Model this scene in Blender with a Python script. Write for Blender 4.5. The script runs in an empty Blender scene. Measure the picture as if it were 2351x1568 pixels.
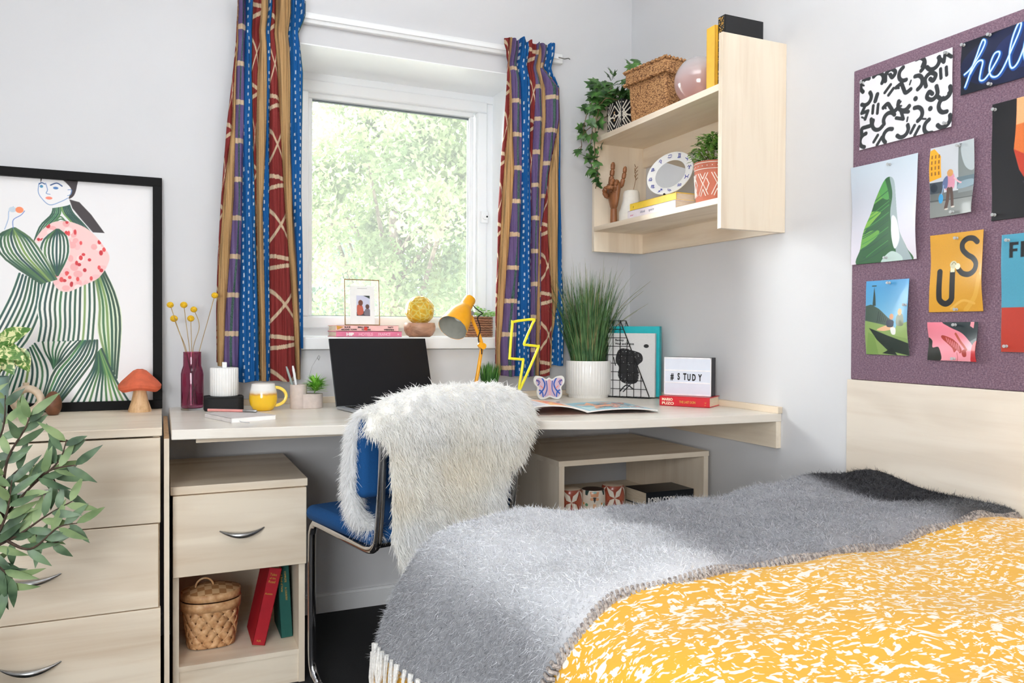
import bpy, math, random
import numpy as np
from mathutils import Vector, Matrix
PI = math.pi
random.seed(7); RS = np.random.RandomState(11)
SC = bpy.context.scene
COL = SC.collection

# ------------------------------------------------------------------ colour / materials
def lin1(c):
    c = c / 255.0
    return c / 12.92 if c <= 0.04045 else ((c + 0.055) / 1.055) ** 2.4
def lin(c): return (lin1(c[0]), lin1(c[1]), lin1(c[2]), 1.0)
def linarr(a):
    a = np.clip(a, 0, 255) / 255.0
    return np.where(a <= 0.04045, a / 12.92, ((a + 0.055) / 1.055) ** 2.4)

class NT:
    def __init__(s, name):
        s.m = bpy.data.materials.new(name); s.m.use_nodes = True
        s.t = s.m.node_tree; s.b = s.t.nodes['Principled BSDF']; s.out = s.t.nodes['Material Output']
    def n(s, ty, **kw):
        o = s.t.nodes.new(ty)
        for k, v in kw.items():
            if k.startswith('i_'):
                key = k[2:].replace('_', ' ')
                o.inputs[key if not key.isdigit() else int(key)].default_value = v
            else: setattr(o, k, v)
        return o
    def l(s, a, b): s.t.links.new(a, b)
    def coords(s, scale=(1, 1, 1), rot=(0, 0, 0), out='Object'):
        tc = s.n('ShaderNodeTexCoord'); mp = s.n('ShaderNodeMapping')
        mp.inputs['Scale'].default_value = scale; mp.inputs['Rotation'].default_value = rot
        s.l(tc.outputs[out], mp.inputs['Vector']); return mp.outputs['Vector']
    def ramp(s, fac, stops, interp='LINEAR'):
        r = s.n('ShaderNodeValToRGB'); r.color_ramp.interpolation = interp
        e = r.color_ramp.elements
        while len(e) < len(stops): e.new(0.5)
        for i, (p, c) in enumerate(stops): e[i].position = p; e[i].color = lin(c)
        s.l(fac, r.inputs['Fac']); return r.outputs['Color']
    def mix(s, a, b, fac, mode='MIX'):
        m = s.n('ShaderNodeMix', data_type='RGBA', blend_type=mode)
        if isinstance(fac, float): m.inputs[0].default_value = fac
        else: s.l(fac, m.inputs[0])
        for v, k in ((a, 6), (b, 7)):
            if isinstance(v, (tuple, list)): m.inputs[k].default_value = lin(v)
            else: s.l(v, m.inputs[k])
        return m.outputs[2]
    def bump(s, h, strength=.3, dist=.002):
        b = s.n('ShaderNodeBump'); b.inputs['Strength'].default_value = strength; b.inputs['Distance'].default_value = dist
        s.l(h, b.inputs['Height']); s.l(b.outputs['Normal'], s.b.inputs['Normal'])
    def noise(s, vec, scale, detail=3, rough=.5, dist=0.0):
        o = s.n('ShaderNodeTexNoise'); o.inputs['Scale'].default_value = scale; o.inputs['Detail'].default_value = detail
        o.inputs['Roughness'].default_value = rough; o.inputs['Distortion'].default_value = dist
        s.l(vec, o.inputs['Vector']); return o.outputs['Fac']
    def set(s, **kw):
        for k, v in kw.items(): s.b.inputs[k.replace('_', ' ')].default_value = v

MC = {}
def mat(name, col, rough=.55, metal=0.0, var=0.0, vs=40.0, bump=0.0, bs=200.0, trans=0.0, spec=.5, coat=0.0, sheen=0.0, ior=1.45, alpha=1.0):
    if name in MC: return MC[name]
    t = NT(name); t.set(Base_Color=lin(col), Roughness=rough, Metallic=metal, IOR=ior)
    t.b.inputs['Specular IOR Level'].default_value = spec
    t.b.inputs['Transmission Weight'].default_value = trans
    t.b.inputs['Coat Weight'].default_value = coat
    t.b.inputs['Sheen Weight'].default_value = sheen
    v = t.coords()
    if var <= 0: var = .03
    d = tuple(c * (1 - var) for c in col); h = tuple(min(255, c * (1 + var)) for c in col)
    t.l(t.ramp(t.noise(v, vs, 3), [(.3, d), (.7, h)]), t.b.inputs['Base Color'])
    if bump > 0: t.bump(t.noise(v, bs, 3), bump, .001)
    MC[name] = t.m; return t.m

def wood(axis, name='maple', light=(240, 226, 205), dark=(223, 202, 176), rough=.42, sc=1.0):
    key = name + '_' + axis
    if key in MC: return MC[key]
    t = NT(key)
    lo, hi = 1.6 * sc, 26 * sc
    s = {'x': (lo, hi, hi), 'y': (hi, lo, hi), 'z': (hi, hi, lo)}[axis]
    v = t.coords(s)
    a = t.noise(v, 1.0, 6, .6, .6)
    s2 = {'x': (.9, 6, 6), 'y': (6, .9, 6), 'z': (6, 6, .9)}[axis]
    v2 = t.coords(tuple(k * sc for k in s2))
    b = t.noise(v2, 1.3, 2, .5, 1.2)
    c1 = t.ramp(a, [(.3, dark), (.52, light), (.75, light)])
    c2 = t.ramp(b, [(.36, tuple(k * .94 for k in dark)), (.52, light), (.8, tuple(min(255, k * 1.02) for k in light))])
    t.l(t.mix(c1, c2, .5), t.b.inputs['Base Color'])
    t.set(Roughness=rough); t.bump(a, .04, .0005)
    MC[key] = t.m; return t.m

def paint_mat(name='painted_surface', rough=.6, coat=0.0, spec=.4, trans=0.0):
    if name in MC: return MC[name]
    t = NT(name); a = t.n('ShaderNodeAttribute', attribute_name='Col')
    t.l(a.outputs['Color'], t.b.inputs['Base Color']); t.set(Roughness=rough)
    t.b.inputs['Coat Weight'].default_value = coat; t.b.inputs['Specular IOR Level'].default_value = spec
    v = t.coords(); t.bump(t.noise(v, 300, 2), .05, .0004)
    if trans > 0:
        tr = t.n('ShaderNodeBsdfTranslucent'); t.l(a.outputs['Color'], tr.inputs['Color'])
        mx = t.n('ShaderNodeMixShader'); mx.inputs[0].default_value = trans
        t.l(t.b.outputs[0], mx.inputs[1]); t.l(tr.outputs[0], mx.inputs[2]); t.l(mx.outputs[0], t.out.inputs['Surface'])
    MC[name] = t.m; return t.m

# ------------------------------------------------------------------ mesh building
class MB:
    """collects geometry in world coordinates; self.M is applied to everything added"""
    def __init__(s, M=None): s.V = []; s.F = []; s.I = []; s.n = 0; s.M = M; s.mi = 0
    def add(s, vs, fs):
        vs = [Vector(v) for v in vs]
        if s.M is not None: vs = [s.M @ v for v in vs]
        s.V += [tuple(v) for v in vs]
        s.F += [tuple(i + s.n for i in f) for f in fs]; s.I += [s.mi] * len(fs); s.n += len(vs); return s
    def box(s, x0, x1, y0, y1, z0, z1):
        v = [(x0, y0, z0), (x1, y0, z0), (x1, y1, z0), (x0, y1, z0), (x0, y0, z1), (x1, y0, z1), (x1, y1, z1), (x0, y1, z1)]
        return s.add(v, [(3, 2, 1, 0), (4, 5, 6, 7), (0, 1, 5, 4), (1, 2, 6, 5), (2, 3, 7, 6), (3, 0, 4, 7)])
    def obox(s, O, a, b, c):
        """oriented box from corner O and edge vectors a,b,c"""
        O = Vector(O); a = Vector(a); b = Vector(b); c = Vector(c)
        v = [O, O + a, O + a + b, O + b, O + c, O + a + c, O + a + b + c, O + b + c]
        f = [(3, 2, 1, 0), (4, 5, 6, 7), (0, 1, 5, 4), (1, 2, 6, 5), (2, 3, 7, 6), (3, 0, 4, 7)]
        if a.cross(b).dot(c) < 0: f = [tuple(reversed(k)) for k in f]
        return s.add(v, f)
    def lathe(s, prof, c=(0, 0, 0), seg=32, rx=1.0, ry=1.0, rib=0.0, nrib=0):
        vs = []; fs = []; n = len(prof)
        for i in range(seg):
            a = 2 * PI * i / seg
            k = 1 + rib * math.cos(nrib * a) if nrib else 1
            for (r, z) in prof: vs.append((c[0] + r * k * rx * math.cos(a), c[1] + r * k * ry * math.sin(a), c[2] + z))
        for i in range(seg):
            j = (i + 1) % seg
            for k in range(n - 1):
                fs.append((i * n + k, j * n + k, j * n + k + 1, i * n + k + 1))
        if prof[0][0] > 1e-6: fs.append(tuple(reversed([i * n for i in range(seg)])))
        if prof[-1][0] > 1e-6: fs.append(tuple([i * n + n - 1 for i in range(seg)]))
        return s.add(vs, fs)
    def cyl(s, c, r, h, seg=24, r2=None): return s.lathe([(r, 0), (r if r2 is None else r2, h)], c, seg)
    def sphere(s, c, r, seg=24, rz=None, rings=12):
        rz = rz or r
        return s.lathe([(max(r * math.sin(PI * i / rings), 1e-7), -rz * math.cos(PI * i / rings)) for i in range(rings + 1)], c, seg)
    def tube(s, pts, r, seg=8, closed=False, flat=1.0):
        P = [Vector(p) for p in pts]; n = len(P)
        rr = r if callable(r) else (lambda k: r)
        vs = []; fs = []; N = None
        for i, p in enumerate(P):
            if closed: t = (P[(i + 1) % n] - P[i - 1]).normalized()
            else: t = (P[min(i + 1, n - 1)] - P[max(i - 1, 0)]).normalized()
            if N is None:
                N = t.cross(Vector((0, 0, 1)));
                if N.length < .1: N = t.cross(Vector((1, 0, 0)))
                N.normalize()
            else:
                N = (N - t * N.dot(t)).normalized()
            B = t.cross(N); q = rr(i / max(1, n - 1))
            for k in range(seg):
                a = 2 * PI * k / seg
                vs.append(p + (N * math.cos(a) + B * math.sin(a) * flat) * q)
        for i in range(n if closed else n - 1):
            j = (i + 1) % n
            for k in range(seg):
                l = (k + 1) % seg
                fs.append((i * seg + k, i * seg + l, j * seg + l, j * seg + k))
        if not closed:
            fs.append(tuple(range(seg))); fs.append(tuple(reversed(range((n - 1) * seg, n * seg))))
        return s.add(vs, fs)
    def prism(s, poly, z0, z1):
        n = len(poly); vs = [(p[0], p[1], z0) for p in poly] + [(p[0], p[1], z1) for p in poly]
        fs = [tuple(reversed(range(n))), tuple(range(n, 2 * n))] + [(i, (i + 1) % n, n + (i + 1) % n, n + i) for i in range(n)]
        return s.add(vs, fs)
    def frame(s, x0, x1, z0, z1, w, y0, y1):
        s.box(x0, x1, y0, y1, z1 - w, z1); s.box(x0, x1, y0, y1, z0, z0 + w)
        s.box(x0, x0 + w, y0, y1, z0 + w, z1 - w); s.box(x1 - w, x1, y0, y1, z0 + w, z1 - w); return s
    def bbox_base(s):
        a = np.array(s.V); return Vector(((a[:, 0].min() + a[:, 0].max()) / 2, (a[:, 1].min() + a[:, 1].max()) / 2, a[:, 2].min()))

def wloc(o):
    v = Vector((0, 0, 0))
    while o is not None: v += o.location; o = o.parent
    return v

def tag(o, label=None, cat=None, group=None, kind=None):
    if label: o['label'] = label
    if cat: o['category'] = cat
    if group: o['group'] = group
    if kind: o['kind'] = kind
    return o

def thing(name, label, cat, loc, group=None):
    o = bpy.data.objects.new(name, None); COL.objects.link(o); o.location = loc
    o.empty_display_size = .05
    return tag(o, label, cat, group)

def link_mesh(name, me, mats, parent, base, smooth, bev, sub=0, angle=40):
    for m in (mats if isinstance(mats, (list, tuple)) else [mats]): me.materials.append(m)
    if smooth:
        me.polygons.foreach_set('use_smooth', [True] * len(me.polygons)); me.set_sharp_from_angle(angle=math.radians(angle))
    o = bpy.data.objects.new(name, me); COL.objects.link(o)
    if parent is not None: o.parent = parent
    else: o.location = base
    if bev:
        b = o.modifiers.new('Bevel', 'BEVEL'); b.width = bev; b.segments = 2; b.limit_method = 'ANGLE'; b.angle_limit = math.radians(50)
    if sub:
        b = o.modifiers.new('Subsurf', 'SUBSURF'); b.levels = sub; b.render_levels = sub
    return o

def obj(name, mb, mats, parent=None, smooth=True, bev=0, sub=0, label=None, base=None, angle=40):
    b = wloc(parent) if parent is not None else (Vector(base) if base else mb.bbox_base())
    me = bpy.data.meshes.new(name)
    V = (np.array(mb.V) - np.array(b)).tolist()
    me.from_pydata(V, [], mb.F); me.update()
    me.polygons.foreach_set('material_index', mb.I)
    o = link_mesh(name, me, mats, parent, b, smooth, bev, sub, angle)
    if label: o['label'] = label
    return o

def struct(name, mb, m, smooth=False, bev=0):
    o = obj(name, mb, m, None, smooth, bev, base=(0, 0, 0)); o['kind'] = 'structure'; return o

def quick_mesh(name, V, quads, mats, parent=None, cols=None, smooth=True, base=None, tris=None):
    """fast numpy mesh; V world (N,3), quads (M,4); cols (N,3) linear"""
    b = np.array(wloc(parent)) if parent is not None else np.array(base if base is not None else (V.mean(0)[0], V.mean(0)[1], V[:, 2].min()))
    me = bpy.data.meshes.new(name)
    V = (V - b).astype(np.float32)
    nq = len(quads); nt = 0 if tris is None else len(tris)
    me.vertices.add(len(V)); me.vertices.foreach_set('co', V.ravel())
    me.loops.add(nq * 4 + nt * 3)
    li = quads.ravel() if nt == 0 else np.concatenate([quads.ravel(), tris.ravel()])
    me.loops.foreach_set('vertex_index', li.astype(np.int32))
    me.polygons.add(nq + nt)
    st = np.arange(nq) * 4
    if nt: st = np.concatenate([st, nq * 4 + np.arange(nt) * 3])
    me.polygons.foreach_set('loop_start', st.astype(np.int32))
    if cols is not None:
        a = me.color_attributes.new('Col', 'FLOAT_COLOR', 'POINT')
        c = np.ones((len(V), 4), np.float32); c[:, :3] = cols; a.data.foreach_set('color', c.ravel())
    me.update(calc_edges=True); me.validate()
    o = link_mesh(name, me, mats, parent, Vector(b), smooth, 0, 0, 60)
    return o

def grid_quads(nu, nv):
    i = np.arange(nu - 1)[None, :]; j = np.arange(nv - 1)[:, None]
    a = j * nu + i
    return np.stack([a, a + 1, a + nu + 1, a + nu], -1).reshape(-1, 4)

def strands(name, roots, dirs, length, width, mats, parent, cols, droop=.5, segs=3, curl=.0, base=None):
    n = len(roots); D = dirs / np.linalg.norm(dirs, axis=1, keepdims=True)
    side = np.cross(D, RS.normal(size=(n, 3))); side /= np.linalg.norm(side, axis=1, keepdims=True)
    bend = RS.normal(size=(n, 3)) * curl
    P = [];
    for k in range(segs + 1):
        t = k / segs
        p = roots + D * (length * t)[:, None] + (bend + np.array([0, 0, -droop])) * (length * t * t)[:, None]
        w = np.ones(n) * width * (1 - .85 * t)
        P.append(p - side * w[:, None]); P.append(p + side * w[:, None])
    V = np.stack(P, 1).reshape(-1, 3); m = 2 * (segs + 1)
    base_i = np.arange(n)[:, None] * m
    q = np.array([[2 * k, 2 * k + 1, 2 * k + 3, 2 * k + 2] for k in range(segs)]).reshape(1, -1)
    Q = (base_i + q).reshape(-1, 4)
    C = np.repeat(cols, m, axis=0)
    return quick_mesh(name, V, Q, mats, parent, C, smooth=True, base=base)

FONT_CACHE = {}
def text(name, s, size, O, right, up, mat_, parent, xs=1.0, depth=.0006, align='LEFT', spacing=1.0, shear=0.0, bold=0.0, label=None):
    """lettering as a thin raised mesh: O = world point of the baseline start"""
    cu = bpy.data.curves.new('t', 'FONT'); cu.body = s; cu.size = size; cu.extrude = depth; cu.resolution_u = 3
    cu.align_x = align; cu.space_character = spacing; cu.shear = shear; cu.offset = bold
    to = bpy.data.objects.new('t', cu); COL.objects.link(to)
    dg = bpy.context.evaluated_depsgraph_get(); me = bpy.data.meshes.new_from_object(to.evaluated_get(dg))
    bpy.data.objects.remove(to); bpy.data.curves.remove(cu)
    r = Vector(right).normalized(); u = Vector(up).normalized(); nrm = r.cross(u)
    O = Vector(O); base = wloc(parent)
    for v in me.vertices:
        c = v.co.copy(); v.co = O + r * c.x * xs + u * c.y + nrm * c.z - base
    me.materials.clear(); me.name = name
    return tag(link_mesh(name, me, mat_, parent, base, False, 0), label)

# ------------------------------------------------------------------ little painter for printed things
def spline(pts, n=12, closed=False):
    P = [np.array(p, float) for p in pts]
    if len(P) < 3: return np.array(P)
    out = []; m = len(P); R = range(m if closed else m - 1)
    for i in R:
        if closed: a, b, c, d = P[i - 1], P[i], P[(i + 1) % m], P[(i + 2) % m]
        else: a, b, c, d = P[max(i - 1, 0)], P[i], P[i + 1], P[min(i + 2, m - 1)]
        for k in range(n):
            t = k / n
            out.append(.5 * ((2 * b) + (-a + c) * t + (2 * a - 5 * b + 4 * c - d) * t * t + (-a + 3 * b - 3 * c + d) * t ** 3))
    if not closed: out.append(P[-1])
    return np.array(out)

class Cv:
    """x to the right, y up, real units; colours sRGB 0..255"""
    def __init__(s, x0, x1, y0, y1, nx, ny, col):
        s.x0, s.x1, s.y0, s.y1, s.nx, s.ny = x0, x1, y0, y1, nx, ny
        s.X, s.Y = np.meshgrid(np.linspace(x0, x1, nx), np.linspace(y0, y1, ny)); s.A = np.ones((ny, nx, 3)) * np.array(col, float)
        s.px = (x1 - x0) / nx; s.clip = None
    def put(s, mask, col, sub=None):
        if s.clip is not None: mask = mask * (s.clip if sub is None else s.clip[sub])
        if sub is None: s.A = s.A * (1 - mask[..., None]) + np.array(col, float) * mask[..., None]
        else: s.A[sub] = s.A[sub] * (1 - mask[..., None]) + np.array(col, float) * mask[..., None]
    def sub(s, P, pad):
        dx = (s.x1 - s.x0) / (s.nx - 1); dy = (s.y1 - s.y0) / (s.ny - 1)
        i0 = max(0, int((P[:, 0].min() - pad - s.x0) / dx)); i1 = min(s.nx, int((P[:, 0].max() + pad - s.x0) / dx) + 2)
        j0 = max(0, int((P[:, 1].min() - pad - s.y0) / dy)); j1 = min(s.ny, int((P[:, 1].max() + pad - s.y0) / dy) + 2)
        return (slice(j0, max(j0, j1)), slice(i0, max(i0, i1)))
    def dist(s, P, sb, closed=False):
        X, Y = s.X[sb], s.Y[sb]; d = np.full(X.shape, 1e9); n = len(P)
        for i in range(n if closed else n - 1):
            a = P[i]; b = P[(i + 1) % n]; ab = b - a; L = ab @ ab + 1e-18
            t = np.clip(((X - a[0]) * ab[0] + (Y - a[1]) * ab[1]) / L, 0, 1)
            d = np.minimum(d, (X - a[0] - t * ab[0]) ** 2 + (Y - a[1] - t * ab[1]) ** 2)
        return np.sqrt(d)
    def polymask(s, P, sb):
        X, Y = s.X[sb], s.Y[sb]; ins = np.zeros(X.shape, bool); n = len(P)
        for i in range(n):
            a = P[i]; b = P[(i + 1) % n]
            if a[1] == b[1]: continue
            c = ((a[1] > Y) != (b[1] > Y)) & (X < (b[0] - a[0]) * (Y - a[1]) / (b[1] - a[1]) + a[0]); ins ^= c
        d = s.dist(P, sb, True); sd = np.where(ins, -d, d)
        return np.clip(.5 - sd / s.px, 0, 1)
    def poly(s, pts, col, smooth=False):
        P = spline(pts, 6, True) if smooth else np.array(pts, float)
        sb = s.sub(P, 2 * s.px)
        if s.X[sb].size: s.put(s.polymask(P, sb), col, sb)
    def full(s, pts, smooth=False):
        P = spline(pts, 6, True) if smooth else np.array(pts, float)
        m = np.zeros(s.X.shape); sb = s.sub(P, 2 * s.px); m[sb] = s.polymask(P, sb); return m
    def stroke(s, pts, w, col, smooth=True, n=6):
        P = spline(pts, n) if smooth else np.array(pts, float)
        sb = s.sub(P, w + 2 * s.px)
        if s.X[sb].size: s.put(np.clip(.5 - (s.dist(P, sb) - w / 2) / s.px, 0, 1), col, sb)
    def disc(s, c, r, col, ry=None):
        ry = ry or r; d = (np.hypot((s.X - c[0]) / r, (s.Y - c[1]) / ry) - 1) * min(r, ry); s.put(np.clip(.5 - d / s.px, 0, 1), col)
    def rect(s, x0, x1, y0, y1, col): s.poly([(x0, y0), (x1, y0), (x1, y1), (x0, y1)], col)
    def vgrad(s, c0, c1):
        t = ((s.Y - s.y0) / (s.y1 - s.y0))[..., None]; s.A = np.array(c0, float) * (1 - t) + np.array(c1, float) * t
    def grain(s, amt, block=1): s.A = s.A * (1 + amt * RS.normal(size=s.A.shape[:2])[..., None])

def sheet(name, cv, f, m, parent=None, thick=.0006, base=None):
    """a printed sheet: canvas colours carried on a fine surface f(X,Y)->(N,3)"""
    V = f(cv.X.ravel(), cv.Y.ravel())
    o = quick_mesh(name, V, grid_quads(cv.nx, cv.ny), m, parent, linarr(cv.A.reshape(-1, 3)), True, base)
    if thick:
        k = o.modifiers.new('Solidify', 'SOLIDIFY'); k.thickness = thick; k.offset = -1
    return o

# ================================================================== MATERIALS
WALL = mat('wall_paint', (216, 216, 218), .75, var=.006, vs=3, bump=.04, bs=350)
CEIL = mat('ceiling_paint', (244, 244, 244), .85, var=.005, vs=3)
WHITE = mat('white_gloss_paint', (240, 241, 242), .32, var=.004, vs=5)
UPVC = mat('white_plastic', (248, 250, 251), .22, var=.004, vs=5)
CHROME = mat('chrome', (205, 205, 208), .12, 1.0)
STEEL = mat('brushed_steel', (165, 165, 165), .3, 1.0, var=.1, vs=60)
BLACKM = mat('black_metal', (22, 22, 24), .4, .0)
WX, WY, WZ = wood('x'), wood('y'), wood('z')
EDGE = mat('pale_edge_band', (236, 224, 208), .4, var=.02, vs=20)
BARE = mat('raw_chipboard_edge', (196, 160, 122), .8, var=.15, vs=150)

def carpet_mat():
    t = NT('charcoal_carpet'); v = t.coords(); n = t.noise(v, 420, 2, .7); n2 = t.noise(v, 9, 3)
    c = t.mix(t.ramp(n, [(.3, (14, 14, 16)), (.6, (34, 34, 37)), (.8, (78, 78, 82))]), (30, 30, 33), .3)
    t.l(c, t.b.inputs['Base Color']); t.set(Roughness=.95); t.bump(n, .9, .004); return t.m
CARPET = carpet_mat()

# ================================================================== ROOM
m = MB(); m.box(-4.1, .12, -4.6, .45, -.06, 0); struct('floor', m, CARPET)
m = MB(); m.box(-4.1, .12, -4.6, .45, 2.55, 2.65); struct('ceiling', m, CEIL)
OX0, OX1, OZ0, OZ1, RD = -1.36, -.50, .935, 2.01, .40
m = MB(); m.box(-4.1, OX0, 0, RD, 0, 2.55); m.box(OX1, .12, 0, RD, 0, 2.55); m.box(OX0, OX1, 0, RD, 0, OZ0); m.box(OX0, OX1, 0, RD, OZ1, 2.55)
struct('wall_back', m, WALL)
m = MB(); m.box(0, .12, -4.6, 0, 0, 2.55); struct('wall_right', m, WALL)
m = MB(); m.box(-4.1, -4.0, -4.6, 0, 0, 2.55); struct('wall_left', m, WALL)
m = MB(); m.box(-4.0, 0, -4.6, -4.5, 0, 2.55); struct('wall_front', m, WALL)
m = MB(); m.box(-4.0, 0, -.014, 0, 0, .058); m.box(-4.0, 0, -.009, 0, .058, .067); struct('baseboard_back', m, WHITE)
m = MB(); m.box(-.014, 0, -4.5, -.014, 0, .062); struct('baseboard_right', m, WHITE)

# window
win = thing('window_1', None, None, ((OX0 + OX1) / 2, .30, .98)); win['kind'] = 'structure'
m = MB(); m.frame(OX0, OX1, .98, OZ1, .036, .30, .39); obj('window_frame', m, UPVC, win, bev=.003)
GX0, GX1, GZ0, GZ1 = -1.263, -.604, 1.062, 1.908
m = MB(); m.frame(OX0 + .034, OX1 - .034, 1.012, OZ1 - .034, .046, .283, .36); obj('window_sash', m, UPVC, win, bev=.006)
m = MB(); m.frame(OX0 + .078, OX1 - .085, 1.042, OZ1 - .078, .020, .31, .34); obj('glazing_bead', m, UPVC, win, bev=.004)
m = MB(); m.frame(GX0 - .0015, GX1 + .0015, GZ0 - .0015, GZ1 + .0015, .0035, .325, .343); obj('gasket', m, mat('grey_gasket', (84, 92, 96), .6), win)
tg = NT('window_glass'); tg.t.nodes.remove(tg.b)
tr = tg.n('ShaderNodeBsdfTransparent'); tr.inputs[0].default_value = (.97, .985, .975, 1); gl = tg.n('ShaderNodeBsdfGlossy'); gl.inputs['Roughness'].default_value = .02
fr = tg.n('ShaderNodeFresnel'); fr.inputs['IOR'].default_value = 1.35; mx = tg.n('ShaderNodeMixShader')
tg.l(fr.outputs[0], mx.inputs[0]); tg.l(tr.outputs[0], mx.inputs[1]); tg.l(gl.outputs[0], mx.inputs[2]); tl = tg.n('ShaderNodeBsdfTranslucent'); tl.inputs['Color'].default_value = (1, 1, 1, 1); m3 = tg.n('ShaderNodeMixShader'); m3.inputs[0].default_value = .035   # white translucent mix added as a haze veil over the view
tg.l(mx.outputs[0], m3.inputs[1]); tg.l(tl.outputs[0], m3.inputs[2]); tg.l(m3.outputs[0], tg.out.inputs['Surface'])
WGLASS = tg.m
m = MB(); m.box(GX0 - .01, GX1 + .01, .334, .340, GZ0 - .01, GZ1 + .01); obj('glass_pane', m, WGLASS, win, smooth=False)
m = MB(); m.box(-.5665, -.5345, .268, .283, 1.462, 1.512); m.M = Matrix.Translation((-.5505, .268, 1.487)) @ Matrix.Rotation(PI / 2, 4, 'X'); m.cyl((0, 0, 0), .013, .012, 20)
wh = obj('window_handle', m, UPVC, win, bev=.003)
m = MB(); m.M = Matrix.Translation((-.546, .2565, 1.487)) @ Matrix.Rotation(PI / 2, 4, 'X'); m.cyl((0, 0, 0), .004, .002, 12); obj('keyhole', m, BLACKM, wh)
m = MB(); m.box(-1.44, -.42, -.032, .30, .937, .98); obj('window_sill', m, WHITE, win, bev=.004)
m = MB(); m.box(OX1 - .004, OX1, .0, .30, .98, OZ1); m.box(OX0, OX0 + .004, 0, .30, .98, OZ1); m.box(OX0 + .004, OX1 - .004, 0, .30, OZ1 - .004, OZ1); struct('trim_1', m, UPVC)

# curtain batten and hook
t = thing('curtain_rail', 'white painted wooden curtain batten fixed above the window', 'curtain rail', (-1.05, -.01, 2.075))
m = MB(); m.box(-1.50, -.335, -.022, 0, 2.074, 2.112); obj('batten', m, WHITE, t, bev=.003)
m = MB(); m.box(-1.49, -.355, -.030, -.022, 2.088, 2.099); obj('track', m, UPVC, t)
m = MB(); m.tube([(-.36, -.032, 2.093), (-.335, -.034, 2.090), (-.318, -.036, 2.094), (-.310, -.034, 2.092)], .0022, 6); obj('end_hook', m, STEEL, t)

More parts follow.
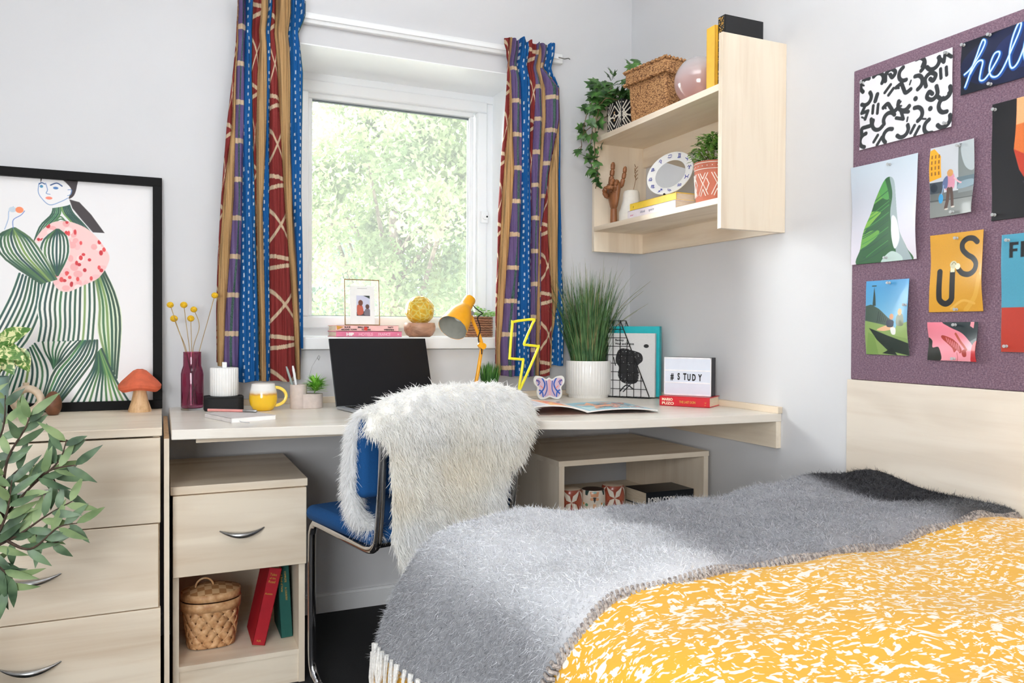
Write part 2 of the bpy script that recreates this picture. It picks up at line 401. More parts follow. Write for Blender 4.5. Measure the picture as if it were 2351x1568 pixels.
# ================================================================== CURTAINS
CAMX, CAMY, CAMZ, FPX, YAW = -1.806, -2.83, 1.0075, 1808.66, .420002
def mx_(p, y): return CAMX + (y - CAMY) * math.tan(YAW + math.atan((p - 1175.5) / FPX))
CUR_Y = -.075
def mz_(p, q, y=CUR_Y):
    x = mx_(p, y) - CAMX; d = x * math.sin(YAW) + (y - CAMY) * math.cos(YAW)
    return CAMZ + (758.7 - .005 * (p - 1175) - q) / FPX * d
CREAM = (214, 190, 160)
def curtain(name, label, rows, types, bottoms, z_head, seed, top_z):
    rs = np.random.RandomState(seed)
    # rows: (py, [stripe boundaries in px]) -> metric tables
    zs = np.array([mz_(r[1][len(r[1]) // 2], r[0]) for r in rows]); B = np.array([[mx_(p, CUR_Y) for p in r[1]] for r in rows])
    o = np.argsort(zs); zs = zs[o]; B = B[o]
    zb = min(b for b in bottoms); nu, nv = 420, 560
    z = np.linspace(zb, top_z, nv); ns = B.shape[1]
    Bz = np.stack([np.interp(z, zs, B[:, k]) for k in range(ns)], 1)
    # heading: pinched just under the tape, frilled above
    s = np.linspace(0, 1, nu)
    X = Bz[:, :1] + s[None, :] * (Bz[:, -1:] - Bz[:, :1])
    Z = np.repeat(z[:, None], nu, 1)
    idx = np.zeros(X.shape, int)
    for k in range(1, ns - 1): idx += (X > Bz[:, k:k + 1])
    L = np.take_along_axis(Bz, idx, 1); R = np.take_along_axis(Bz, idx + 1, 1); W = np.maximum(R - L, 1e-4); U = np.clip((X - L) / W, 0, 1)
    bulge = np.minimum(.006 + .42 * W, .045) * np.sqrt(np.maximum(0, np.sin(PI * U)))
    bulge *= np.array([.75, .95, .7, 1.15, .5, .95, .6, 1.1, .9, .8, .9, .8])[idx % 12]
    fine = .0022 * np.sin(X * 420 + Z * 7) + .0018 * np.sin(X * 260 - Z * 13)
    Y = CUR_Y + .02 - bulge - fine
    pinch = np.exp(-((Z - z_head) / .035) ** 2); Y += pinch * .016
    Y += np.clip((Z - z_head) / .08, 0, 1) * (-.006 + .010 * np.sin(X * 190)) * 1.0
    bz = np.array(bottoms)[np.clip(idx, 0, len(bottoms) - 1)]
    Z = bz + (Z - zb) * (top_z - bz) / (top_z - zb) + .0025 * np.sin(X * 90) * (1 - (Z - zb) / (top_z - zb))
    Z += np.clip((Z - z_head) / .08, 0, 1) * .006 * np.sin(X * 150 + 1)
    C = np.zeros(X.shape + (3,))
    streak = np.interp(X.ravel(), np.linspace(X.min(), X.max(), 400), rs.normal(size=400)).reshape(X.shape)
    mott = np.sin(Z * 57 + 9 * streak) * np.sin(X * 310 + Z * 31)
    for k, ty in enumerate(types):
        q = idx == k; x, zz, u, w = X[q], Z[q], U[q], W[q]; st = streak[q]; mo = mott[q]
        if ty == 'T':
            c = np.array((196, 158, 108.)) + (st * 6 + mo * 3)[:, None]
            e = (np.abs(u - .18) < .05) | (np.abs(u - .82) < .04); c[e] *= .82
        elif ty == 'R':
            c = np.array((138, 46, 44.)) + (mo * 7 + st * 4)[:, None] * np.array([1, .5, .5])
            per = .27; f = (zz / per + k * .37) % 1
            ln = np.zeros(len(x), bool); wv = .028
            ln |= np.abs(f - .08 - .05 * u) < wv * .9
            ln |= np.abs(f - .22 + .03 * (u - .5)) < wv * .9
            ln |= (np.abs(f - (.42 + .34 * u)) < wv) & (f > .35)
            ln |= (np.abs(f - (.80 - .32 * u ** 1.3)) < wv) & (f > .4)
            c[ln] = CREAM
        elif ty == 'P':
            c = np.array((112, 92, 138.)) + (mo * 6 + st * 5)[:, None]
            g = np.abs(u - (.55 + .12 * np.sin(zz * 9 + k))) < .09; c[g] = np.array((74, 104, 96.)) + (rs.normal(size=g.sum()) * 14)[:, None]
            f = ((zz + .02 * k) / .128) % 1; c[f < .13] = CREAM
        else:
            c = np.array((8, 92, 158.)) + (mo * 6 + st * 3)[:, None]
            col = np.floor(x / .0168); row = np.floor((zz + .010 * (col % 3)) / .0235)
            h = np.abs(np.sin(col * 12.9898 + row * 78.233) * 43758.5453) % 1
            fx = x / .0168 - col; fz = (zz + .010 * (col % 3)) / .0235 - row
            d = (np.abs(fx - .5 - (h - .5) * .3) < .11) & (np.abs(fz - .5) < .16 + .12 * h) & (h > .12); c[d] = (205, 216, 224)
            e = u > .93; c[e] = (70, 104, 92)
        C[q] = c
    V = np.stack([X, Y, Z], -1).reshape(-1, 3)
    m_ = paint_mat('curtain_cloth', .8, trans=.28)
    o = quick_mesh(name, V, grid_quads(nu, nv), m_, None, linarr(C.reshape(-1, 3)))
    k = o.modifiers.new('Solidify', 'SOLIDIFY'); k.thickness = .002
    return tag(o, label, 'curtain', 'striped curtains either side of the window')

typ = 'R T P B R T B R T B'.split()
rowsL = [(-60, [546, 547, 548, 565, 582, 600, 617, 625, 634, 668, 704]), (25, [546, 547, 548, 565, 582, 600, 617, 625, 634, 668, 703]), (72, [545, 547, 548, 566, 581, 597, 613, 622, 632, 664, 688]), (110, [543, 545, 548, 563, 580, 598, 614, 622, 634, 666, 691]),
         (175, [537, 540, 544, 562, 579, 592, 614, 621, 639, 668, 697]), (320, [521, 533, 541, 560, 582, 589, 612, 620, 646, 667, 695]), (480, [509, 514, 538, 557, 587, 590, 604, 619, 656, 672, 694]),
         (640, [500, 503, 527, 553, 592, 593, 608, 620, 668, 682, 697]), (760, [497, 499, 518, 550, 596, 597, 611, 621, 676, 688, 698]), (900, [498, 500, 513, 547, 599, 600, 613, 622, 683, 693, 698])]
zL = [mz_(510, 838), mz_(515, 846), mz_(530, 850), mz_(575, 882), mz_(597, 880), mz_(605, 880), mz_(615, 880), mz_(650, 880), mz_(688, 878), mz_(695, 805)]
curtain('curtain', 'long striped curtain hanging left of the window, blue dotted and red panels', rowsL, typ, zL, mz_(620, 76), 3, mz_(620, -8))
typ2 = 'R T P B R P T P R T B'.split()
rowsR = [(92, [1156, 1172, 1176, 1191, 1210, 1229, 1236, 1240, 1246, 1247, 1249, 1272]), (112, [1157, 1171, 1175, 1192, 1212, 1230, 1236, 1243, 1252, 1253, 1254, 1272]), (150, [1171, 1173, 1175, 1191, 1214, 1229, 1235, 1245, 1250, 1251, 1252, 1270]),
         (200, [1164, 1171, 1175, 1196, 1217, 1231, 1243, 1252, 1282, 1283, 1284, 1285]), (270, [1161, 1171, 1178, 1198, 1217, 1228, 1246, 1254, 1284, 1285, 1286, 1287]), (400, [1151, 1159, 1182, 1200, 1218, 1222, 1240, 1246, 1260, 1262, 1284, 1288]),
         (520, [1146, 1153, 1174, 1198, 1220, 1223, 1240, 1243, 1246, 1260, 1284, 1291]), (700, [1142, 1145, 1161, 1191, 1220, 1222, 1236, 1243, 1244, 1271, 1284, 1297]), (800, [1142, 1144, 1153, 1188, 1220, 1222, 1235, 1243, 1244, 1268, 1272, 1299]), (880, [1142, 1143, 1155, 1186, 1219, 1221, 1234, 1243, 1244, 1266, 1270, 1298])]
zR = [mz_(1145, 860), mz_(1150, 863), mz_(1170, 864), mz_(1205, 864), mz_(1225, 864), mz_(1230, 864), mz_(1240, 863), mz_(1243, 862), mz_(1255, 862), mz_(1268, 845), mz_(1285, 838)]
curtain('curtain', 'shorter striped curtain hanging right of the window, purple banded and blue panels', rowsR, typ2, zR, mz_(1215, 150), 5, mz_(1215, 97))

# ================================================================== FITTED FURNITURE
DZ = .748
def handle(parent, x, y, z, L=.062):
    m = MB(); pts = []
    for k in range(17):
        a = k / 16 * 2 - 1
        pts.append((x + a * L, y - .002 - .022 * (1 - a * a), z + .012 * a * a - .004))
    m.tube(pts, lambda q: .0018 + .0062 * math.sin(PI * q), 10)
    return obj('handle', m, STEEL, parent, label='brushed steel bow handle')
# chest
t = thing('chest_of_drawers', 'pale maple chest of three wide drawers at the left wall end', 'chest of drawers', (-2.10, -.30, 0))
m = MB(); m.box(-2.41, -1.802, -.588, -.02, .728, .75); obj('top', m, WX, t, bev=.002)
m = MB(); m.box(-2.40, -2.384, -.565, -.02, 0, .728); m.box(-1.824, -1.808, -.565, -.02, 0, .728); m.box(-2.384, -1.824, -.03, -.02, .05, .728); m.box(-2.384, -1.824, -.56, -.545, 0, .05)
obj('carcass', m, WZ, t)
for (z0, z1, x1, hz) in ((.5015, .7235, -1.806, .605), (.2805, .4985, -1.811, .388), (.06, .2775, -1.806, .168)):
    m = MB(); m.box(-2.398, x1, -.585, -.566, z0, z1); d = obj('drawer', m, WX, t, bev=.0012)
    handle(d, -2.098, -.585, hz, .065)
t = thing('filler_panel', 'narrow upright maple filler panel between chest and desk', 'panel', (-1.791, -.3, 0))
m = MB(); m.box(-1.7975, -1.785, -.60, -.02, 0, .722); obj('board', m, WZ, t)
m = MB(); m.box(-1.7975, -1.785, -.60, -.02, .722, .7225); obj('raw_top_edge', m, BARE, t)

# desk
t = thing('fitted_desk', 'pale maple corner desk built along the window and right walls', 'desk', (-.9, -.4, .6))
front = [(-1.780, -.635), (-1.357, -.690), (-1.05, -.732), (-.93, -.757), (-.82, -.79), (-.74, -.822), (-.66, -.850), (-.58, -.866), (-.47, -.874), (-.3, -.882), (-.001, -.895)]
fr_s = [tuple(p) for p in spline(front, 6)]
m = MB(); m.prism([(-1.780, -.001)] + fr_s + [(-.001, -.001)], DZ - .026, DZ)
EM = NT('desk_top_maple'); v = EM.coords((1.4, 22, 22)); a = EM.noise(v, 1, 5, .6, .5)
EM.l(EM.ramp(a, [(.3, (228, 218, 204)), (.55, (238, 231, 220))]), EM.b.inputs['Base Color']); EM.set(Roughness=.3)
obj('worktop', m, EM.m, t, smooth=False, bev=.002)
m = MB(); m.box(-1.70, -.019, -.018, -.0005, DZ, .769); obj('back_upstand', m, WX, t, bev=.001)
m = MB(); m.box(-.018, -.0005, -.898, -.0005, DZ, .769); obj('side_upstand', m, WY, t, bev=.001)
m = MB(); m.box(-.020, -.0005, -.892, -.02, .637, DZ - .026); obj('support_cleat', m, WY, t, bev=.001)
m = MB(); m.box(-1.72, -.66, -.60, -.582, .707, DZ - .026); obj('stiffening_rail', m, WX, t)

# bedside style pedestal under the desk
t = thing('pedestal_cabinet', 'pale maple pedestal with one drawer above an open shelf, under the desk', 'cabinet', (-1.6, -.3, 0))
m = MB(); m.box(-1.782, -1.423, -.552, -.06, .5625, .585); obj('top', m, WX, t, bev=.002)
m = MB(); m.box(-1.776, -1.761, -.540, -.07, 0, .5625); obj('side_panel', m, WZ, t)
m = MB(); m.box(-1.446, -1.429, -.540, -.07, 0, .5625); obj('side_panel', m, WZ, t)
m = MB(); m.box(-1.761, -1.446, -.078, -.07, .02, .5625); obj('back_panel', m, WX, t)
m = MB(); m.box(-1.761, -1.446, -.539, -.078, .081, .095); obj('shelf', m, WX, t)
m = MB(); m.box(-1.761, -1.446, -.536, -.52, 0, .081); obj('plinth', m, WX, t)
m = MB(); m.box(-1.776, -1.4275, -.558, -.541, .343, .5605); d = obj('drawer', m, WX, t, bev=.0012)
handle(d, -1.601, -.558, .45, .058)

# open box unit under the right end
t = thing('open_box_unit', 'low open fronted maple box unit under the right of the desk', 'storage unit', (-.35, -.35, 0))
m = MB(); m.box(-.645, -.054, -.602, -.10, .572, .59); obj('top', m, WX, t, bev=.001)
m = MB(); m.box(-.643, -.624, -.60, -.10, 0, .572); obj('side_panel', m, WZ, t)
m = MB(); m.box(-.075, -.056, -.60, -.10, 0, .572); obj('side_panel', m, WZ, t)
m = MB(); m.box(-.624, -.075, -.598, -.10, .385, .403); obj('shelf', m, WX, t)
m = MB(); m.box(-.624, -.075, -.598, -.10, .06, .078); obj('shelf', m, WX, t)

# wall shelf unit
t = thing('bookshelf', 'pale maple two shelf unit fixed high on the right wall', 'shelf', (-.12, -.5, 1.32))
m = MB(); m.box(-.252, -.0005, -.901, -.883, 1.321, 1.915); obj('side_panel', m, WZ, t, bev=.001)
m = MB(); m.box(-.242, -.0005, -.118, -.100, 1.321, 1.915); obj('side_panel', m, WZ, t, bev=.001)
m = MB(); m.box(-.245, -.0005, -.883, -.118, 1.745, 1.766); obj('shelf', m, WY, t, bev=.0008)
m = MB(); m.box(-.245, -.0005, -.883, -.118, 1.399, 1.418); obj('shelf', m, WY, t, bev=.0008)
m = MB(); m.box(-.016, -.0005, -.883, -.118, 1.668, 1.745); obj('back_rail', m, WY, t)
m = MB(); m.box(-.016, -.0005, -.883, -.118, 1.322, 1.399); obj('back_rail', m, WY, t)

# headboard panel and pinboard on the right wall
t = thing('headboard', 'wide pale maple headboard panel on the right wall behind the bed', 'headboard', (-.01, -2.1, .05))
m = MB(); m.box(-.018, -.0005, -3.1, -1.170, .05, .873); obj('panel', m, wood('y', 'maple_pale', (232, 221, 206), (220, 205, 187)), t, bev=.001)
PB = NT('pinboard_felt'); v = PB.coords((1, 180, 420)); n1 = PB.noise(v, 1, 2, .7); v2 = PB.coords((1, 420, 150)); n2 = PB.noise(v2, 1, 2, .7)
c = PB.mix(PB.ramp(n1, [(.3, (78, 58, 72)), (.5, (120, 94, 108)), (.72, (166, 142, 154))]), PB.ramp(n2, [(.3, (72, 72, 94)), (.5, (118, 88, 104)), (.7, (146, 124, 140))]), .5)
PB.l(c, PB.b.inputs['Base Color']); PB.set(Roughness=.95); PB.bump(n1, .5, .0015)
m = MB(); m.box(-.011, -.0005, -3.1, -1.176, .8735, 1.746); tag(obj('pinboard', m, PB.m, None, bev=.003), 'mauve felt pinboard above the maple headboard, covered with prints', 'pinboard')
P_BACK, P_MID, P_FRONT, SKY, SUN, SUND, EXPO, GLOW, GLOWD = 24, 40, 84, 5.4, 3.0, (1.0, -1.05, -.50), -0.31, 28, (-.74, .60, .26)

# ================================================================== CHAIR
CO = Vector((-1.318, -.925, 0)); CF = Vector((-.259, .966, 0)).normalized(); CR = Vector((.966, .259, 0)).normalized()
CM = Matrix(((CR.x, CF.x, 0, CO.x), (CR.y, CF.y, 0, CO.y), (0, 0, 1, 0), (0, 0, 0, 1)))   # local: s (right), t (towards desk), z
BLUE = NT('royal_blue_fabric'); v = BLUE.coords(); n = BLUE.noise(v, 900, 2)
BLUE.l(BLUE.ramp(n, [(.3, (0, 62, 116)), (.7, (2, 80, 140))]), BLUE.b.inputs['Base Color']); BLUE.set(Roughness=.9); BLUE.bump(n, .3, .0006); BLUE = BLUE.m
ch = thing('office_chair', 'blue upholstered cantilever chair on chromed tube, draped with sheepskin', 'chair', CM @ Vector((.22, .2, 0)))
def chair_path(s):
    return [(s, -.030, .785), (s, -.028, .72), (s, -.018, .585), (s, -.006, .50), (s, .006, .472), (s, .035, .458), (s, .10, .458), (s, .32, .464), (s, .350, .460), (s, .366, .44), (s, .371, .40),
            (s, .371, .20), (s, .369, .085), (s, .358, .04), (s, .33, .016), (s, .29, .0125), (s, -.10, .0125)]
m = MB(CM)
for s in (0, .42): m.tube(spline(chair_path(s), 5), .0115, 12)
m.tube([(0, -.10, .0125), (.42, -.10, .0125)], .0115, 12)
m.tube([(0, .30, .460), (.42, .30, .460)], .010, 10); m.tube([(0, .06, .458), (.42, .06, .458)], .010, 10)
obj('tube_frame', m, CHROME, ch)
for s in (0, .42):
    m = MB(CM); m.box(s - .014, s + .014, .17, .195, 0, .028); obj('floor_glide', m, BLACKM, ch, bev=.003)
def cushion(name, s0, s1, t0, t1, z0, z1, r, par, bend=0):
    m = MB(CM); m.box(s0, s1, t0, t1, z0, z1)
    o = obj(name, m, BLUE, par); b = o.modifiers.new('b', 'BEVEL'); b.width = r; b.segments = 5; return o
cushion('seat', -.022, .442, .005, .375, .470, .514, .021, ch)
cushion('backrest', -.042, .440, .002, .046, .592, .795, .02, ch)
m = MB(CM); m.box(.0, .42, .02, .36, .462, .471); obj('seat_pan', m, BLACKM, ch)

# ================================================================== SHEEPSKIN
def fur_mat(name, trans=.25, rough=.8):
    t = NT(name); a = t.n('ShaderNodeAttribute', attribute_name='Col'); t.l(a.outputs['Color'], t.b.inputs['Base Color']); t.set(Roughness=rough)
    t.b.inputs['Specular IOR Level'].default_value = .2
    tr = t.n('ShaderNodeBsdfTranslucent'); t.l(a.outputs['Color'], tr.inputs['Color']); mx = t.n('ShaderNodeMixShader'); mx.inputs[0].default_value = trans
    t.l(t.b.outputs[0], mx.inputs[1]); t.l(tr.outputs[0], mx.inputs[2]); t.l(mx.outputs[0], t.out.inputs['Surface']); return t.m
FUR = fur_mat('sheepskin_wool', .42)
fb_ = FUR.node_tree.nodes['Principled BSDF']; fb_.inputs['Sheen Weight'].default_value = 1.0; fb_.inputs['Sheen Roughness'].default_value = .35; fb_.inputs['Specular IOR Level'].default_value = .6; fb_.inputs['Roughness'].default_value = .55
HIDE = mat('hide', (250, 246, 238), .8, var=.05)
sk = thing('sheepskin_throw', 'fluffy white sheepskin rug thrown over the back of the blue chair', 'sheepskin', CM @ Vector((.2, -.05, .36)))
# hide: rows (t, z, s_left, s_right)
rowsS = [(.046, .775, .0, .44), (.050, .800, -.04, .48), (.048, .826, -.06, .50), (.036, .842, -.065, .505), (.012, .852, -.065, .51), (-.020, .846, -.075, .515), (-.045, .822, -.092, .517), (-.060, .790, -.094, .512), (-.066, .755, -.055, .495),
         (-.062, .705, -.030, .468), (-.060, .66, -.028, .425), (-.058, .60, -.024, .385), (-.060, .54, -.020, .372), (-.066, .48, -.014, .378), (-.075, .43, .002, .37), (-.085, .39, .030, .33), (-.092, .355, .065, .26), (-.096, .330, .090, .20)]
RR = spline(rowsS, 5); RR[:, 2] += .036 * np.clip((.05 - RR[:, 2]) / .12, 0, 1); RR[:, 3] -= .028 * np.clip((RR[:, 3] - .43) / .08, 0, 1); RR[:, 2:] *= .935; RR[:, 1] = 1.0075 - (1.0075 - RR[:, 1]) * .965; nu = 46; nv = len(RR)
uu = np.linspace(0, 1, nu)
S = RR[:, 2:3] + (RR[:, 3:4] - RR[:, 2:3]) * uu[None]; T = np.repeat(RR[:, 0:1], nu, 1); Z = np.repeat(RR[:, 1:2], nu, 1)
crest = np.clip((Z - .74) / .09, 0, 1)
Z = Z + crest * np.where(uu[None] < .5, -.055 * np.abs(2 * uu[None] - 1) ** 2.2, -.032 * np.abs(2 * uu[None] - 1) ** 5) + crest * .002
T = T - .012 * np.sin(S * 19 + 1) * (1 - crest) - .008 * np.sin(Z * 23 + S * 9) * (1 - crest)
def cw(S, T, Z):
    P = np.stack([S.ravel(), T.ravel(), Z.ravel()], 1)
    R3 = np.array([[CR.x, CR.y, 0], [CF.x, CF.y, 0], [0, 0, 1]]); return P @ R3 + np.array(CO)
hv = cw(S, T, Z)
hq = grid_quads(nu, nv)
hide = quick_mesh('hide', hv, hq, HIDE, sk); k = hide.modifiers.new('S', 'SOLIDIFY'); k.thickness = .004; k.offset = 0
def sample(V, Q, n, seed):
    rs = np.random.RandomState(seed); a = V[Q]
    N = np.cross(a[:, 2] - a[:, 0], a[:, 3] - a[:, 1]); A = np.linalg.norm(N, axis=1); p = A / A.sum()
    k = rs.choice(len(Q), n, p=p); u, v = rs.rand(n, 1), rs.rand(n, 1); q = a[k]
    P = q[:, 0] * (1 - u) * (1 - v) + q[:, 1] * u * (1 - v) + q[:, 2] * u * v + q[:, 3] * (1 - u) * v
    return P, N[k] / (A[k][:, None] + 1e-12)
def lumps(P, f, seed, a=1.0):
    rs = np.random.RandomState(seed); o = np.zeros(len(P))
    for i in range(7):
        k = rs.normal(size=3) * f * (1.0 + .35 * i); o += np.sin(P @ k + rs.rand() * 6.28) / (1 + .3 * i)
    return o / 3 * a
P, N = sample(hv, hq, 72000, 5)
mid = cw(np.array([.22]), np.array([0.]), np.array([.6]))[0]
out = (P - mid); out[:, 2] *= .4
sg = np.sign((N * out).sum(1)); N *= np.where(sg == 0, 1, sg)[:, None]
clump = np.stack([lumps(P, 55, s) for s in (1, 2, 3)], 1)
D = N * .55 + clump * .26 + RS.normal(size=P.shape) * .20 + np.array([0, 0, -.55])
Ln = .021 * (1 + .15 * lumps(P, 40, 9)) * RS.uniform(.7, 1.25, len(P))
tint = np.clip(.5 + .6 * lumps(P, 14, 21), 0, 1)[:, None] * np.clip((.84 - P[:, 2:3]) / .12, 0, 1)
base_c = np.array((255, 255, 254.)) * (1 - .6 * tint) + np.array((250, 242, 226.)) * .6 * tint
cc = linarr(base_c + RS.normal(size=(len(P), 1)) * 3)
pile = strands('wool_pile', P, D, Ln, .0015, FUR, sk, cc, droop=.55, segs=3, curl=.25); pile['kind'] = 'stuff'
# the leg flap of the hide hanging by the chair's left side and the small one at the right
def flap(path, rad, n, seed, nm):
    PT = spline(path, 6); PT[:, 0] = PT[:, 0] * .935 + (.034 if PT[0, 0] < 0 else -.012); PT[:, 2] = 1.0075 - (1.0075 - PT[:, 2]) * .965; m = MB(CM); m.tube(PT, lambda q: rad * (.55 + .45 * math.sin(PI * min(1, .15 + q * .8))), 10, flat=.45)
    obj(nm, m, HIDE, sk, label='narrow leg flap of the hide')
    V = np.array(m.V); Q = np.array([f for f in m.F if len(f) == 4])
    P, N = sample(V, Q, n, seed); c = (V.mean(0)); 
    L3 = cw(PT[:, 0], PT[:, 1], PT[:, 2]); kk = np.argmin(((P[:, None] - L3[None]) ** 2).sum(2), 1); o = P - L3[kk]
    N *= np.sign((N * o).sum(1))[:, None]
    D = N * .7 + RS.normal(size=P.shape) * .25 + np.array([0, 0, -.5]) + np.stack([lumps(P, 60, s) for s in (4, 5, 6)], 1) * .4
    c3 = linarr(np.array((255, 255, 255.)) + RS.normal(size=(len(P), 1)) * 3)
    o = strands(nm + '_wool', P, D, .020 * RS.uniform(.7, 1.3, n), .001, FUR, sk, c3, droop=.5, segs=3, curl=.2); o['kind'] = 'stuff'
flap([(-.055, .03, .80), (-.075, .045, .74), (-.078, .055, .66), (-.078, .058, .59), (-.064, .050, .53), (-.035, .035, .50), (-.012, .022, .475)], .026, 9000, 31, 'leg_flap')
flap([(.46, .05, .66), (.475, .055, .60), (.482, .055, .54), (.478, .05, .49), (.465, .04, .46)], .022, 4000, 33, 'leg_flap')

# ================================================================== BED
def prof(tt):
    """cross-section of the bed from the wall (0) over the top and down the left side; tt array -> x,z for far end and near end"""
    far = np.array([(-.032, .600), (-.15, .605), (-.4, .598), (-.7, .590), (-1.0, .592), (-1.15, .590), (-1.235, .580), (-1.295, .552), (-1.340, .500), (-1.375, .43), (-1.405, .35), (-1.425, .26), (-1.435, .16), (-1.44, .08)])
    near = np.array([(-.032, .596), (-.15, .606), (-.4, .606), (-.7, .604), (-1.0, .604), (-1.13, .603), (-1.215, .590), (-1.262, .560), (-1.288, .51), (-1.302, .44), (-1.315, .35), (-1.325, .26), (-1.33, .16), (-1.335, .08)])
    n = len(far); k = np.linspace(0, 1, n)
    F = spline(far, 8); G = spline(near, 8); kk = np.linspace(0, 1, len(F))
    return (np.interp(tt, kk, F[:, 0]), np.interp(tt, kk, F[:, 1])), (np.interp(tt, kk, G[:, 0]), np.interp(tt, kk, G[:, 1]))
def bed_surface(tt, y, off=0.0):
    """tt (n), y (n) -> points"""
    (fx, fz), (nx, nz) = prof(tt)
    w = np.clip((-1.28 - y) / .5, 0, 1); w = w * w * (3 - 2 * w)
    x = fx * (1 - w) + nx * w; z = fz * (1 - w) + nz * w
    # far edge rounds down behind the bed
    e = np.clip((y + 1.285) / .055, 0, 1); z = z - .045 * e ** 2 * (z > .1)
    topness = np.clip((z - .52) / .06, 0, 1)
    hump = .022 * np.exp(-((x + .20) / .16) ** 2) * np.exp(-((y + 1.27) / .12) ** 2) - .008 * np.exp(-((x + .66) / .2) ** 2) * np.exp(-((y + 1.27) / .12) ** 2)
    z = z + topness * (hump + .005 * np.sin(x * 9 + y * 5) + .004 * np.sin(x * 17 - y * 11) + .0035 * np.sin(y * 24 + x * 6))
    x = x + (1 - topness) * (.006 * np.sin(y * 14) + .005 * np.sin(z * 20 + y * 9))
    # offset along an approximate outward normal
    nxv = -(1 - topness); nzv = topness; l = np.sqrt(nxv ** 2 + nzv ** 2)
    return np.stack([x + off * nxv / l, y, z + off * nzv / l], 1)
bed = thing('bed', 'low bed against the right wall made up in a yellow and white duvet', 'bed', (-.66, -2.3, 0))
m = MB(); m.box(-1.22, -.03, -3.25, -1.31, .22, .54); obj('mattress', m, mat('mattress_ticking', (236, 236, 232), .8), bed, bev=.04)
m = MB(); m.box(-1.23, -.025, -3.27, -1.30, .08, .22)
for (x, y) in ((-1.19, -1.34), (-.06, -1.34), (-1.19, -3.2), (-.06, -3.2)): m.box(x - .03, x + .03, y - .03, y + .03, 0, .08)
obj('bed_base', m, mat('bed_base_cloth', (70, 70, 74), .9), bed)
DV = NT('mustard_duvet_print')
v = DV.coords((1, 1, 1)); wv = DV.n('ShaderNodeTexNoise'); wv.inputs['Scale'].default_value = 14; wv.inputs['Detail'].default_value = 2
DV.l(v, wv.inputs['Vector']); vm = DV.n('ShaderNodeVectorMath', operation='MULTIPLY_ADD'); vm.inputs[1].default_value = (.05, .05, .05)
DV.l(wv.outputs['Color'], vm.inputs[0]); DV.l(v, vm.inputs[2])
def flecks(scale, rot, th):
    mp = DV.n('ShaderNodeMapping'); mp.inputs['Scale'].default_value = scale; mp.inputs['Rotation'].default_value = (0, 0, rot); DV.l(vm.outputs[0], mp.inputs['Vector'])
    n = DV.noise(mp.outputs['Vector'], 1.0, 1.5, .5, .25); g = DV.n('ShaderNodeMath', operation='GREATER_THAN'); g.inputs[1].default_value = th; DV.l(n, g.inputs[0])
    sm = DV.n('ShaderNodeMapRange'); sm.inputs['From Min'].default_value = th - .012; sm.inputs['From Max'].default_value = th + .012; DV.l(n, sm.inputs['Value']); return sm.outputs[0]
a = flecks((50, 122, 98), .30, .614); b = flecks((48, 112, 90), -.65, .617); c = flecks((104, 54, 90), .15, .622)
mxn = DV.n('ShaderNodeMath', operation='MAXIMUM'); DV.l(a, mxn.inputs[0]); DV.l(b, mxn.inputs[1]); mx2 = DV.n('ShaderNodeMath', operation='MAXIMUM'); DV.l(mxn.outputs[0], mx2.inputs[0]); DV.l(c, mx2.inputs[1])
DV.l(DV.mix((228, 170, 36), (240, 234, 222), mx2.outputs[0]), DV.b.inputs['Base Color']); DV.set(Roughness=.85)
DV.b.inputs['Sheen Weight'].default_value = .15
nn = DV.noise(v, 9, 4, .6); DV.bump(nn, .25, .012)
nt_, ny_ = 150, 190
tt = np.linspace(0, 1, nt_); yy = np.linspace(-1.24, -3.3, ny_)
Tg, Yg = np.meshgrid(tt, yy); V = bed_surface(Tg.ravel(), Yg.ravel())
dv = quick_mesh('duvet', V, grid_quads(nt_, ny_), DV.m, bed); k = dv.modifiers.new('S', 'SOLIDIFY'); k.thickness = .02; k.offset = -1

# ================================================================== BLANKET
bl = thing('wool_blanket', 'thick grey checked mohair blanket with cream fringe laid across the bed end', 'blanket', (-.7, -1.5, .6))
def hem_y(x):    # near edge of the blanket
    return np.interp(x, [-1.5, -1.29, -1.2, -1.05, -.9, -.75, -.6, -.4, -.2, 0], [-1.83, -1.825, -1.805, -1.80, -1.79, -1.775, -1.757, -1.735, -1.715, -1.668])
nt_, ny_ = 210, 110
ttm = .752
tt = np.linspace(0, ttm, nt_)
(fx, fz), _ = prof(tt); ye = hem_y(fx)
V = []; 
for j in range(ny_):
    q = j / (ny_ - 1); y = -1.232 + (ye + 1.232) * q
    P_ = bed_surface(tt, y, .016 + .004 * math.sin(q * 9))
    # rolled edges
    if q > .93: P_[:, 2] -= ((q - .93) / .07) ** 2 * .014 * (P_[:, 2] > .5)
    V.append(P_)
V = np.concatenate(V); V[:, 2] += .004 * np.sin(V[:, 0] * 31 + V[:, 1] * 17)
V[:, 1] = V[:, 1] + .006 * np.sin(V[:, 0] * 26) * np.clip((-1.6 - V[:, 1]) / .15, 0, 1)
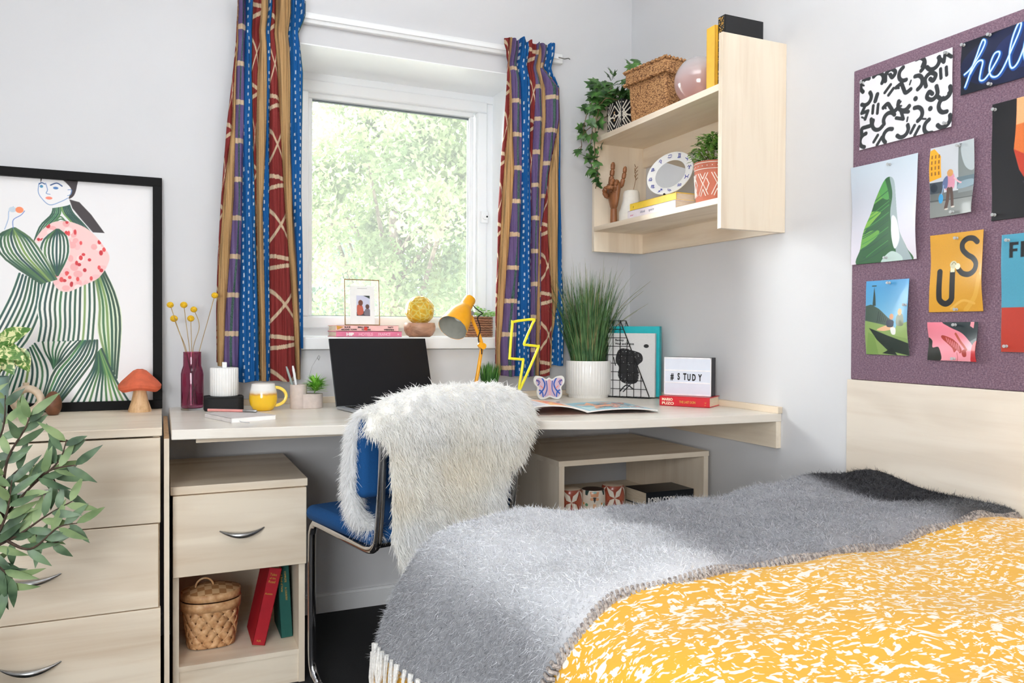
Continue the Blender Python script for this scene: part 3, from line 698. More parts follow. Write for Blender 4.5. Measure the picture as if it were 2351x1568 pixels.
def bcol(P):
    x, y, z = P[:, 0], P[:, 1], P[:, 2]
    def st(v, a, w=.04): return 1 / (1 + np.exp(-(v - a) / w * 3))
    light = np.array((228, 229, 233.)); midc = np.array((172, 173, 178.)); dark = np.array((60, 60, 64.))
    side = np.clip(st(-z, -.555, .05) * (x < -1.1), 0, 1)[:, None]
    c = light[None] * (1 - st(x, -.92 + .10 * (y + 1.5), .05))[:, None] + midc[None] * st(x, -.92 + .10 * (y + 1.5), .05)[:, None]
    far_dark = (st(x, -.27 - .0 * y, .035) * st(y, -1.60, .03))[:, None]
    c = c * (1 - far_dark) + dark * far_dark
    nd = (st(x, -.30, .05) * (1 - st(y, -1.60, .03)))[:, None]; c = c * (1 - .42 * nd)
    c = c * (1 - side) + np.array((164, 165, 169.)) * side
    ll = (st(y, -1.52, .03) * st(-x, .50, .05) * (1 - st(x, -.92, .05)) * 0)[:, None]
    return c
bq = grid_quads(nt_, ny_)
BLK = fur_mat('mohair_wool', .1, .95)
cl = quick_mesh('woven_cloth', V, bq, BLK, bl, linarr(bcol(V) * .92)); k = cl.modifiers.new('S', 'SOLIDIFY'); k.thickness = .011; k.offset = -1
P, N = sample(V, bq, 110000, 77)
N *= np.where(N[:, 2:3] + -N[:, 0:1] * .6 < 0, -1, 1)
f1 = np.stack([lumps(P, 70, s) for s in (11, 12, 13)], 1)
down = np.stack([-.4 * np.ones(len(P)), -.25 * np.ones(len(P)), -.5 * (P[:, 2] < .54)], 1)
D = N * .26 + down * .8 + f1 * .35 + RS.normal(size=P.shape) * .35
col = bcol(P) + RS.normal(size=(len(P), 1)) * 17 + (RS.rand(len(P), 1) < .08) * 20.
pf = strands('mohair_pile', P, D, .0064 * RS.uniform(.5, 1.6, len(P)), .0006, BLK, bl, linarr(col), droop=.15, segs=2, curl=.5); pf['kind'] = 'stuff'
# bound front edge: row of chunky wool stitches
ev = V.reshape(ny_, nt_, 3)[-1]; seg = np.linalg.norm(np.diff(ev, axis=0), axis=1); cum = np.concatenate([[0], np.cumsum(seg)])
m = MB(); n_st = int(cum[-1] / .0095)
for i in range(n_st):
    s = (i + .5) * .0095; p = np.array([np.interp(s, cum, ev[:, k]) for k in range(3)]); tdir = np.array([np.interp(s + .004, cum, ev[:, k]) for k in range(3)]) - p; tdir /= np.linalg.norm(tdir)
    a = p + np.array([0, .006, .004]); b = p + np.array([0, -.0055, -.004]) + tdir * .003; c_ = p + np.array([0, -.002, -.014]) + tdir * .005
    if p[2] < .53: a = p + np.array([-.003, .008, 0]); b = p + np.array([-.006, -.005, 0]); c_ = p + np.array([.004, -.010, -.002])
    m.tube([a, b, c_], .0034, 5)
SM = NT('stitch_wool'); v = SM.coords(); n = SM.noise(v, 160, 2, .6); SM.l(SM.ramp(n, [(.35, (118, 110, 108)), (.6, (186, 176, 168))]), SM.b.inputs['Base Color']); SM.set(Roughness=.95)
obj('stitched_edge', m, SM.m, bl)
# fringe along the hem at the left
hem = V.reshape(ny_, nt_, 3)[:, -1]
FRM = mat('cream_fringe_wool', (224, 222, 218), .95, var=.06, vs=200)
nf = 24
for i in range(nf):
    q = (i + .4) / nf; k = q * (ny_ - 1); p = hem[int(k)] + np.array([-.002, 0, 0]); rs = random.Random(i)
    m = MB(); L = rs.uniform(.10, .14); sx = rs.uniform(-.014, .008); sy = rs.uniform(-.020, .020)
    for w in range(3):
        o = [rs.uniform(-.003, .003) for _ in range(4)]
        pts = [(p[0] + o[0], p[1] + o[1], p[2] + .012), (p[0] - .004 + o[2], p[1] + sy * .3 + o[1], p[2] - L * .3), (p[0] - .003 + sx + o[0], p[1] + sy * .7 + o[3], p[2] - L * .7), (p[0] + sx + o[2] * 1.5, p[1] + sy + o[3] * 1.5, p[2] - L + rs.uniform(-.01, .01))]
        m.tube(spline(pts, 3), lambda q: .0034 - .0018 * q, 6)
    obj('tassel', m, FRM, bl)

# ================================================================== SMALL MATERIALS
GREENL = leafy = None
def plant_mat(name, c1, c2, rough=.5, trans=.15, sc=30):
    t = NT(name); v = t.coords(); c = t.ramp(t.noise(v, sc, 2), [(.35, c1), (.65, c2)]); t.l(c, t.b.inputs['Base Color']); t.set(Roughness=rough)
    tr = t.n('ShaderNodeBsdfTranslucent'); t.l(c, tr.inputs['Color']); mx = t.n('ShaderNodeMixShader'); mx.inputs[0].default_value = trans
    t.l(t.b.outputs[0], mx.inputs[1]); t.l(tr.outputs[0], mx.inputs[2]); t.l(mx.outputs[0], t.out.inputs['Surface']); return t.m
PAGES = NT('page_edges'); v = PAGES.coords((30, 30, 900)); PAGES.l(PAGES.ramp(PAGES.noise(v, 1, 2), [(.35, (222, 206, 178)), (.65, (240, 228, 206))]), PAGES.b.inputs['Base Color']); PAGES.set(Roughness=.9); PAGES = PAGES.m
PAPER = paint_mat('printed_paper', .45, spec=.35)
WHITEP = mat('white_paper', (244, 243, 240), .7, var=.01)
BLACKT = mat('black_ink', (20, 20, 22), .6); WHITET = mat('white_ink', (248, 244, 240), .6); GOLDT = mat('gold_foil', (226, 178, 84), .35, .4); CREAMT = mat('cream_ink', (246, 232, 204), .6)
CERAM = mat('white_ceramic', (240, 239, 236), .25, var=.01, coat=.4); MATTW = mat('matt_white_ceramic', (240, 240, 238), .7, var=.01)
SOIL = mat('soil', (52, 40, 32), .95, var=.3, vs=120)
def glassmat(name, col, rough=.02, ior=1.45, wt=1.0): return mat(name, col, rough, trans=wt, ior=ior, var=.001)

def book(name, label, O, a, b, T, cover, parent_group=None, cv_t=.0022, page_in=.004, spine_text=(), soft=False):
    """a: vector along the spine, b: vector from spine to fore edge, T: up vector (thickness). O: bottom corner at spine"""
    O, a, b, T = Vector(O), Vector(a), Vector(b), Vector(T); n = T.normalized(); ah, bh = a.normalized(), b.normalized()
    t = thing(name, label, 'book', O + a / 2 + b / 2, parent_group)
    m = MB(); m.obox(O, a, b, n * cv_t); m.obox(O + T - n * cv_t, a, b, n * cv_t); m.obox(O, a, bh * cv_t, T)
    # slightly rounded spine
    prof_ = []
    obj('cover', m, cover, t, bev=.0008)
    m = MB(); m.obox(O + n * cv_t + ah * page_in + bh * cv_t, a - ah * 2 * page_in, b - bh * (page_in + cv_t), T - n * 2 * cv_t); obj('page_block', m, PAGES if not soft else WHITEP, t)
    for (s, along, upf, size, xs, mt, shear, bold) in spine_text:
        text('spine_lettering', s, size, O + a * along + T * upf - bh * .0004, a, T, mt, t, xs=xs, shear=shear, bold=bold)
    return t

# ================================================================== ON THE CHEST
CZ = .75
t = thing('framed_print', 'large black framed print of a woman in green striped dress, leaning on the wall', 'picture', (-2.10, -.04, CZ))
ang = math.atan2(.035, .745); FX0, FX1, FH = -2.42, -1.800, .7465
def lean(x, zz, off=0.0):   # point on the leaning frame front
    return (x, -.047 + zz * math.sin(ang) - off * math.cos(ang), CZ + .0005 + zz * math.cos(ang) - 0 * off)
FMx = Matrix.Translation((0, -.047, CZ + .0005)) @ Matrix.Rotation(-ang, 4, 'X')
m = MB(FMx); m.frame(FX0, FX1, 0, FH, .0275, -.012, .012)
obj('frame', m, mat('black_frame', (14, 13, 14), .6, var=.05, spec=.2), t, bev=.001)
art = Cv(-420, 915, 0, 1376, 620, 640, (239, 237, 238))
def AP(x, y): return (x, 1376 - (y - (62 + .0745 * x)) * 1376.0 / ((1446 - .03 * x) - (62 + .0745 * x)))
def APs(pts): return [AP(*p) for p in pts]
GD, GM, GL = (44, 82, 66), (74, 118, 78), (120, 160, 92)
def stripes(L, R, n, w, shade, bg=(240, 240, 234), seed=0, body=True):
    rr = random.Random(seed); Ls, Rs_ = spline(APs(L), 10), spline(APs(R), 10); k = min(len(Ls), len(Rs_))
    Ls = np.array([Ls[int(i * (len(Ls) - 1) / (k - 1))] for i in range(k)]); Rs_ = np.array([Rs_[int(i * (len(Rs_) - 1) / (k - 1))] for i in range(k)])
    if body: art.poly(np.concatenate([Ls, Rs_[::-1]]), bg)
    for i in range(n):
        q = (i + .5) / n; c = GD if rr.random() < shade else (GM if rr.random() < .6 else GL)
        c = tuple(v_ + rr.randint(-8, 8) for v_ in c); art.stroke((Ls * (1 - q) + Rs_ * q)[::3], w, c, smooth=False)
stripes([(355, 245), (345, 300), (285, 370), (255, 465)], [(400, 240), (400, 300), (350, 370), (300, 440)], 5, 9, .7, seed=1)
stripes([(400, 240), (405, 285), (430, 320), (480, 380)], [(445, 228), (470, 290), (530, 360), (578, 425)], 6, 9, .7, seed=2)
for k in range(3): art.stroke(APs([(330 + 14 * k, 395 - 12 * k), (395, 325 - 16 * k + 20), (450 - 10 * k, 350)]), 8, GM)
# trousers / cloak
stripes([(-60, 1010), (-90, 1100), (-110, 1250), (-120, 1430)], [(60, 1090), (70, 1170), (60, 1280), (40, 1430)], 10, 11, .8, seed=15)
stripes([(175, 655), (130, 790), (45, 985), (-40, 1180)], [(310, 720), (300, 880), (240, 1050), (150, 1180)], 8, 12, .75, seed=3)
stripes([(305, 715), (275, 850), (285, 960), (270, 1065)], [(590, 690), (598, 850), (590, 980), (585, 1060)], 12, 12, .55, seed=4)
stripes([(585, 690), (605, 850), (600, 1000), (640, 1150)], [(635, 625), (705, 780), (738, 960), (712, 1300)], 6, 13, .2, bg=(222, 232, 206), seed=5)
stripes([(175, 1170), (150, 1250), (120, 1330), (90, 1440)], [(270, 1075), (330, 1190), (345, 1290), (310, 1440)], 8, 12, .8, seed=6)
stripes([(290, 1070), (310, 1130), (345, 1190), (365, 1240)], [(500, 1065), (440, 1130), (400, 1190), (372, 1240)], 7, 10, .6, seed=7)
stripes([(500, 1065), (420, 1165), (350, 1260), (300, 1440)], [(605, 1060), (600, 1150), (520, 1280), (400, 1440)], 8, 13, .7, seed=8)
stripes([(600, 1140), (570, 1230), (510, 1330), (440, 1440)], [(625, 1110), (690, 1260), (740, 1350), (800, 1440)], 11, 12, .7, seed=9)
stripes([(60, 1090), (40, 1200), (30, 1300), (20, 1440)], [(200, 1120), (170, 1220), (130, 1330), (110, 1440)], 6, 12, .8, seed=10)
# shawl
sh = [(350, 352), (400, 340), (470, 350), (560, 400), (640, 500), (666, 575), (610, 680), (520, 730), (440, 768), (385, 752), (360, 690), (420, 600), (440, 500), (420, 420), (370, 395), (320, 430), (285, 470), (262, 460), (300, 395)]
art.poly(APs(sh), (247, 205, 202), smooth=True); art.clip = art.full(APs(sh), True)
rr = random.Random(4)
for k in range(60):
    c = AP(rr.uniform(260, 670), rr.uniform(340, 770)); art.disc(c, rr.uniform(14, 26), rr.choice([(240, 172, 172), (250, 224, 220), (244, 190, 190)]), rr.uniform(14, 24))
for k in range(46):
    c = AP(rr.uniform(270, 665), rr.uniform(340, 765)); art.disc(c, rr.uniform(7, 12), rr.choice([(212, 52, 58), (224, 74, 76), (196, 40, 50)]), rr.uniform(8, 17))
art.clip = None
stripes([(375, 392), (300, 460), (290, 560), (380, 668)], [(390, 392), (440, 440), (445, 550), (385, 668)], 8, 11, .7, seed=11)
stripes([(150, 385), (62, 440), (90, 560), (290, 718)], [(160, 385), (250, 450), (320, 560), (380, 690)], 11, 12, .6, seed=12)
# head, hair, hand
art.poly(APs([(292, 85), (280, 150), (292, 195), (330, 240), (355, 245), (350, 262), (448, 240), (440, 205), (458, 160), (440, 80)]), (240, 238, 240), smooth=True)
art.poly(APs([(395, 70), (485, 70), (486, 130), (470, 185), (442, 203), (456, 150), (430, 110)]), (58, 48, 52), smooth=True); art.poly(APs([(290, 70), (303, 70), (292, 110)]), (58, 48, 52))
art.poly(APs([(445, 208), (500, 225), (565, 300), (640, 412), (575, 408), (520, 340), (462, 262)]), (62, 54, 56))
B1 = (104, 140, 190)
art.stroke(APs([(284, 110), (279, 160), (296, 200), (340, 242), (400, 222), (438, 200)]), 4, B1); art.stroke(APs([(318, 110), (328, 150), (322, 172), (342, 178)]), 4, B1)
art.stroke(APs([(345, 122), (378, 110), (406, 128)]), 7, (44, 78, 132)); art.stroke(APs([(284, 116), (298, 108), (314, 116)]), 6, (44, 78, 132))
art.disc(AP(372, 140), 14, (70, 120, 180), 8); art.disc(AP(296, 130), 9, (70, 140, 180), 9); art.disc(AP(336, 201), 18, (238, 132, 110), 9)
art.stroke(APs([(438, 150), (458, 152), (452, 178), (436, 186)]), 4, B1)
art.stroke(APs([(106, 392), (124, 330), (128, 280), (150, 255)]), 4, (150, 175, 210)); art.stroke(APs([(150, 385), (150, 335), (190, 305), (208, 280)]), 4, (90, 120, 190)); art.disc(AP(146, 272), 20, (200, 215, 226), 16)
art.disc(AP(182, 274), 21, (244, 140, 96), 19)
kx = (FX1 - .0275 - (-2.29)) / 915.0
def fart(X, Y):
    x = -2.29 + X * kx; zz = .0275 + Y / 1376.0 * (FH - .055); k = np.clip(x, FX0 + .0275, None)
    return np.stack([k, -.047 + zz * math.sin(ang) + .004 * math.cos(ang), CZ + .0005 + zz * math.cos(ang) - .004 * math.sin(ang)], 1)
sheet('print', art, fart, PAPER, t)
m = MB(FMx); m.box(FX0 + .02, FX1 - .02, .006, .010, .02, FH - .02); obj('backing_board', m, BARE, t)

# pothos in teal pot
def leafshape(c, d, n, L, w, mbx, fold=.25, seg=5):
    """pointed leaf: base c, direction d, normal n"""
    c, d, n = Vector(c), Vector(d).normalized(), Vector(n); s = d.cross(n); s = s.normalized() if s.length > 1e-5 else Vector((1, 0, 0)); n = s.cross(d)
    vs = []; fs = []
    for i in range(seg + 1):
        t_ = i / seg; ww = w * (math.sin(PI * t_ ** .75)) ** .9 if 0 < t_ < 1 else 0.0002; p = c + d * L * t_ - n * (.25 * L * t_ * t_)
        vs += [p + s * ww + n * ww * fold, p, p - s * ww + n * ww * fold]
    for i in range(seg):
        a = i * 3; fs += [(a, a + 1, a + 4, a + 3), (a + 1, a + 2, a + 5, a + 4)]
    mbx.add(vs, fs)
t = thing('potted_pothos', 'variegated trailing pothos in a teal pot at the left picture edge', 'potted plant', (-2.245, -.30, CZ))
m = MB(); m.lathe([(.0, 0), (.040, 0), (.048, .01), (.055, .125), (.051, .125), (.046, .10), (0, .10)], (-2.238, -.30, CZ), 32); obj('pot', m, mat('teal_glaze', (124, 156, 150), .5), t)
VG = NT('variegated_leaf'); v = VG.coords(); n_ = VG.noise(v, 70, 2, .5, 1); VG.l(VG.ramp(n_, [(.42, (78, 122, 52)), (.52, (110, 148, 70)), (.6, (226, 224, 168))]), VG.b.inputs['Base Color']); VG.set(Roughness=.35)
m = MB(); st = MB()
for (bx, bz, dx, dy, dz, L) in ((-2.205, .965, .75, -.2, .55, .085), (-2.215, .955, .8, -.4, -.25, .085), (-2.21, .985, -.5, -.3, .5, .07), (-2.20, .93, .6, -.5, -.8, .06), (-2.17, .955, .5, -.2, -.9, .075), (-2.235, .95, .1, -.8, .3, .07), (-2.225, .935, -.6, -.6, -.2, .08),
                                (-2.245, .99, .3, -.3, .7, .06), (-2.22, .915, .3, -.8, -.5, .06), (-2.26, .96, -.8, -.2, .1, .08), (-2.235, .97, .9, .1, .15, .07)):
    leafshape((bx, -.30 + dy * .04, bz), (dx, dy, dz), (-.1, -.75, .5), L, L * .32, m); st.tube([(-2.238, -.30, CZ + .10), (bx - .01, -.30, bz - .04), (bx, -.30 + dy * .04, bz)], .002, 5)
obj('leaves', m, VG.m, t); obj('stems', st, plant_mat('green_stem', (110, 140, 66), (130, 160, 80)), t)
m = MB(); m.lathe([(0, .098), (.047, .098), (.047, .102), (0, .104)], (-2.238, -.30, CZ), 24); obj('soil', m, SOIL, t)

# ring vase
t = thing('ring_vase', 'squat beige ceramic ring vase with a hole through its middle', 'vase', (-2.163, -.13, CZ))
m = MB(); c = Vector((-2.163, -.13, CZ + .0445))
nU, nV = 40, 16; vs = []; fs = []
for i in range(nU):
    a = 2 * PI * i / nU
    for j in range(nV):
        b = 2 * PI * j / nV; sx = 1 + .05 * math.cos(2 * a + .6)
        R_, r_ = .0325, .0105 + (.0025 if math.sin(a) < -.3 else 0)
        rad = R_ + r_ * math.cos(b); zz = rad * math.sin(a) * 1.05; zz = max(zz, -.0440)
        vs.append((c.x + sx * rad * math.cos(a), c.y + .019 * math.sin(b), c.z + zz))
for i in range(nU):
    for j in range(nV):
        fs.append((i * nV + j, ((i + 1) % nU) * nV + j, ((i + 1) % nU) * nV + (j + 1) % nV, i * nV + (j + 1) % nV))
m.add(vs, fs); BG = mat('sand_stoneware', (222, 202, 178), .75, var=.04, vs=60, bump=.15, bs=300); obj('body', m, BG, t)
m = MB(); m.lathe([(.008, 0), (.009, .010), (.0065, .010), (.006, 0)], (c.x - .004, c.y, c.z + .042), 20); obj('neck', m, BG, t)
m = MB(); m.sphere((-2.096, -.15, CZ + .033), .0235, 28, .038, 16); m.V = [(a, b, max(z, CZ + .0005)) for a, b, z in m.V]
tag(obj('wooden_egg', m, mat('walnut', (104, 66, 44), .5, var=.12, vs=60), None), 'small dark walnut egg shaped ornament in front of the framed print', 'ornament')
t = thing('wooden_mushroom', 'pale wooden toadstool with orange red cap on the chest', 'ornament', (-1.864, -.13, CZ))
m = MB(); m.lathe([(0, 0), (.0325, 0), (.033, .006), (.024, .035), (.019, .060), (.020, .078), (0, .08)], (-1.864, -.13, CZ), 32); obj('stalk', m, wood('z', 'stalk_wood', (228, 192, 146), (196, 148, 98), sc=6), t)
m = MB(); m.lathe([(0, .072), (.030, .068), (.052, .066), (.0605, .073), (.0615, .082), (.052, .094), (.034, .112), (.020, .126), (.008, .132), (0, .1325)], (-1.864, -.13, CZ), 40)
m.V = [(x, y, z + .004 * math.sin(3 * math.atan2(y + .13, x + 1.864)) * min(1, math.hypot(x + 1.864, y + .13) / .05)) for x, y, z in m.V]
obj('cap', m, mat('terracotta_red', (206, 98, 66), .65, var=.06, vs=50), t)

# ================================================================== ON THE DESK
t = thing('glass_vase', 'plum purple glass bottle vase holding six dried yellow ball flowers', 'vase', (-1.712, -.10, DZ))
c = (-1.712, -.10, DZ); m = MB()
m.lathe([(0, .0075), (.033, .0075), (.0342, .010), (.0345, .115), (.032, .128), (.0275, .142), (.027, .184), (.0275, .186), (.0250, .186), (.0245, .142), (.029, .127), (.0315, .114), (.031, .016), (0, .014)], c, 40)
obj('glass', m, glassmat('plum_glass', (206, 120, 152), .02, wt=.95), t)
m = MB(); m.lathe([(0, 0), (.034, 0), (.0345, .006), (0, .007)], (c[0], c[1], c[2] + .0001), 40); obj('clear_foot', m, glassmat('clear_glass', (240, 240, 242), .02), t)
m = MB(); st = MB(); YB = mat('craspedia_yellow', (224, 178, 34), .9, var=.12, vs=300, bump=.8, bs=900)
for i, (x, z, r_) in enumerate([(-1.777, 1.083, .0105), (-1.737, 1.084, .0110), (-1.707, 1.070, .0105), (-1.645, 1.116, .0105), (-1.766, 1.040, .0115), (-1.716, 1.041, .0110)]):
    x2 = x; fl = MB(); y_ = -.10 + (i % 3 - 1) * .012
    bx = c[0] + (x - c[0]) * .3; k = .018 * (1 if i == 2 else 0)
    st.tube(spline([(c[0] - (x - c[0]) * .25, -.10, DZ + .02), (bx, -.10 + (i % 3 - 1) * .006, DZ + .185), (bx + (x - bx) * .6 + k, y_, DZ + .185 + (z - DZ - .185) * .6), (x2, y_, z)], 6), .0012, 6)
    fl.sphere((x, y_, z), r_, 16, r_ * .92, 10); obj('flower_head', fl, YB, t)
obj('stems', st, plant_mat('dried_stem', (150, 122, 78), (176, 148, 92), .8, 0), t)

t = thing('ribbed_jar', 'white ribbed ceramic jar with a square peg, standing on a black box', 'jar', (-1.618, -.14, .793))
m = MB(); m.lathe([(0, 0), (.0405, 0), (.0425, .003), (.0425, .088), (.041, .0905), (0, .0905)], (-1.618, -.14, .793), 192, rib=.016, nrib=32); obj('body', m, MATTW, t, angle=60)
m = MB(); m.box(-1.6245, -1.6105, -.147, -.133, .8835, .901); obj('peg', m, MATTW, t, bev=.001)
m = MB(); c = (-1.620, -.143)
pp = []
for k in range(32):
    a = 2 * PI * k / 32; pp.append((c[0] + .059 * max(-1, min(1, 1.18 * math.cos(a))), c[1] + .050 * max(-1, min(1, 1.18 * math.sin(a)))))
m.prism(pp, DZ, .788); m.prism([(c[0] + (p[0] - c[0]) * 1.0, c[1] + (p[1] - c[1]) * 1.0) for p in pp], .7882, .7928)
tag(obj('black_box', m, mat('matt_black', (28, 28, 30), .8, var=.1, vs=200), None, bev=.001), 'low matt black lidded box under the white ribbed jar', 'box')

t = thing('mug', 'round bellied mug, white glaze above and yellow below', 'mug', (-1.505, -.205, DZ))
c = (-1.505, -.205, DZ); m = MB()
m.lathe([(0, 0), (.026, 0), (.031, .003), (.040, .018), (.0435, .036), (.0425, .055), (.038, .073), (.0355, .086), (.0335, .086), (.036, .072), (.040, .054), (.041, .036), (.036, .018), (.026, .006), (0, .005)], c, 48)
MG = NT('two_tone_glaze'); tc_ = MG.coords(); sp_ = MG.n('ShaderNodeSeparateXYZ'); MG.l(tc_, sp_.inputs[0]); nz = MG.noise(tc_, 60, 2); ad = MG.n('ShaderNodeMath', operation='MULTIPLY_ADD'); ad.inputs[1].default_value = .006; MG.l(nz, ad.inputs[0]); MG.l(sp_.outputs['Z'], ad.inputs[2])
mr = MG.n('ShaderNodeMapRange'); mr.inputs['From Min'].default_value = 0; mr.inputs['From Max'].default_value = .1; MG.l(ad.outputs[0], mr.inputs['Value'])
MG.l(MG.ramp(mr.outputs[0], [(0, (244, 200, 28)), (.50, (240, 192, 36)), (.56, (206, 150, 60)), (.62, (232, 220, 200)), (.7, (240, 238, 234))]), MG.b.inputs['Base Color']); MG.set(Roughness=.15); MG.b.inputs['Coat Weight'].default_value = .5
obj('cup', m, MG.m, t)
m = MB(); hp = []
for k in range(15):
    a = -PI / 2 + PI * k / 14; hp.append((c[0] + .036 + .0365 * math.cos(a) * .95, c[1] - .004, c[2] + .044 + .029 * math.sin(a)))
m.tube(hp, .0042, 8, flat=1.2); obj('handle', m, mat('yellow_glaze', (248, 214, 92), .2, coat=.5), t)

# notebook and pen
t = thing('notebook', 'white notebook lying on the left of the desk under a pink pen', 'notebook', (-1.60, -.38, DZ))
O = Vector((-1.642, -.520, DZ)); a = Vector((.145, .035, 0)); b = Vector((-.040, .19, 0)).normalized() * .185; 
O = Vector((-1.627, -.535, DZ)); a = Vector((.125, .045, 0)); b = Vector((-.060, .175, 0))
m = MB(); m.obox(O, a, b, (0, 0, .0012)); m.obox(O + Vector((0, 0, .0118)), a, b, (0, 0, .0012)); m.obox(O, b, a.normalized() * .0014, (0, 0, .013)); obj('cover', m, mat('stone_cover', (214, 208, 206), .7), t)
m = MB(); m.obox(O + Vector((0, 0, .0012)) + a * .012, a * .97, b * .985, (0, 0, .0106)); obj('page_block', m, WHITEP, t)
m = MB(); e = O + a * .16; m.tube([e + Vector((0, .01, .006)), e + Vector((.004, -.006, .003)), e + Vector((.014, -.018, .002)), e + Vector((.026, -.026, .0015))], .0009, 5); obj('ribbon', m, mat('grey_ribbon', (170, 170, 176), .6), t)
m = MB(); s = Vector((-1.676, -.315, DZ + .0175)); e = Vector((-1.545, -.400, DZ + .0175)); d = (e - s)
m.tube([s, s + d * .02, s + d * .72], .0042, 10); m.mi = 0
t2 = thing('pen', 'pink barrelled pen resting across the white notebook', 'pen', s + d * .5 - Vector((0, 0, .0042)))
obj('barrel', m, mat('blush_pink', (222, 150, 144), .4), t2)
m = MB(); m.tube([s + d * .72, s + d * .74, s + d * .98, s + d], lambda q: .0040 if q < .9 else .002, 10); obj('cap', m, STEEL, t2)

# pen pot with succulent
t = thing('double_planter', 'pinkish grey concrete double pot, tall side for pens, low side for a succulent', 'planter', (-1.365, -.19, DZ))
CN = mat('pink_concrete', (206, 192, 184), .85, var=.03, vs=60, bump=.1, bs=300)
m = MB(); cx1, cx2, cy = -1.392, -1.345, -.185
m.lathe([(0, 0), (.0255, 0), (.027, .002), (.027, .079), (.0235, .079), (.0225, .012), (0, .012)], (cx1, cy, DZ), 36); obj('pen_pot', m, CN, t)
m = MB(); m.prism([(cx1 + .01, cy - .0265), (cx2 + .006, cy - .0265), (cx2 + .024, cy - .018), (cx2 + .0325, cy), (cx2 + .024, cy + .018), (cx2 + .006, cy + .0265), (cx1 + .01, cy + .0265)], DZ, DZ + .048); obj('plant_pot', m, CN, t, bev=.002)
PC, PG = plant_mat('succulent_green', (96, 172, 50), (176, 232, 104), .4, .3, 60), None
m = MB(); rr = random.Random(5)
for k in range(200):
    a_ = rr.uniform(0, 6.28); el = rr.uniform(.15, 1.4); d = Vector((math.cos(a_) * math.cos(el), math.sin(a_) * math.cos(el), math.sin(el))); L = rr.uniform(.030, .046)
    base_ = Vector((cx2 + .010, cy, DZ + .052 + rr.uniform(0, .022))); leafshape(base_ + d * .006, d, Vector((0, 0, 1)) + d * .01, L, .0036, m, seg=3)
obj('succulent', m, PC, t)
for nm, lb, mt_, P0, P1, r_ in (('pen', 'grey pen leaning left in the concrete pen pot', mat('sage_grey', (150, 164, 162), .4), (-1.392, -.185, DZ + .014), (-1.432, -.195, .887), .0038), ('pen', 'white pen standing in the concrete pen pot', mat('pen_white', (238, 238, 238), .3), (-1.388, -.180, DZ + .014), (-1.409, -.178, .888), .0042)):
    m = MB(); P0, P1 = Vector(P0), Vector(P1); m.tube([P0, P0.lerp(P1, .9), P1], lambda q: r_ if q < .95 else r_ * .6, 10); tag(obj(nm, m, mt_, None), lb, 'pen')
m = MB(); m.tube([(-1.385, -.18, DZ + .014), (-1.345, -.17, .885), (-1.325, -.168, .918)], .0009, 5); m.tube([(-1.3235, -.168, .905), (-1.319, -.168, .915), (-1.3225, -.168, .922), (-1.328, -.168, .914), (-1.3235, -.168, .905)], .0008, 5)
tag(obj('wire_clip_holder', m, STEEL, None), 'thin wire with a looped end rising behind the succulent', 'wire')

# laptop
t = thing('laptop', 'open black laptop facing the chair, screen dark', 'laptop', (-1.10, -.28, DZ))
BLp = Vector((-1.283, -.262, DZ + .008)); rd = Vector((.985, .17, 0)).normalized(); bk = Vector((-rd.y, rd.x, 0)); W_ = .358
up = (Vector((0, 0, 1)) * math.cos(.30) + bk * math.sin(.30)).normalized(); nr = rd.cross(up)
m = MB(); m.obox(BLp, rd * W_, up * .232, -nr * -.0001 - nr * .006); obj('lid', m, mat('dark_graphite', (52, 54, 58), .4), t, bev=.001)
m = MB(); m.obox(BLp + rd * .001 + up * .001 + nr * .0002, rd * (W_ - .002), up * .230, nr * .0014); obj('screen', m, mat('screen_black', (30, 30, 32), .45, var=.01, spec=.15), t, smooth=False)
m = MB(); m.obox(BLp - Vector((0, 0, .007)), rd * W_, -bk * .235, Vector((0, 0, .009))); obj('base', m, mat('silver_plastic', (150, 154, 160), .4), t, bev=.002)
kb = MB()
for r_ in range(5):
    for k in range(14): kb.obox(BLp + rd * (.018 + k * .0235) - bk * (.030 + r_ * .021) + Vector((0, 0, .002)), rd * .019, -bk * .017, Vector((0, 0, .0018)))
o = obj('keyboard', kb, mat('key_black', (26, 26, 28), .5), t)

# little grass pot
def blades(m, c, r0, n, Lr, spread, w, rr, seg=6, droop=.25):
    for k in range(n):
        a_ = rr.uniform(0, 6.28); q = rr.random() ** .6; rad = r0 * q; b0 = Vector((c[0] + rad * math.cos(a_), c[1] + rad * math.sin(a_), c[2])); L = rr.uniform(*Lr)
        tl = spread * q * rr.uniform(.3, 1.3); a2 = a_ + rr.uniform(-.5, .5); d = Vector((math.cos(a2) * tl, math.sin(a2) * tl, 1)).normalized(); h = Vector((math.cos(a2), math.sin(a2), 0)); s = Vector((math.sin(a2 + rr.uniform(-1, 1)), -math.cos(a2), 0)).normalized()
        vs = []; fs = []; dr = droop * rr.uniform(0, 1.6) * (.3 + q)
        for i in range(seg + 1):
            t_ = i / seg; p = b0 + d * L * t_ + h * dr * L * t_ * t_ * .6 - Vector((0, 0, 1)) * dr * L * t_ ** 3 * .45; ww = w * (1 - t_ ** 2.2) + .0002
            vs += [p + s * ww, p - s * ww]
        fs = [(2 * i, 2 * i + 1, 2 * i + 3, 2 * i + 2) for i in range(seg)]; m.add(vs, fs)
GG = plant_mat('grass_green', (60, 100, 60), (104, 142, 88), .5, .15, 25); GY = plant_mat('grass_olive', (128, 138, 84), (164, 156, 108), .5, .15, 25)
t = thing('potted_grass', 'small dark green artificial grass tuft seen above the sheepskin', 'potted plant', (-.718, -.19, DZ))
m = MB(); m.lathe([(0, 0), (.026, 0), (.031, .004), (.033, .062), (.030, .062), (.029, .05), (0, .05)], (-.718, -.19, DZ), 28); obj('pot', m, MATTW, t)
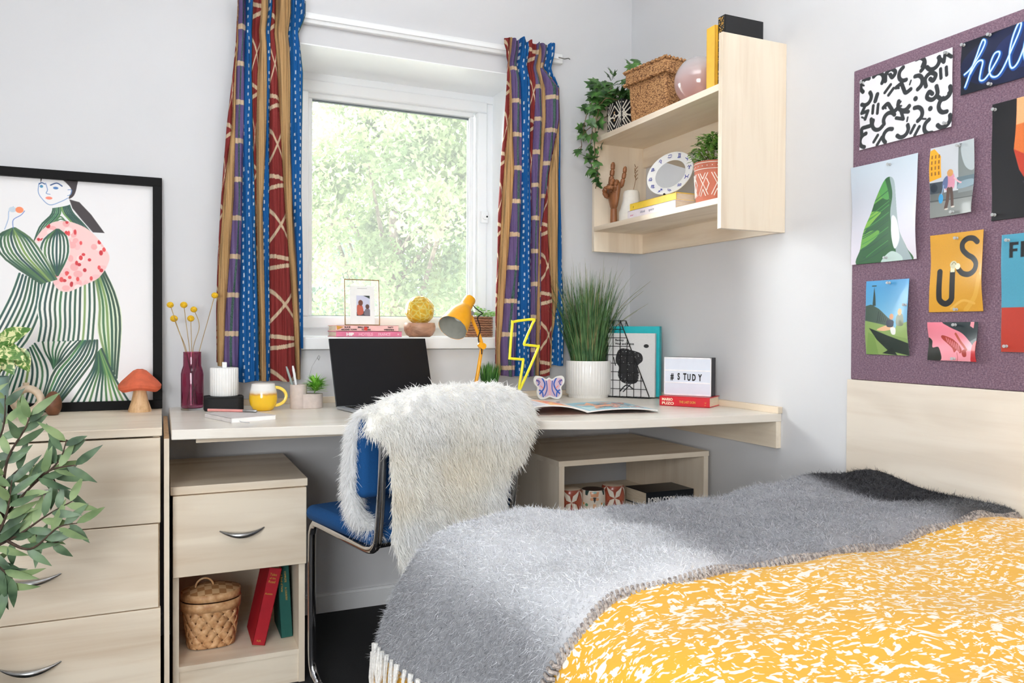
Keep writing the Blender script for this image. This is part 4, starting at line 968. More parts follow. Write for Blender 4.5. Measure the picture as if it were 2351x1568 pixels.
m = MB(); blades(m, (-.718, -.19, DZ + .05), .026, 110, (.075, .102), .28, .0028, random.Random(3), droop=.05); obj('grass', m, plant_mat('dark_tuft', (44, 96, 40), (84, 138, 60), .5, .1, 30), t)

# lamp
YL = mat('mustard_enamel', (238, 166, 14), .32, var=.02, coat=.3)
t = thing('desk_lamp', 'mustard yellow jointed desk lamp with conical shade and black flex', 'lamp', (-.825, -.30, DZ))
m = MB(); m.lathe([(0, 0), (.062, 0), (.064, .006), (.060, .016), (0, .018)], (-.825, -.30, DZ), 40); obj('base', m, YL, t)
m = MB(); m.tube([(-.824, -.30, DZ + .015), (-.805, -.30, .86), (-.790, -.30, .950)], .0062, 10); obj('lower_arm', m, YL, t)
m = MB(); m.tube([(-.790, -.305, .952), (-.800, -.305, .985), (-.822, -.30, 1.035), (-.832, -.30, 1.062)], .0062, 10); obj('upper_arm', m, YL, t)
m = MB(); m.M = Matrix.Translation((-.790, -.302, .953)) @ Matrix.Rotation(PI / 2, 4, 'X'); m.cyl((0, 0, -.012), .011, .024, 20); m.M = Matrix.Translation((-.803, -.318, .957)) @ Matrix.Rotation(PI / 2, 4, 'X'); m.cyl((0, 0, -.006), .009, .010, 16); obj('elbow_joint', m, YL, t)
A_ = Vector((-.836, -.300, 1.112)); D_ = Vector((-.60, -.50, -.66)).normalized()
Rm = D_.to_track_quat('Z', 'Y').to_matrix().to_4x4(); Rm.translation = A_
m = MB(Rm); m.lathe([(0, -.005), (.0175, -.005), (.0205, -.002), (.0212, .002), (.0222, .038), (.0225, .044), (.027, .052), (.038, .078), (.0455, .105), (.0495, .138), (.0505, .150), (.0490, .150), (.0440, .106), (.0365, .080), (.024, .055), (0, .052)], (0, 0, 0), 48)
YLi = mat('shade_inside_grey', (168, 168, 158), .6)
sh_ = obj('shade', m, [YL, YLi], t)
for p in sh_.data.polygons:
    c_ = p.center + Vector(t.location) - A_; ax = c_.dot(D_); rad = (c_ - D_ * ax).length
    if p.normal.dot(c_ - D_ * ax) < 0 or (ax < .06 and ax > .0515 and rad < .02): p.material_index = 1
m = MB(Rm)
for k in range(4): m.obox((-.0060 + .004 * k, -.0232, .012), (.0016, 0, 0), (0, .002, 0), (0, 0, .020))
sd = Vector((-.1, -1, .2)); obj('vent_slots', m, BLACKM, sh_)
m = MB(); m.sphere((A_ + D_ * .085), .021, 20); obj('bulb', m, mat('opal_bulb', (240, 238, 230), .3), t)
m = MB(); m.M = Matrix.Translation((-.832, -.303, 1.066)) @ Matrix.Rotation(PI / 2, 4, 'X'); m.cyl((0, 0, -.010), .008, .020, 16); obj('head_joint', m, STEEL, t)
m = MB(); m.tube(spline([(-.826, -.305, 1.093), (-.812, -.312, 1.078), (-.795, -.315, 1.066), (-.803, -.315, 1.060), (-.812, -.313, 1.050), (-.806, -.313, 1.030), (-.801, -.312, 1.010), (-.808, -.312, .985), (-.806, -.312, .965), (-.797, -.312, .950), (-.795, -.311, .925)], 5), .0021, 6); obj('flex', m, BLACKM, t)

# neon bolt
t = thing('neon_lightning_bolt', 'yellow neon style lightning bolt outline standing before the right curtain', 'decorative light', (-.645, -.32, DZ))
m = MB(); bp = [(-.679, 1.038), (-.603, 1.047), (-.607, 1.030), (-.637, .965), (-.630, .957), (-.588, .952), (-.586, .940), (-.648, .812), (-.656, .812), (-.642, .898), (-.648, .906), (-.690, .910), (-.693, .920), (-.684, 1.030)]
bpp = spline([(x, -.32, z) for x, z in bp], 4, True); m.tube(bpp, .0048, 10, closed=True); obj('neon_tube', m, mat('neon_yellow', (240, 232, 40), .35, coat=.4), t)
m = MB(); m.tube([(-.652, -.318, .812), (-.652, -.318, DZ + .01)], .004, 8); m.lathe([(0, 0), (.05, 0), (.05, .008), (0, .010)], (-.652, -.32, DZ), 30); obj('stand', m, MATTW, t)

# butterfly
t = thing('butterfly_ornament', 'flat white edged butterfly ornament with blue and pink swirls', 'ornament', (-.468, -.185, DZ))
hw = [(0, .084), (.012, .078), (.030, .088), (.052, .090), (.061, .078), (.058, .060), (.047, .046), (.050, .030), (.046, .012), (.034, .002), (.016, .004), (0, .010)]
out = hw + [(-x, z) for x, z in reversed(hw[1:-1])]
bo = spline(out, 4, True); m = MB(); n_ = len(bo)
Rb = Matrix.Translation((-.466, -.180, DZ - .001)) @ Matrix.Rotation(-.18, 4, 'Z') @ Matrix.Rotation(.15, 4, 'X').inverted()
m.M = Rb @ Matrix.Rotation(PI / 2, 4, 'X'); m.prism([(p[0], p[1]) for p in bo], -.004, .004); obj('body', m, CERAM, t, bev=.001)
bc = Cv(-.064, .064, 0, .093, 150, 110, (244, 242, 242)); ins = spline([(x * .86, .046 + (z - .046) * .84) for x, z in out], 4, True); bc.clip = bc.full(ins)
bc.A[:] = bc.A
bc.put(np.ones(bc.X.shape), (212, 186, 204))
rr = random.Random(8)
for sgn in (-1, 1):
    for (P_, w_, c_) in (([(.052, .078), (.040, .062), (.050, .052)], .004, (74, 92, 170)), ([(.028, .082), (.018, .060), (.024, .040), (.040, .022)], .0055, (44, 92, 180)), ([(.056, .068), (.044, .074), (.036, .066)], .003, (96, 70, 140)), ([(.012, .070), (.010, .040), (.020, .016)], .004, (60, 90, 176)),
                         ([(.044, .038), (.030, .030), (.026, .012)], .005, (50, 96, 188)), ([(.034, .052), (.026, .044)], .004, (232, 140, 130)), ([(.046, .018), (.038, .010)], .004, (90, 76, 150))):
        bc.stroke([(sgn * x, z) for x, z in P_], w_, c_)
bc.stroke([(0, .082), (0, .012)], .008, (230, 178, 184))
Minv = Rb @ Matrix.Rotation(PI / 2, 4, 'X'); M3 = np.array(Minv.to_3x3()); Mt = np.array(Minv.translation)
mk = bc.clip > .5
def fb(X, Y): return np.stack([X, Y, np.full(X.shape, .0046)], 1) @ M3.T + Mt
Vb = fb(bc.X.ravel(), bc.Y.ravel()); q = grid_quads(bc.nx, bc.ny); q = q[mk.ravel()[q].all(1)]
uq, inv = np.unique(q, return_inverse=True); quick_mesh('painted_swirls', Vb[uq], inv.reshape(-1, 4), PAPER, t, linarr(bc.A.reshape(-1, 3))[uq])

# magazine
t = thing('magazine', 'open colour magazine lying on the desk beside the sheepskin', 'magazine', (-.56, -.58, DZ))
S0 = Vector((-.600, -.705, DZ + .002)); Sd = Vector((.05, .27, 0)); ML = Vector((-.205, .035, 0)); MR = Vector((.235, -.035, 0))
mc = Cv(-1, 1, 0, 1, 360, 200, (232, 228, 224)); rr = random.Random(12)
mc.rect(.04, .97, .03, .97, (150, 190, 204)); 
for k in range(26): mc.poly([(rr.uniform(.05, .95), rr.uniform(.05, .95)) for _ in range(4)], rr.choice([(96, 150, 170), (190, 214, 216), (236, 168, 130), (70, 104, 120), (226, 120, 96), (120, 176, 190)]))
for k in range(60): mc.stroke([(rr.uniform(.5, .95), rr.uniform(.05, .6)) for _ in range(2)], .008, rr.choice([(60, 84, 96), (220, 230, 230)]), smooth=False)
mc.rect(-.97, -.55, .05, .95, (226, 224, 230)); mc.rect(-.55, -.04, .04, .96, (240, 186, 150))
for k in range(16): mc.poly([(rr.uniform(-.55, -.06), rr.uniform(.05, .95)) for _ in range(4)], rr.choice([(244, 200, 120), (232, 130, 104), (250, 220, 190), (214, 150, 140), (90, 96, 110)]))
for k in range(14): mc.stroke([(-.92, .1 + k * .06), (-.60, .1 + k * .06)], .014, (120, 120, 140), smooth=False)
def fm(X, Y):
    a = np.abs(X); h = .026 * np.sin(np.clip(a * 2.6, 0, PI)) ** .8 * np.where(X < 0, 1.0, .45) + .006 * (1 - a) + .001
    h = h * (.35 + .65 * (1 - Y * .35)); B = np.where(X[:, None] < 0, -X[:, None] * np.array(ML)[None], X[:, None] * np.array(MR)[None])
    P_ = np.array(S0)[None] + B + Y[:, None] * np.array(Sd)[None]; P_[:, 2] += h; return P_
o = sheet('open_pages', mc, fm, PAPER, t, .0035)
m = MB()
for k, (Ld, f_) in enumerate(((ML, 1.0), (MR, 1.0))):
    m.obox(S0 - Vector((0, 0, .0018)), Ld * 1.01, Sd * 1.005, Vector((0, 0, .0012)))
obj('back_cover', m, mat('magazine_cover', (190, 170, 160), .5), t)
for i in range(3):
    m = MB(); p = S0 + ML * (.30 - .14 * i) + Sd * 1.0 + Vector((0, 0, .012)); m.obox(p, ML.normalized() * .012, Sd.normalized() * .012, Vector((0, 0, .0006))); m.M = None
    obj('page_marker', m, mat('dark_marker', (84, 84, 92), .6), t)

# tall grass in ribbed pot
t = thing('tall_potted_grass', 'tall wispy green grass plant in a white ribbed pot by the corner', 'potted plant', (-.268, -.125, DZ))
c = (-.268, -.125, DZ); m = MB(); m.lathe([(0, 0), (.076, 0), (.078, .004), (.078, .010), (.0875, .016), (.0885, .140), (.087, .143), (.083, .143), (.080, .12), (0, .12)], c, 240, rib=.006, nrib=48); obj('pot', m, CERAM, t, angle=60)
m = MB(); m.lathe([(0, .118), (.080, .118), (.080, .122), (0, .126)], c, 30); obj('soil', m, SOIL, t)
rr = random.Random(21); m = MB(); blades(m, (c[0], c[1], c[2] + .12), .066, 460, (.22, .40), .25, .0019, rr, 7, .22); m.V = [(min(x, -.014), min(y, -.014), z) for x, y, z in m.V]; obj('grass', m, GG, t)
m = MB(); blades(m, (c[0], c[1], c[2] + .12), .060, 90, (.26, .46), .18, .0012, rr, 7, .25); blades(m, (c[0], c[1], c[2] + .12), .055, 60, (.10, .2), .30, .002, rr, 5, .2)
for (dx, dz, L) in ((.235, .34, 1), (.20, .30, 1), (.225, .25, 1), (.17, .22, 1)):
    p0 = Vector((c[0] + .03, c[1], c[2] + .12)); p1 = p0 + Vector((dx * .35, -.02, dz * .62)); p2 = p0 + Vector((dx * .95, -.05, dz))
    PT = spline([p0, p1, p2], 6); m.tube(PT, lambda q: .0018 - .0014 * q, 4)
m.V = [(min(x, -.014), min(y, -.014), z) for x, y, z in m.V]; obj('grass_wisps', m, GY, t)

# wire holder with books
e1 = Vector((.66, -.75, 0)).normalized(); e2 = Vector((.75, .66, 0)).normalized(); H0 = Vector((-.212, -.165, DZ + .002)); Z_ = Vector((0, 0, 1))
t = thing('wire_magazine_holder', 'black wire grid magazine holder with sloping front, holding two books', 'magazine holder', H0 + e1 * .09 + e2 * .03)
HW, HH, HT, HD = .172, .298, .056, .078
def hpanel(m, off):
    def P_(u, w): return H0 + e2 * off + e1 * u + Z_ * w
    poly = [P_(0, 0), P_(HW, 0), P_(HW, .008), P_(HT, HH), P_(0, HH)]; m.tube(poly, .0021, 6, closed=True)
    def umax(w): return HW if w < .008 else HW - (HW - HT) * (w - .008) / (HH - .008)
    w = .033
    while w < HH - .01: m.tube([P_(0, w), P_(umax(w), w)], .0014, 5); w += .033
    u = .028
    while u < HW - .01:
        wm = HH if u < HT else .008 + (HW - u) / (HW - HT) * (HH - .008); m.tube([P_(u, 0), P_(u, wm)], .0014, 5); u += .028
m = MB(); hpanel(m, 0); obj('front_grid', m, BLACKM, t)
m = MB(); hpanel(m, HD); obj('back_grid', m, BLACKM, t)
m = MB()
for u in (0, .028, .056, .084, .112, .14, HW): m.tube([H0 + e1 * u, H0 + e1 * u + e2 * HD], .0012, 5)
obj('base_grid', m, BLACKM, t)
m = MB()
for w in (.0, .1, .2, HH): m.tube([H0 + Z_ * w, H0 + Z_ * w + e2 * HD], .0014, 5)
m.tube([H0 + e2 * HD * .5, H0 + e2 * HD * .5 + Z_ * HH], .0012, 5); obj('spine_grid', m, BLACKM, t)
m = MB(); m.tube([H0 + e1 * HT + Z_ * HH, H0 + e1 * HT + Z_ * HH + e2 * HD], .0016, 5); obj('top_bar', m, BLACKM, t)
# grey art book
bo_ = H0 + e2 * .008 + e1 * .006 + Z_ * .004
t = thing('art_book', 'pale grey book with a black splash on the cover, front of the wire holder', 'book', bo_ + e1 * .09)
tb = Vector((0, 0, 1)) * math.cos(.03) + e1 * .0
m = MB(); m.obox(bo_, e1 * .186, e2 * .020, Z_ * .245); obj('cover', m, mat('pale_grey_board', (214, 213, 212), .6), t, bev=.001)
gc = Cv(0, .186, 0, .245, 190, 250, (214, 213, 212)); gc.grain(.015)
blk = [(.040, .176), (.062, .186), (.100, .178), (.132, .166), (.138, .140), (.118, .118), (.124, .088), (.116, .056), (.086, .048), (.056, .056), (.040, .082), (.044, .112), (.030, .138)]
gc.poly(blk, (26, 26, 28), smooth=True); gc.disc((.152, .196), .010, (30, 30, 32), .007)
rr = random.Random(2)
for k in range(60): gc.disc((rr.uniform(.04, .13), rr.uniform(.05, .19)), rr.uniform(.0006, .0016), (200, 200, 200))
gc.stroke([(.050, .02), (.075, .044), (.10, .03)], .005, (30, 30, 32)); gc.stroke([(.062, .018), (.090, .046)], .004, (30, 30, 32)); gc.stroke([(.022, .150), (.030, .120)], .004, (30, 30, 32))
def fg(X, Y): return np.array(bo_)[None] + X[:, None] * np.array(e1)[None] + Y[:, None] * np.array([0, 0, 1.])[None] - np.array(e2)[None] * .0006
sheet('front_print', gc, fg, PAPER, t, 0)
text('title_lettering', 'Banksy', .0125, bo_ + e1 * .028 + Z_ * .214 - e2 * .001, e1, Z_, BLACKT, t, bold=.0003); text('title_lettering', 'Wall and Piece', .0125, bo_ + e1 * .028 + Z_ * .200 - e2 * .001, e1, Z_, BLACKT, t, bold=.0003)
bo2 = H0 + e2 * .036 + e1 * .012 + Z_ * .004
TQ = mat('turquoise_board', (24, 178, 186), .35)
book('hardback_book', 'turquoise hardback standing behind the grey book in the wire holder', bo2 + e1 * .192, Z_ * .272, -e1 * .192, e2 * .026, TQ)

# red book and lightbox
e1 = Vector((.574, -.819, 0)).normalized(); e2 = Vector((.819, .574, 0)).normalized(); R0 = Vector((-.212, -.528, DZ + .0005))
book('red_novel', 'red hardback novel with gold lettering lying under the lightbox', R0, e1 * .178, e2 * .118, Z_ * .034, mat('red_jacket', (206, 36, 48), .4, coat=.2),
     spine_text=[('MARIO', .05, .54, .0125, 1.0, CREAMT, 0, .0004), ('PUZO', .05, .14, .0130, 1.25, CREAMT, 0, .0004), ('THE LAST DON', .40, .34, .0115, .72, GOLDT, 0, .0002), ('W', .90, .40, .006, 1, GOLDT, 0, 0), ('H', .90, .16, .006, 1, GOLDT, 0, 0)])
t = thing('lightbox', 'white cinema lightbox reading #STUDY with black sides, on the red novel', 'lightbox', R0 + e1 * .09 + e2 * .06 + Z_ * .034)
L0 = R0 + e2 * .040 + e1 * .002 + Z_ * .0350; LW, LH, LD = .168, .133, .052
m = MB(); m.obox(L0 + e2 * .003, e1 * LW, e2 * (LD - .003), Z_ * LH); obj('casing', m, mat('black_casing', (40, 40, 46), .5), t, bev=.001)
LP = mat('lightbox_panel', (226, 232, 244), .35, var=.005)
m = MB()
for k in range(3): m.obox(L0 + e1 * .003 + Z_ * (.004 + k * .0425), e1 * (LW - .006), e2 * .003, Z_ * .0395)
obj('letter_panel', m, LP, t)
m = MB(); MW = mat('white_trim', (244, 244, 248), .3)
for k in range(4): m.obox(L0 - e2 * .0012 + Z_ * (k * .0425 - (0 if k else 0)), e1 * LW, e2 * .0042, Z_ * (.0045 if k not in (0, 3) else .0055))
m.obox(L0 - e2 * .0012, e1 * .003, e2 * .004, Z_ * LH); m.obox(L0 - e2 * .0012 + e1 * (LW - .003), e1 * .003, e2 * .004, Z_ * LH)
obj('trim', m, MW, t)
for ch_, u_ in (('#', .024), ('S', .049), ('T', .070), ('U', .084), ('D', .101), ('Y', .124)):
    text('letter', ch_, .032, L0 + e1 * u_ + Z_ * (.053 + (.002 if ch_ in '#ST' else 0)) - e2 * .0004, e1, Z_, BLACKT, t, xs=.55, bold=.0012)

# ================================================================== WINDOW SILL
SZ = .980
X_, Y_ = Vector((1, 0, 0)), Vector((0, 1, 0))
book('pink_book', 'thick rose pink book lying at the bottom of the sill stack', (-1.208, .115, SZ), X_ * .252, Y_ * .165, Z_ * .0215, mat('rose_pink', (222, 122, 152), .5),
     spine_text=[('HIP', .15, .24, .0150, 1.25, WHITET, 0, .0008), ('HOTELS', .335, .24, .0150, 1.0, mat('pale_pink_ink', (244, 196, 210), .6), 0, .0002), ('FRANCE', .63, .24, .0145, .9, mat('pale_pink_ink', (244, 196, 210), .6), 0, .0002), ('*', .93, .1, .016, 1, WHITET, 0, 0)])
bk = book('pink_book', 'paler blush pink book with dark lettering on top of the sill stack', (-1.208, .118, SZ + .0217), X_ * .240, Y_ * .160, Z_ * .0225, mat('blush_pink_cover', (244, 192, 186), .5),
     spine_text=[('SLICE', .13, .55, .0085, 1.1, BLACKT, 0, .0003), ('AROUND TOWN', .08, .16, .0075, 1.0, BLACKT, 0, .0003), ('SMALL BITES', .34, .55, .0080, .95, BLACKT, 0, .0003), ('TO SHARE', .40, .16, .0075, 1.0, BLACKT, 0, .0003), ('TASTY', .82, .55, .0075, 1.0, BLACKT, 0, .0003), ('WEEKENDS', .76, .16, .0075, 1.0, BLACKT, 0, .0003)])
m = MB(); m.prism([(0, 0), (.026, -.006), (.002, -.016), (-.004, -.010)], 0, .0005); m2 = MB(Matrix.Translation((-1.206, .1172, SZ + .0425)) @ Matrix.Rotation(PI / 2, 4, 'X')); m2.prism([(0, 0), (.026, -.005), (.002, -.016)], 0, .0006); obj('spine_motif', m2, mat('ochre_ink', (210, 150, 60), .6), bk)
m2 = MB(Matrix.Translation((-1.098, .1172, SZ + .030)) @ Matrix.Rotation(PI / 2, 4, 'X')); m2.prism([(-.005, -.004), (.007, -.006), (.009, .006), (.0, .009), (-.004, .004)], 0, .0006); obj('spine_motif', m2, mat('red_ink', (214, 60, 50), .6), bk)

t = thing('photo_frame', 'thin brass edged glass photo frame on the pink books', 'photo frame', (-1.11, .16, SZ + .0442))
BR = mat('brass', (146, 116, 76), .4, .4)
FMp = Matrix.Translation((-1.172, .132, SZ + .0444)) @ Matrix.Rotation(-.10, 4, 'X') @ Matrix.Rotation(.03, 4, 'Z')
m = MB(FMp); m.frame(0, .136, 0, .176, .0032, 0, .005); obj('frame', m, BR, t)
m = MB(FMp); m.box(.002, .134, .002, .0035, .002, .174); obj('glass', m, WGLASS, t, smooth=False)
m = MB(FMp); m.box(.022, .116, .0005, .0018, .004, .150); obj('mount', m, WHITEP, t)
pc = Cv(0, .052, 0, .078, 60, 90, (204, 206, 226)); pc.poly([(0, 0), (.052, 0), (.052, .012), (.03, .018), (0, .014)], (70, 66, 72)); pc.poly([(.004, .004), (.002, .036), (.010, .044), (.022, .040), (.026, .010)], (190, 96, 78), True); pc.disc((.016, .050), .009, (120, 76, 62), .011)
pc.poly([(.030, .004), (.032, .022), (.042, .030), (.052, .022), (.052, .004)], (120, 112, 122), True); pc.disc((.042, .036), .0075, (92, 66, 60), .009); pc.poly([(.026, .078), (.052, .078), (.052, .066), (.040, .072)], (60, 70, 64))
Mf = FMp; M3f = np.array(Mf.to_3x3()); Mtf = np.array(Mf.translation)
sheet('photograph', pc, lambda X, Y: np.stack([.046 + X, np.full(X.shape, .0002), .036 + Y], 1) @ M3f.T + Mtf, PAPER, t, 0)
m = MB(FMp); m.box(.05, .088, .0001, .0005, .140, .1425); obj('mount_slot', m, mat('pale_grey_ink', (200, 198, 194), .7), t)
m = MB(FMp); m.tube([(.068, .006, .12), (.068, .045, .006)], .002, 6); obj('strut', m, BR, t)

t = thing('wooden_bowl', 'round turned walnut bowl on the sill holding the yellow glass ball', 'bowl', (-.872, .155, SZ))
m = MB(); m.lathe([(0, 0), (.040, 0), (.052, .008), (.0615, .026), (.0625, .042), (.059, .056), (.052, .056), (.045, .044), (0, .040)], (-.872, .155, SZ), 44); obj('body', m, wood('x', 'walnut_grain', (176, 132, 104), (122, 84, 62), sc=4), t)
t = thing('glass_ball', 'faceted golden yellow glass ball sitting in the wooden bowl on the sill', 'ornament', (-.872, .155, SZ + .045))
m = MB(); 
import bmesh as bm_
b_ = bm_.new(); bm_.ops.create_icosphere(b_, subdivisions=3, radius=.058); vs = [tuple(Vector((-.872, .155, SZ + .105)) + v.co * (1 + .02 * math.sin(9 * v.co.x / .058) * math.sin(9 * v.co.z / .058))) for v in b_.verts]; fs = [tuple(v.index for v in f.verts) for f in b_.faces]; b_.free()
m.add(vs, fs); GB2 = NT('amber_cut_glass'); v = GB2.coords(); vo = GB2.n('ShaderNodeTexVoronoi', feature='DISTANCE_TO_EDGE'); vo.inputs['Scale'].default_value = 46; GB2.l(v, vo.inputs['Vector']); GB2.l(GB2.ramp(vo.outputs['Distance'], [(0, (255, 236, 130)), (.12, (250, 204, 60)), (.5, (236, 168, 22))]), GB2.b.inputs['Base Color']); GB2.bump(vo.outputs['Distance'], .8, .006); GB2.set(Roughness=.12); GB2.b.inputs['Transmission Weight'].default_value = .35; GBm = GB2.m; obj('ball', m, GBm, t, smooth=False)
m = MB(); m.sphere((-.872, .155, SZ + .105), .040, 16); obj('amber_core', m, mat('inner_amber', (252, 206, 70), .4), t, smooth=False)  # solid amber sphere inside the ball
m = MB(); m.lathe([(0, 0), (.022, 0), (.020, .006), (0, .007)], (-.872, .155, SZ + .0445), 24); obj('collar', m, mat('dark_brass', (120, 92, 50), .4, .6), t)

t = thing('woven_planter', 'low woven rope planter of small leafy plant at the right of the sill', 'potted plant', (-.640, .155, SZ))
WV = NT('woven_rope'); v = WV.coords(); w_ = WV.n('ShaderNodeTexWave', wave_type='BANDS', bands_direction='Z'); w_.inputs['Scale'].default_value = 34; w_.inputs['Distortion'].default_value = 2.2; w_.inputs['Detail'].default_value = 2; w_.inputs['Detail Scale'].default_value = 3; WV.l(v, w_.inputs['Vector'])
WV.l(WV.ramp(w_.outputs['Fac'], [(.1, (128, 82, 56)), (.5, (190, 136, 100)), (.9, (212, 164, 126))]), WV.b.inputs['Base Color']); WV.bump(w_.outputs['Fac'], .8, .004); WV.set(Roughness=.8)
m = MB()
for k in range(12): 
    zz = SZ + .0045 + k * .0068; m.lathe([(.066, zz - .0036), (.0725, zz - .002), (.074, zz), (.0725, zz + .002), (.066, zz + .0036)], (-.638, .155, 0), 40)
m.lathe([(0, SZ), (.07, SZ), (.07, SZ + .002), (0, SZ + .003)], (-.638, .155, 0), 30); obj('basket', m, WV.m, t)
rr = random.Random(31); m = MB(); HB = plant_mat('herb_green', (96, 158, 70), (170, 206, 120), .5, .35, 40)
for k in range(260):
    a_ = rr.uniform(0, 6.28); q = rr.random() ** .5 * .085; h_ = rr.uniform(.0, .05) * (1.1 - q / .09); p = Vector((-.648 + q * math.cos(a_) * 1.25, .155 + q * math.sin(a_) * .8, SZ + .084 + h_))
    leafshape(p, (math.cos(a_) + rr.uniform(-.6, .6), math.sin(a_) + rr.uniform(-.6, .6), rr.uniform(-.1, .9)), (0, -.3, 1), rr.uniform(.013, .020), .0065, m, seg=3)
obj('leaves', m, HB, t); m = MB(); m.lathe([(0, .078), (.064, .078), (.064, .081), (0, .083)], (-.638, .155, SZ), 24); obj('soil', m, SOIL, t)

# ================================================================== WALL SHELF, TOP
TZ, LZ = 1.766, 1.418
t = thing('potted_ivy', 'trailing ivy in a black and white zigzag patterned pot on the top shelf', 'potted plant', (-.175, -.215, TZ))
m = MB(); PX0, PX1, PY0, PY1 = -.228, -.128, -.292, -.192
m.box(PX0, PX1, PY0, PY1, TZ + .0005, TZ + .112); obj('pot', m, mat('grey_pot_side', (126, 124, 124), .6), t, bev=.003)
pt = Cv(0, .1, 0, .112, 130, 146, (24, 22, 24)); CRM = (232, 224, 208)
for (cx_, cz_) in ((.05, .056),):
    for k, r_ in enumerate((.010, .026, .040)): pt.stroke([(cx_, cz_ + r_), (cx_ + r_, cz_), (cx_, cz_ - r_), (cx_ - r_, cz_), (cx_, cz_ + r_)], .005, CRM if k != 1 else (24, 22, 24), smooth=False)
for sx in (-1, 1):
    for q in (0, .016): pt.stroke([(.05 + sx * (.012 + q), .108), (.05 + sx * (.046), .062 + q), (.05 + sx * (.012 + q), .056 - .004)], .0045, CRM, smooth=False); pt.stroke([(.05 + sx * (.012 + q), .006), (.05 + sx * .046, .050 - q), (.05 + sx * (.012 + q), .056)], .0045, CRM, smooth=False)
for sx in (-1, 1):
    for z_ in (.012, .056, .100): pt.disc((.05 + sx * .044, z_), .003, CRM)
pt.poly([(.044, .074), (.056, .074), (.05, .064)], (214, 170, 110)); pt.poly([(.044, .038), (.056, .038), (.05, .048)], (214, 170, 110))
sheet('zigzag_side', pt, lambda X, Y: np.stack([PX0 - .0008 + 0 * X, PY1 - X, TZ + .0005 + Y], 1), PAPER, t, 0)
sheet('zigzag_side', pt, lambda X, Y: np.stack([PX0 + X, PY0 - .0008 + 0 * X, TZ + .0005 + Y], 1), PAPER, t, 0)
IV = plant_mat('ivy_green', (32, 66, 30), (92, 138, 66), .35, .1, 26)
def ivyleaf(c, d, n, L, mbx):
    c, d, n = Vector(c), Vector(d).normalized(), Vector(n); s = d.cross(n).normalized(); n = s.cross(d)
    sh_ = [(0, 0), (.34, -.12), (.62, .02), (.36, .30), (.62, .62), (.24, .56), (0, 1.05), (-.24, .56), (-.62, .62), (-.36, .30), (-.62, .02), (-.34, -.12)]
    vs = [c + d * .32 * L + n * .05 * L] + [c + s * x * L + d * y * L - n * (abs(x) * .22 + max(0, y) ** 2 * .1) * L for x, y in sh_]
    mbx.add(vs, [(0, 1 + i, 1 + (i + 1) % 12) for i in range(12)])
rr = random.Random(17); lv = MB(); st = MB(); PCn = Vector((-.178, -.242, TZ + .11))
def vine(pts, n, L, jit=.02, outv=(-.8, -.5, .1)):
    PT = spline(pts, 10); st.tube(PT, .0016, 5)
    for k in range(n):
        p = Vector(PT[min(len(PT) - 1, int((k + .5) / n * len(PT)))]); d = Vector((rr.uniform(-1, .2), rr.uniform(-1, .8), rr.uniform(-1.2, .2)))
        nv = Vector(outv) + Vector((rr.uniform(-.5, .5), rr.uniform(-.5, .5), rr.uniform(-.4, .6))); q = p + Vector((rr.uniform(-jit, jit), rr.uniform(-jit, jit), rr.uniform(-jit, jit))); st.tube([p, q], .0008, 4); ivyleaf(q, d, nv, L * rr.uniform(.7, 1.15), lv)
vine([PCn, PCn + Vector((-.05, .05, .05)), (-.262, -.155, 1.86), (-.272, -.148, 1.78), (-.275, -.138, 1.70), (-.272, -.150, 1.64)], 18, .042)
vine([PCn, (-.250, -.215, 1.895), (-.272, -.185, 1.83), (-.278, -.180, 1.74), (-.272, -.172, 1.66), (-.262, -.175, 1.605)], 13, .042)
vine([(-.262, -.175, 1.72), (-.266, -.176, 1.66), (-.262, -.178, 1.60), (-.262, -.160, 1.56)], 5, .040, .02)
vine([PCn, (-.235, -.14, 1.93), (-.262, -.10, 1.88), (-.270, -.075, 1.80)], 12, .042)
vine([PCn, (-.262, -.08, 1.80), (-.282, -.082, 1.735), (-.290, -.07, 1.71)], 4, .034, .012)
vine([PCn, (-.20, -.17, 1.95), (-.21, -.10, 1.99)], 14, .044, .03, (-.5, -.8, .4))
vine([PCn, (-.16, -.26, 1.93), (-.15, -.27, 1.98), (-.14, -.25, 2.03)], 10, .044, .03, (-.4, -.9, .2))
vine([PCn, (-.17, -.28, 1.90), (-.16, -.31, 1.88), (-.15, -.30, 1.86)], 7, .032, .02, (-.4, -.9, .4))
for k in range(80):
    a_ = rr.uniform(0, 6.28); q = Vector((-.19 + .075 * math.cos(a_) * rr.random() ** .5, -.175 + .10 * math.sin(a_) * rr.random() ** .5, TZ + .105 + rr.uniform(0, .115))); ivyleaf(q, (math.cos(a_), math.sin(a_), rr.uniform(-.6, .7)), (-.6, -.6, .7), .044 * rr.uniform(.7, 1.1), lv)
obj('leaves', lv, IV, t, angle=60); obj('stems', st, mat('ivy_stem', (110, 84, 56), .7), t)
m = MB(); m.box(PX0 + .004, PX1 - .004, PY0 + .004, PY1 - .004, TZ + .104, TZ + .1125); obj('soil', m, SOIL, t)

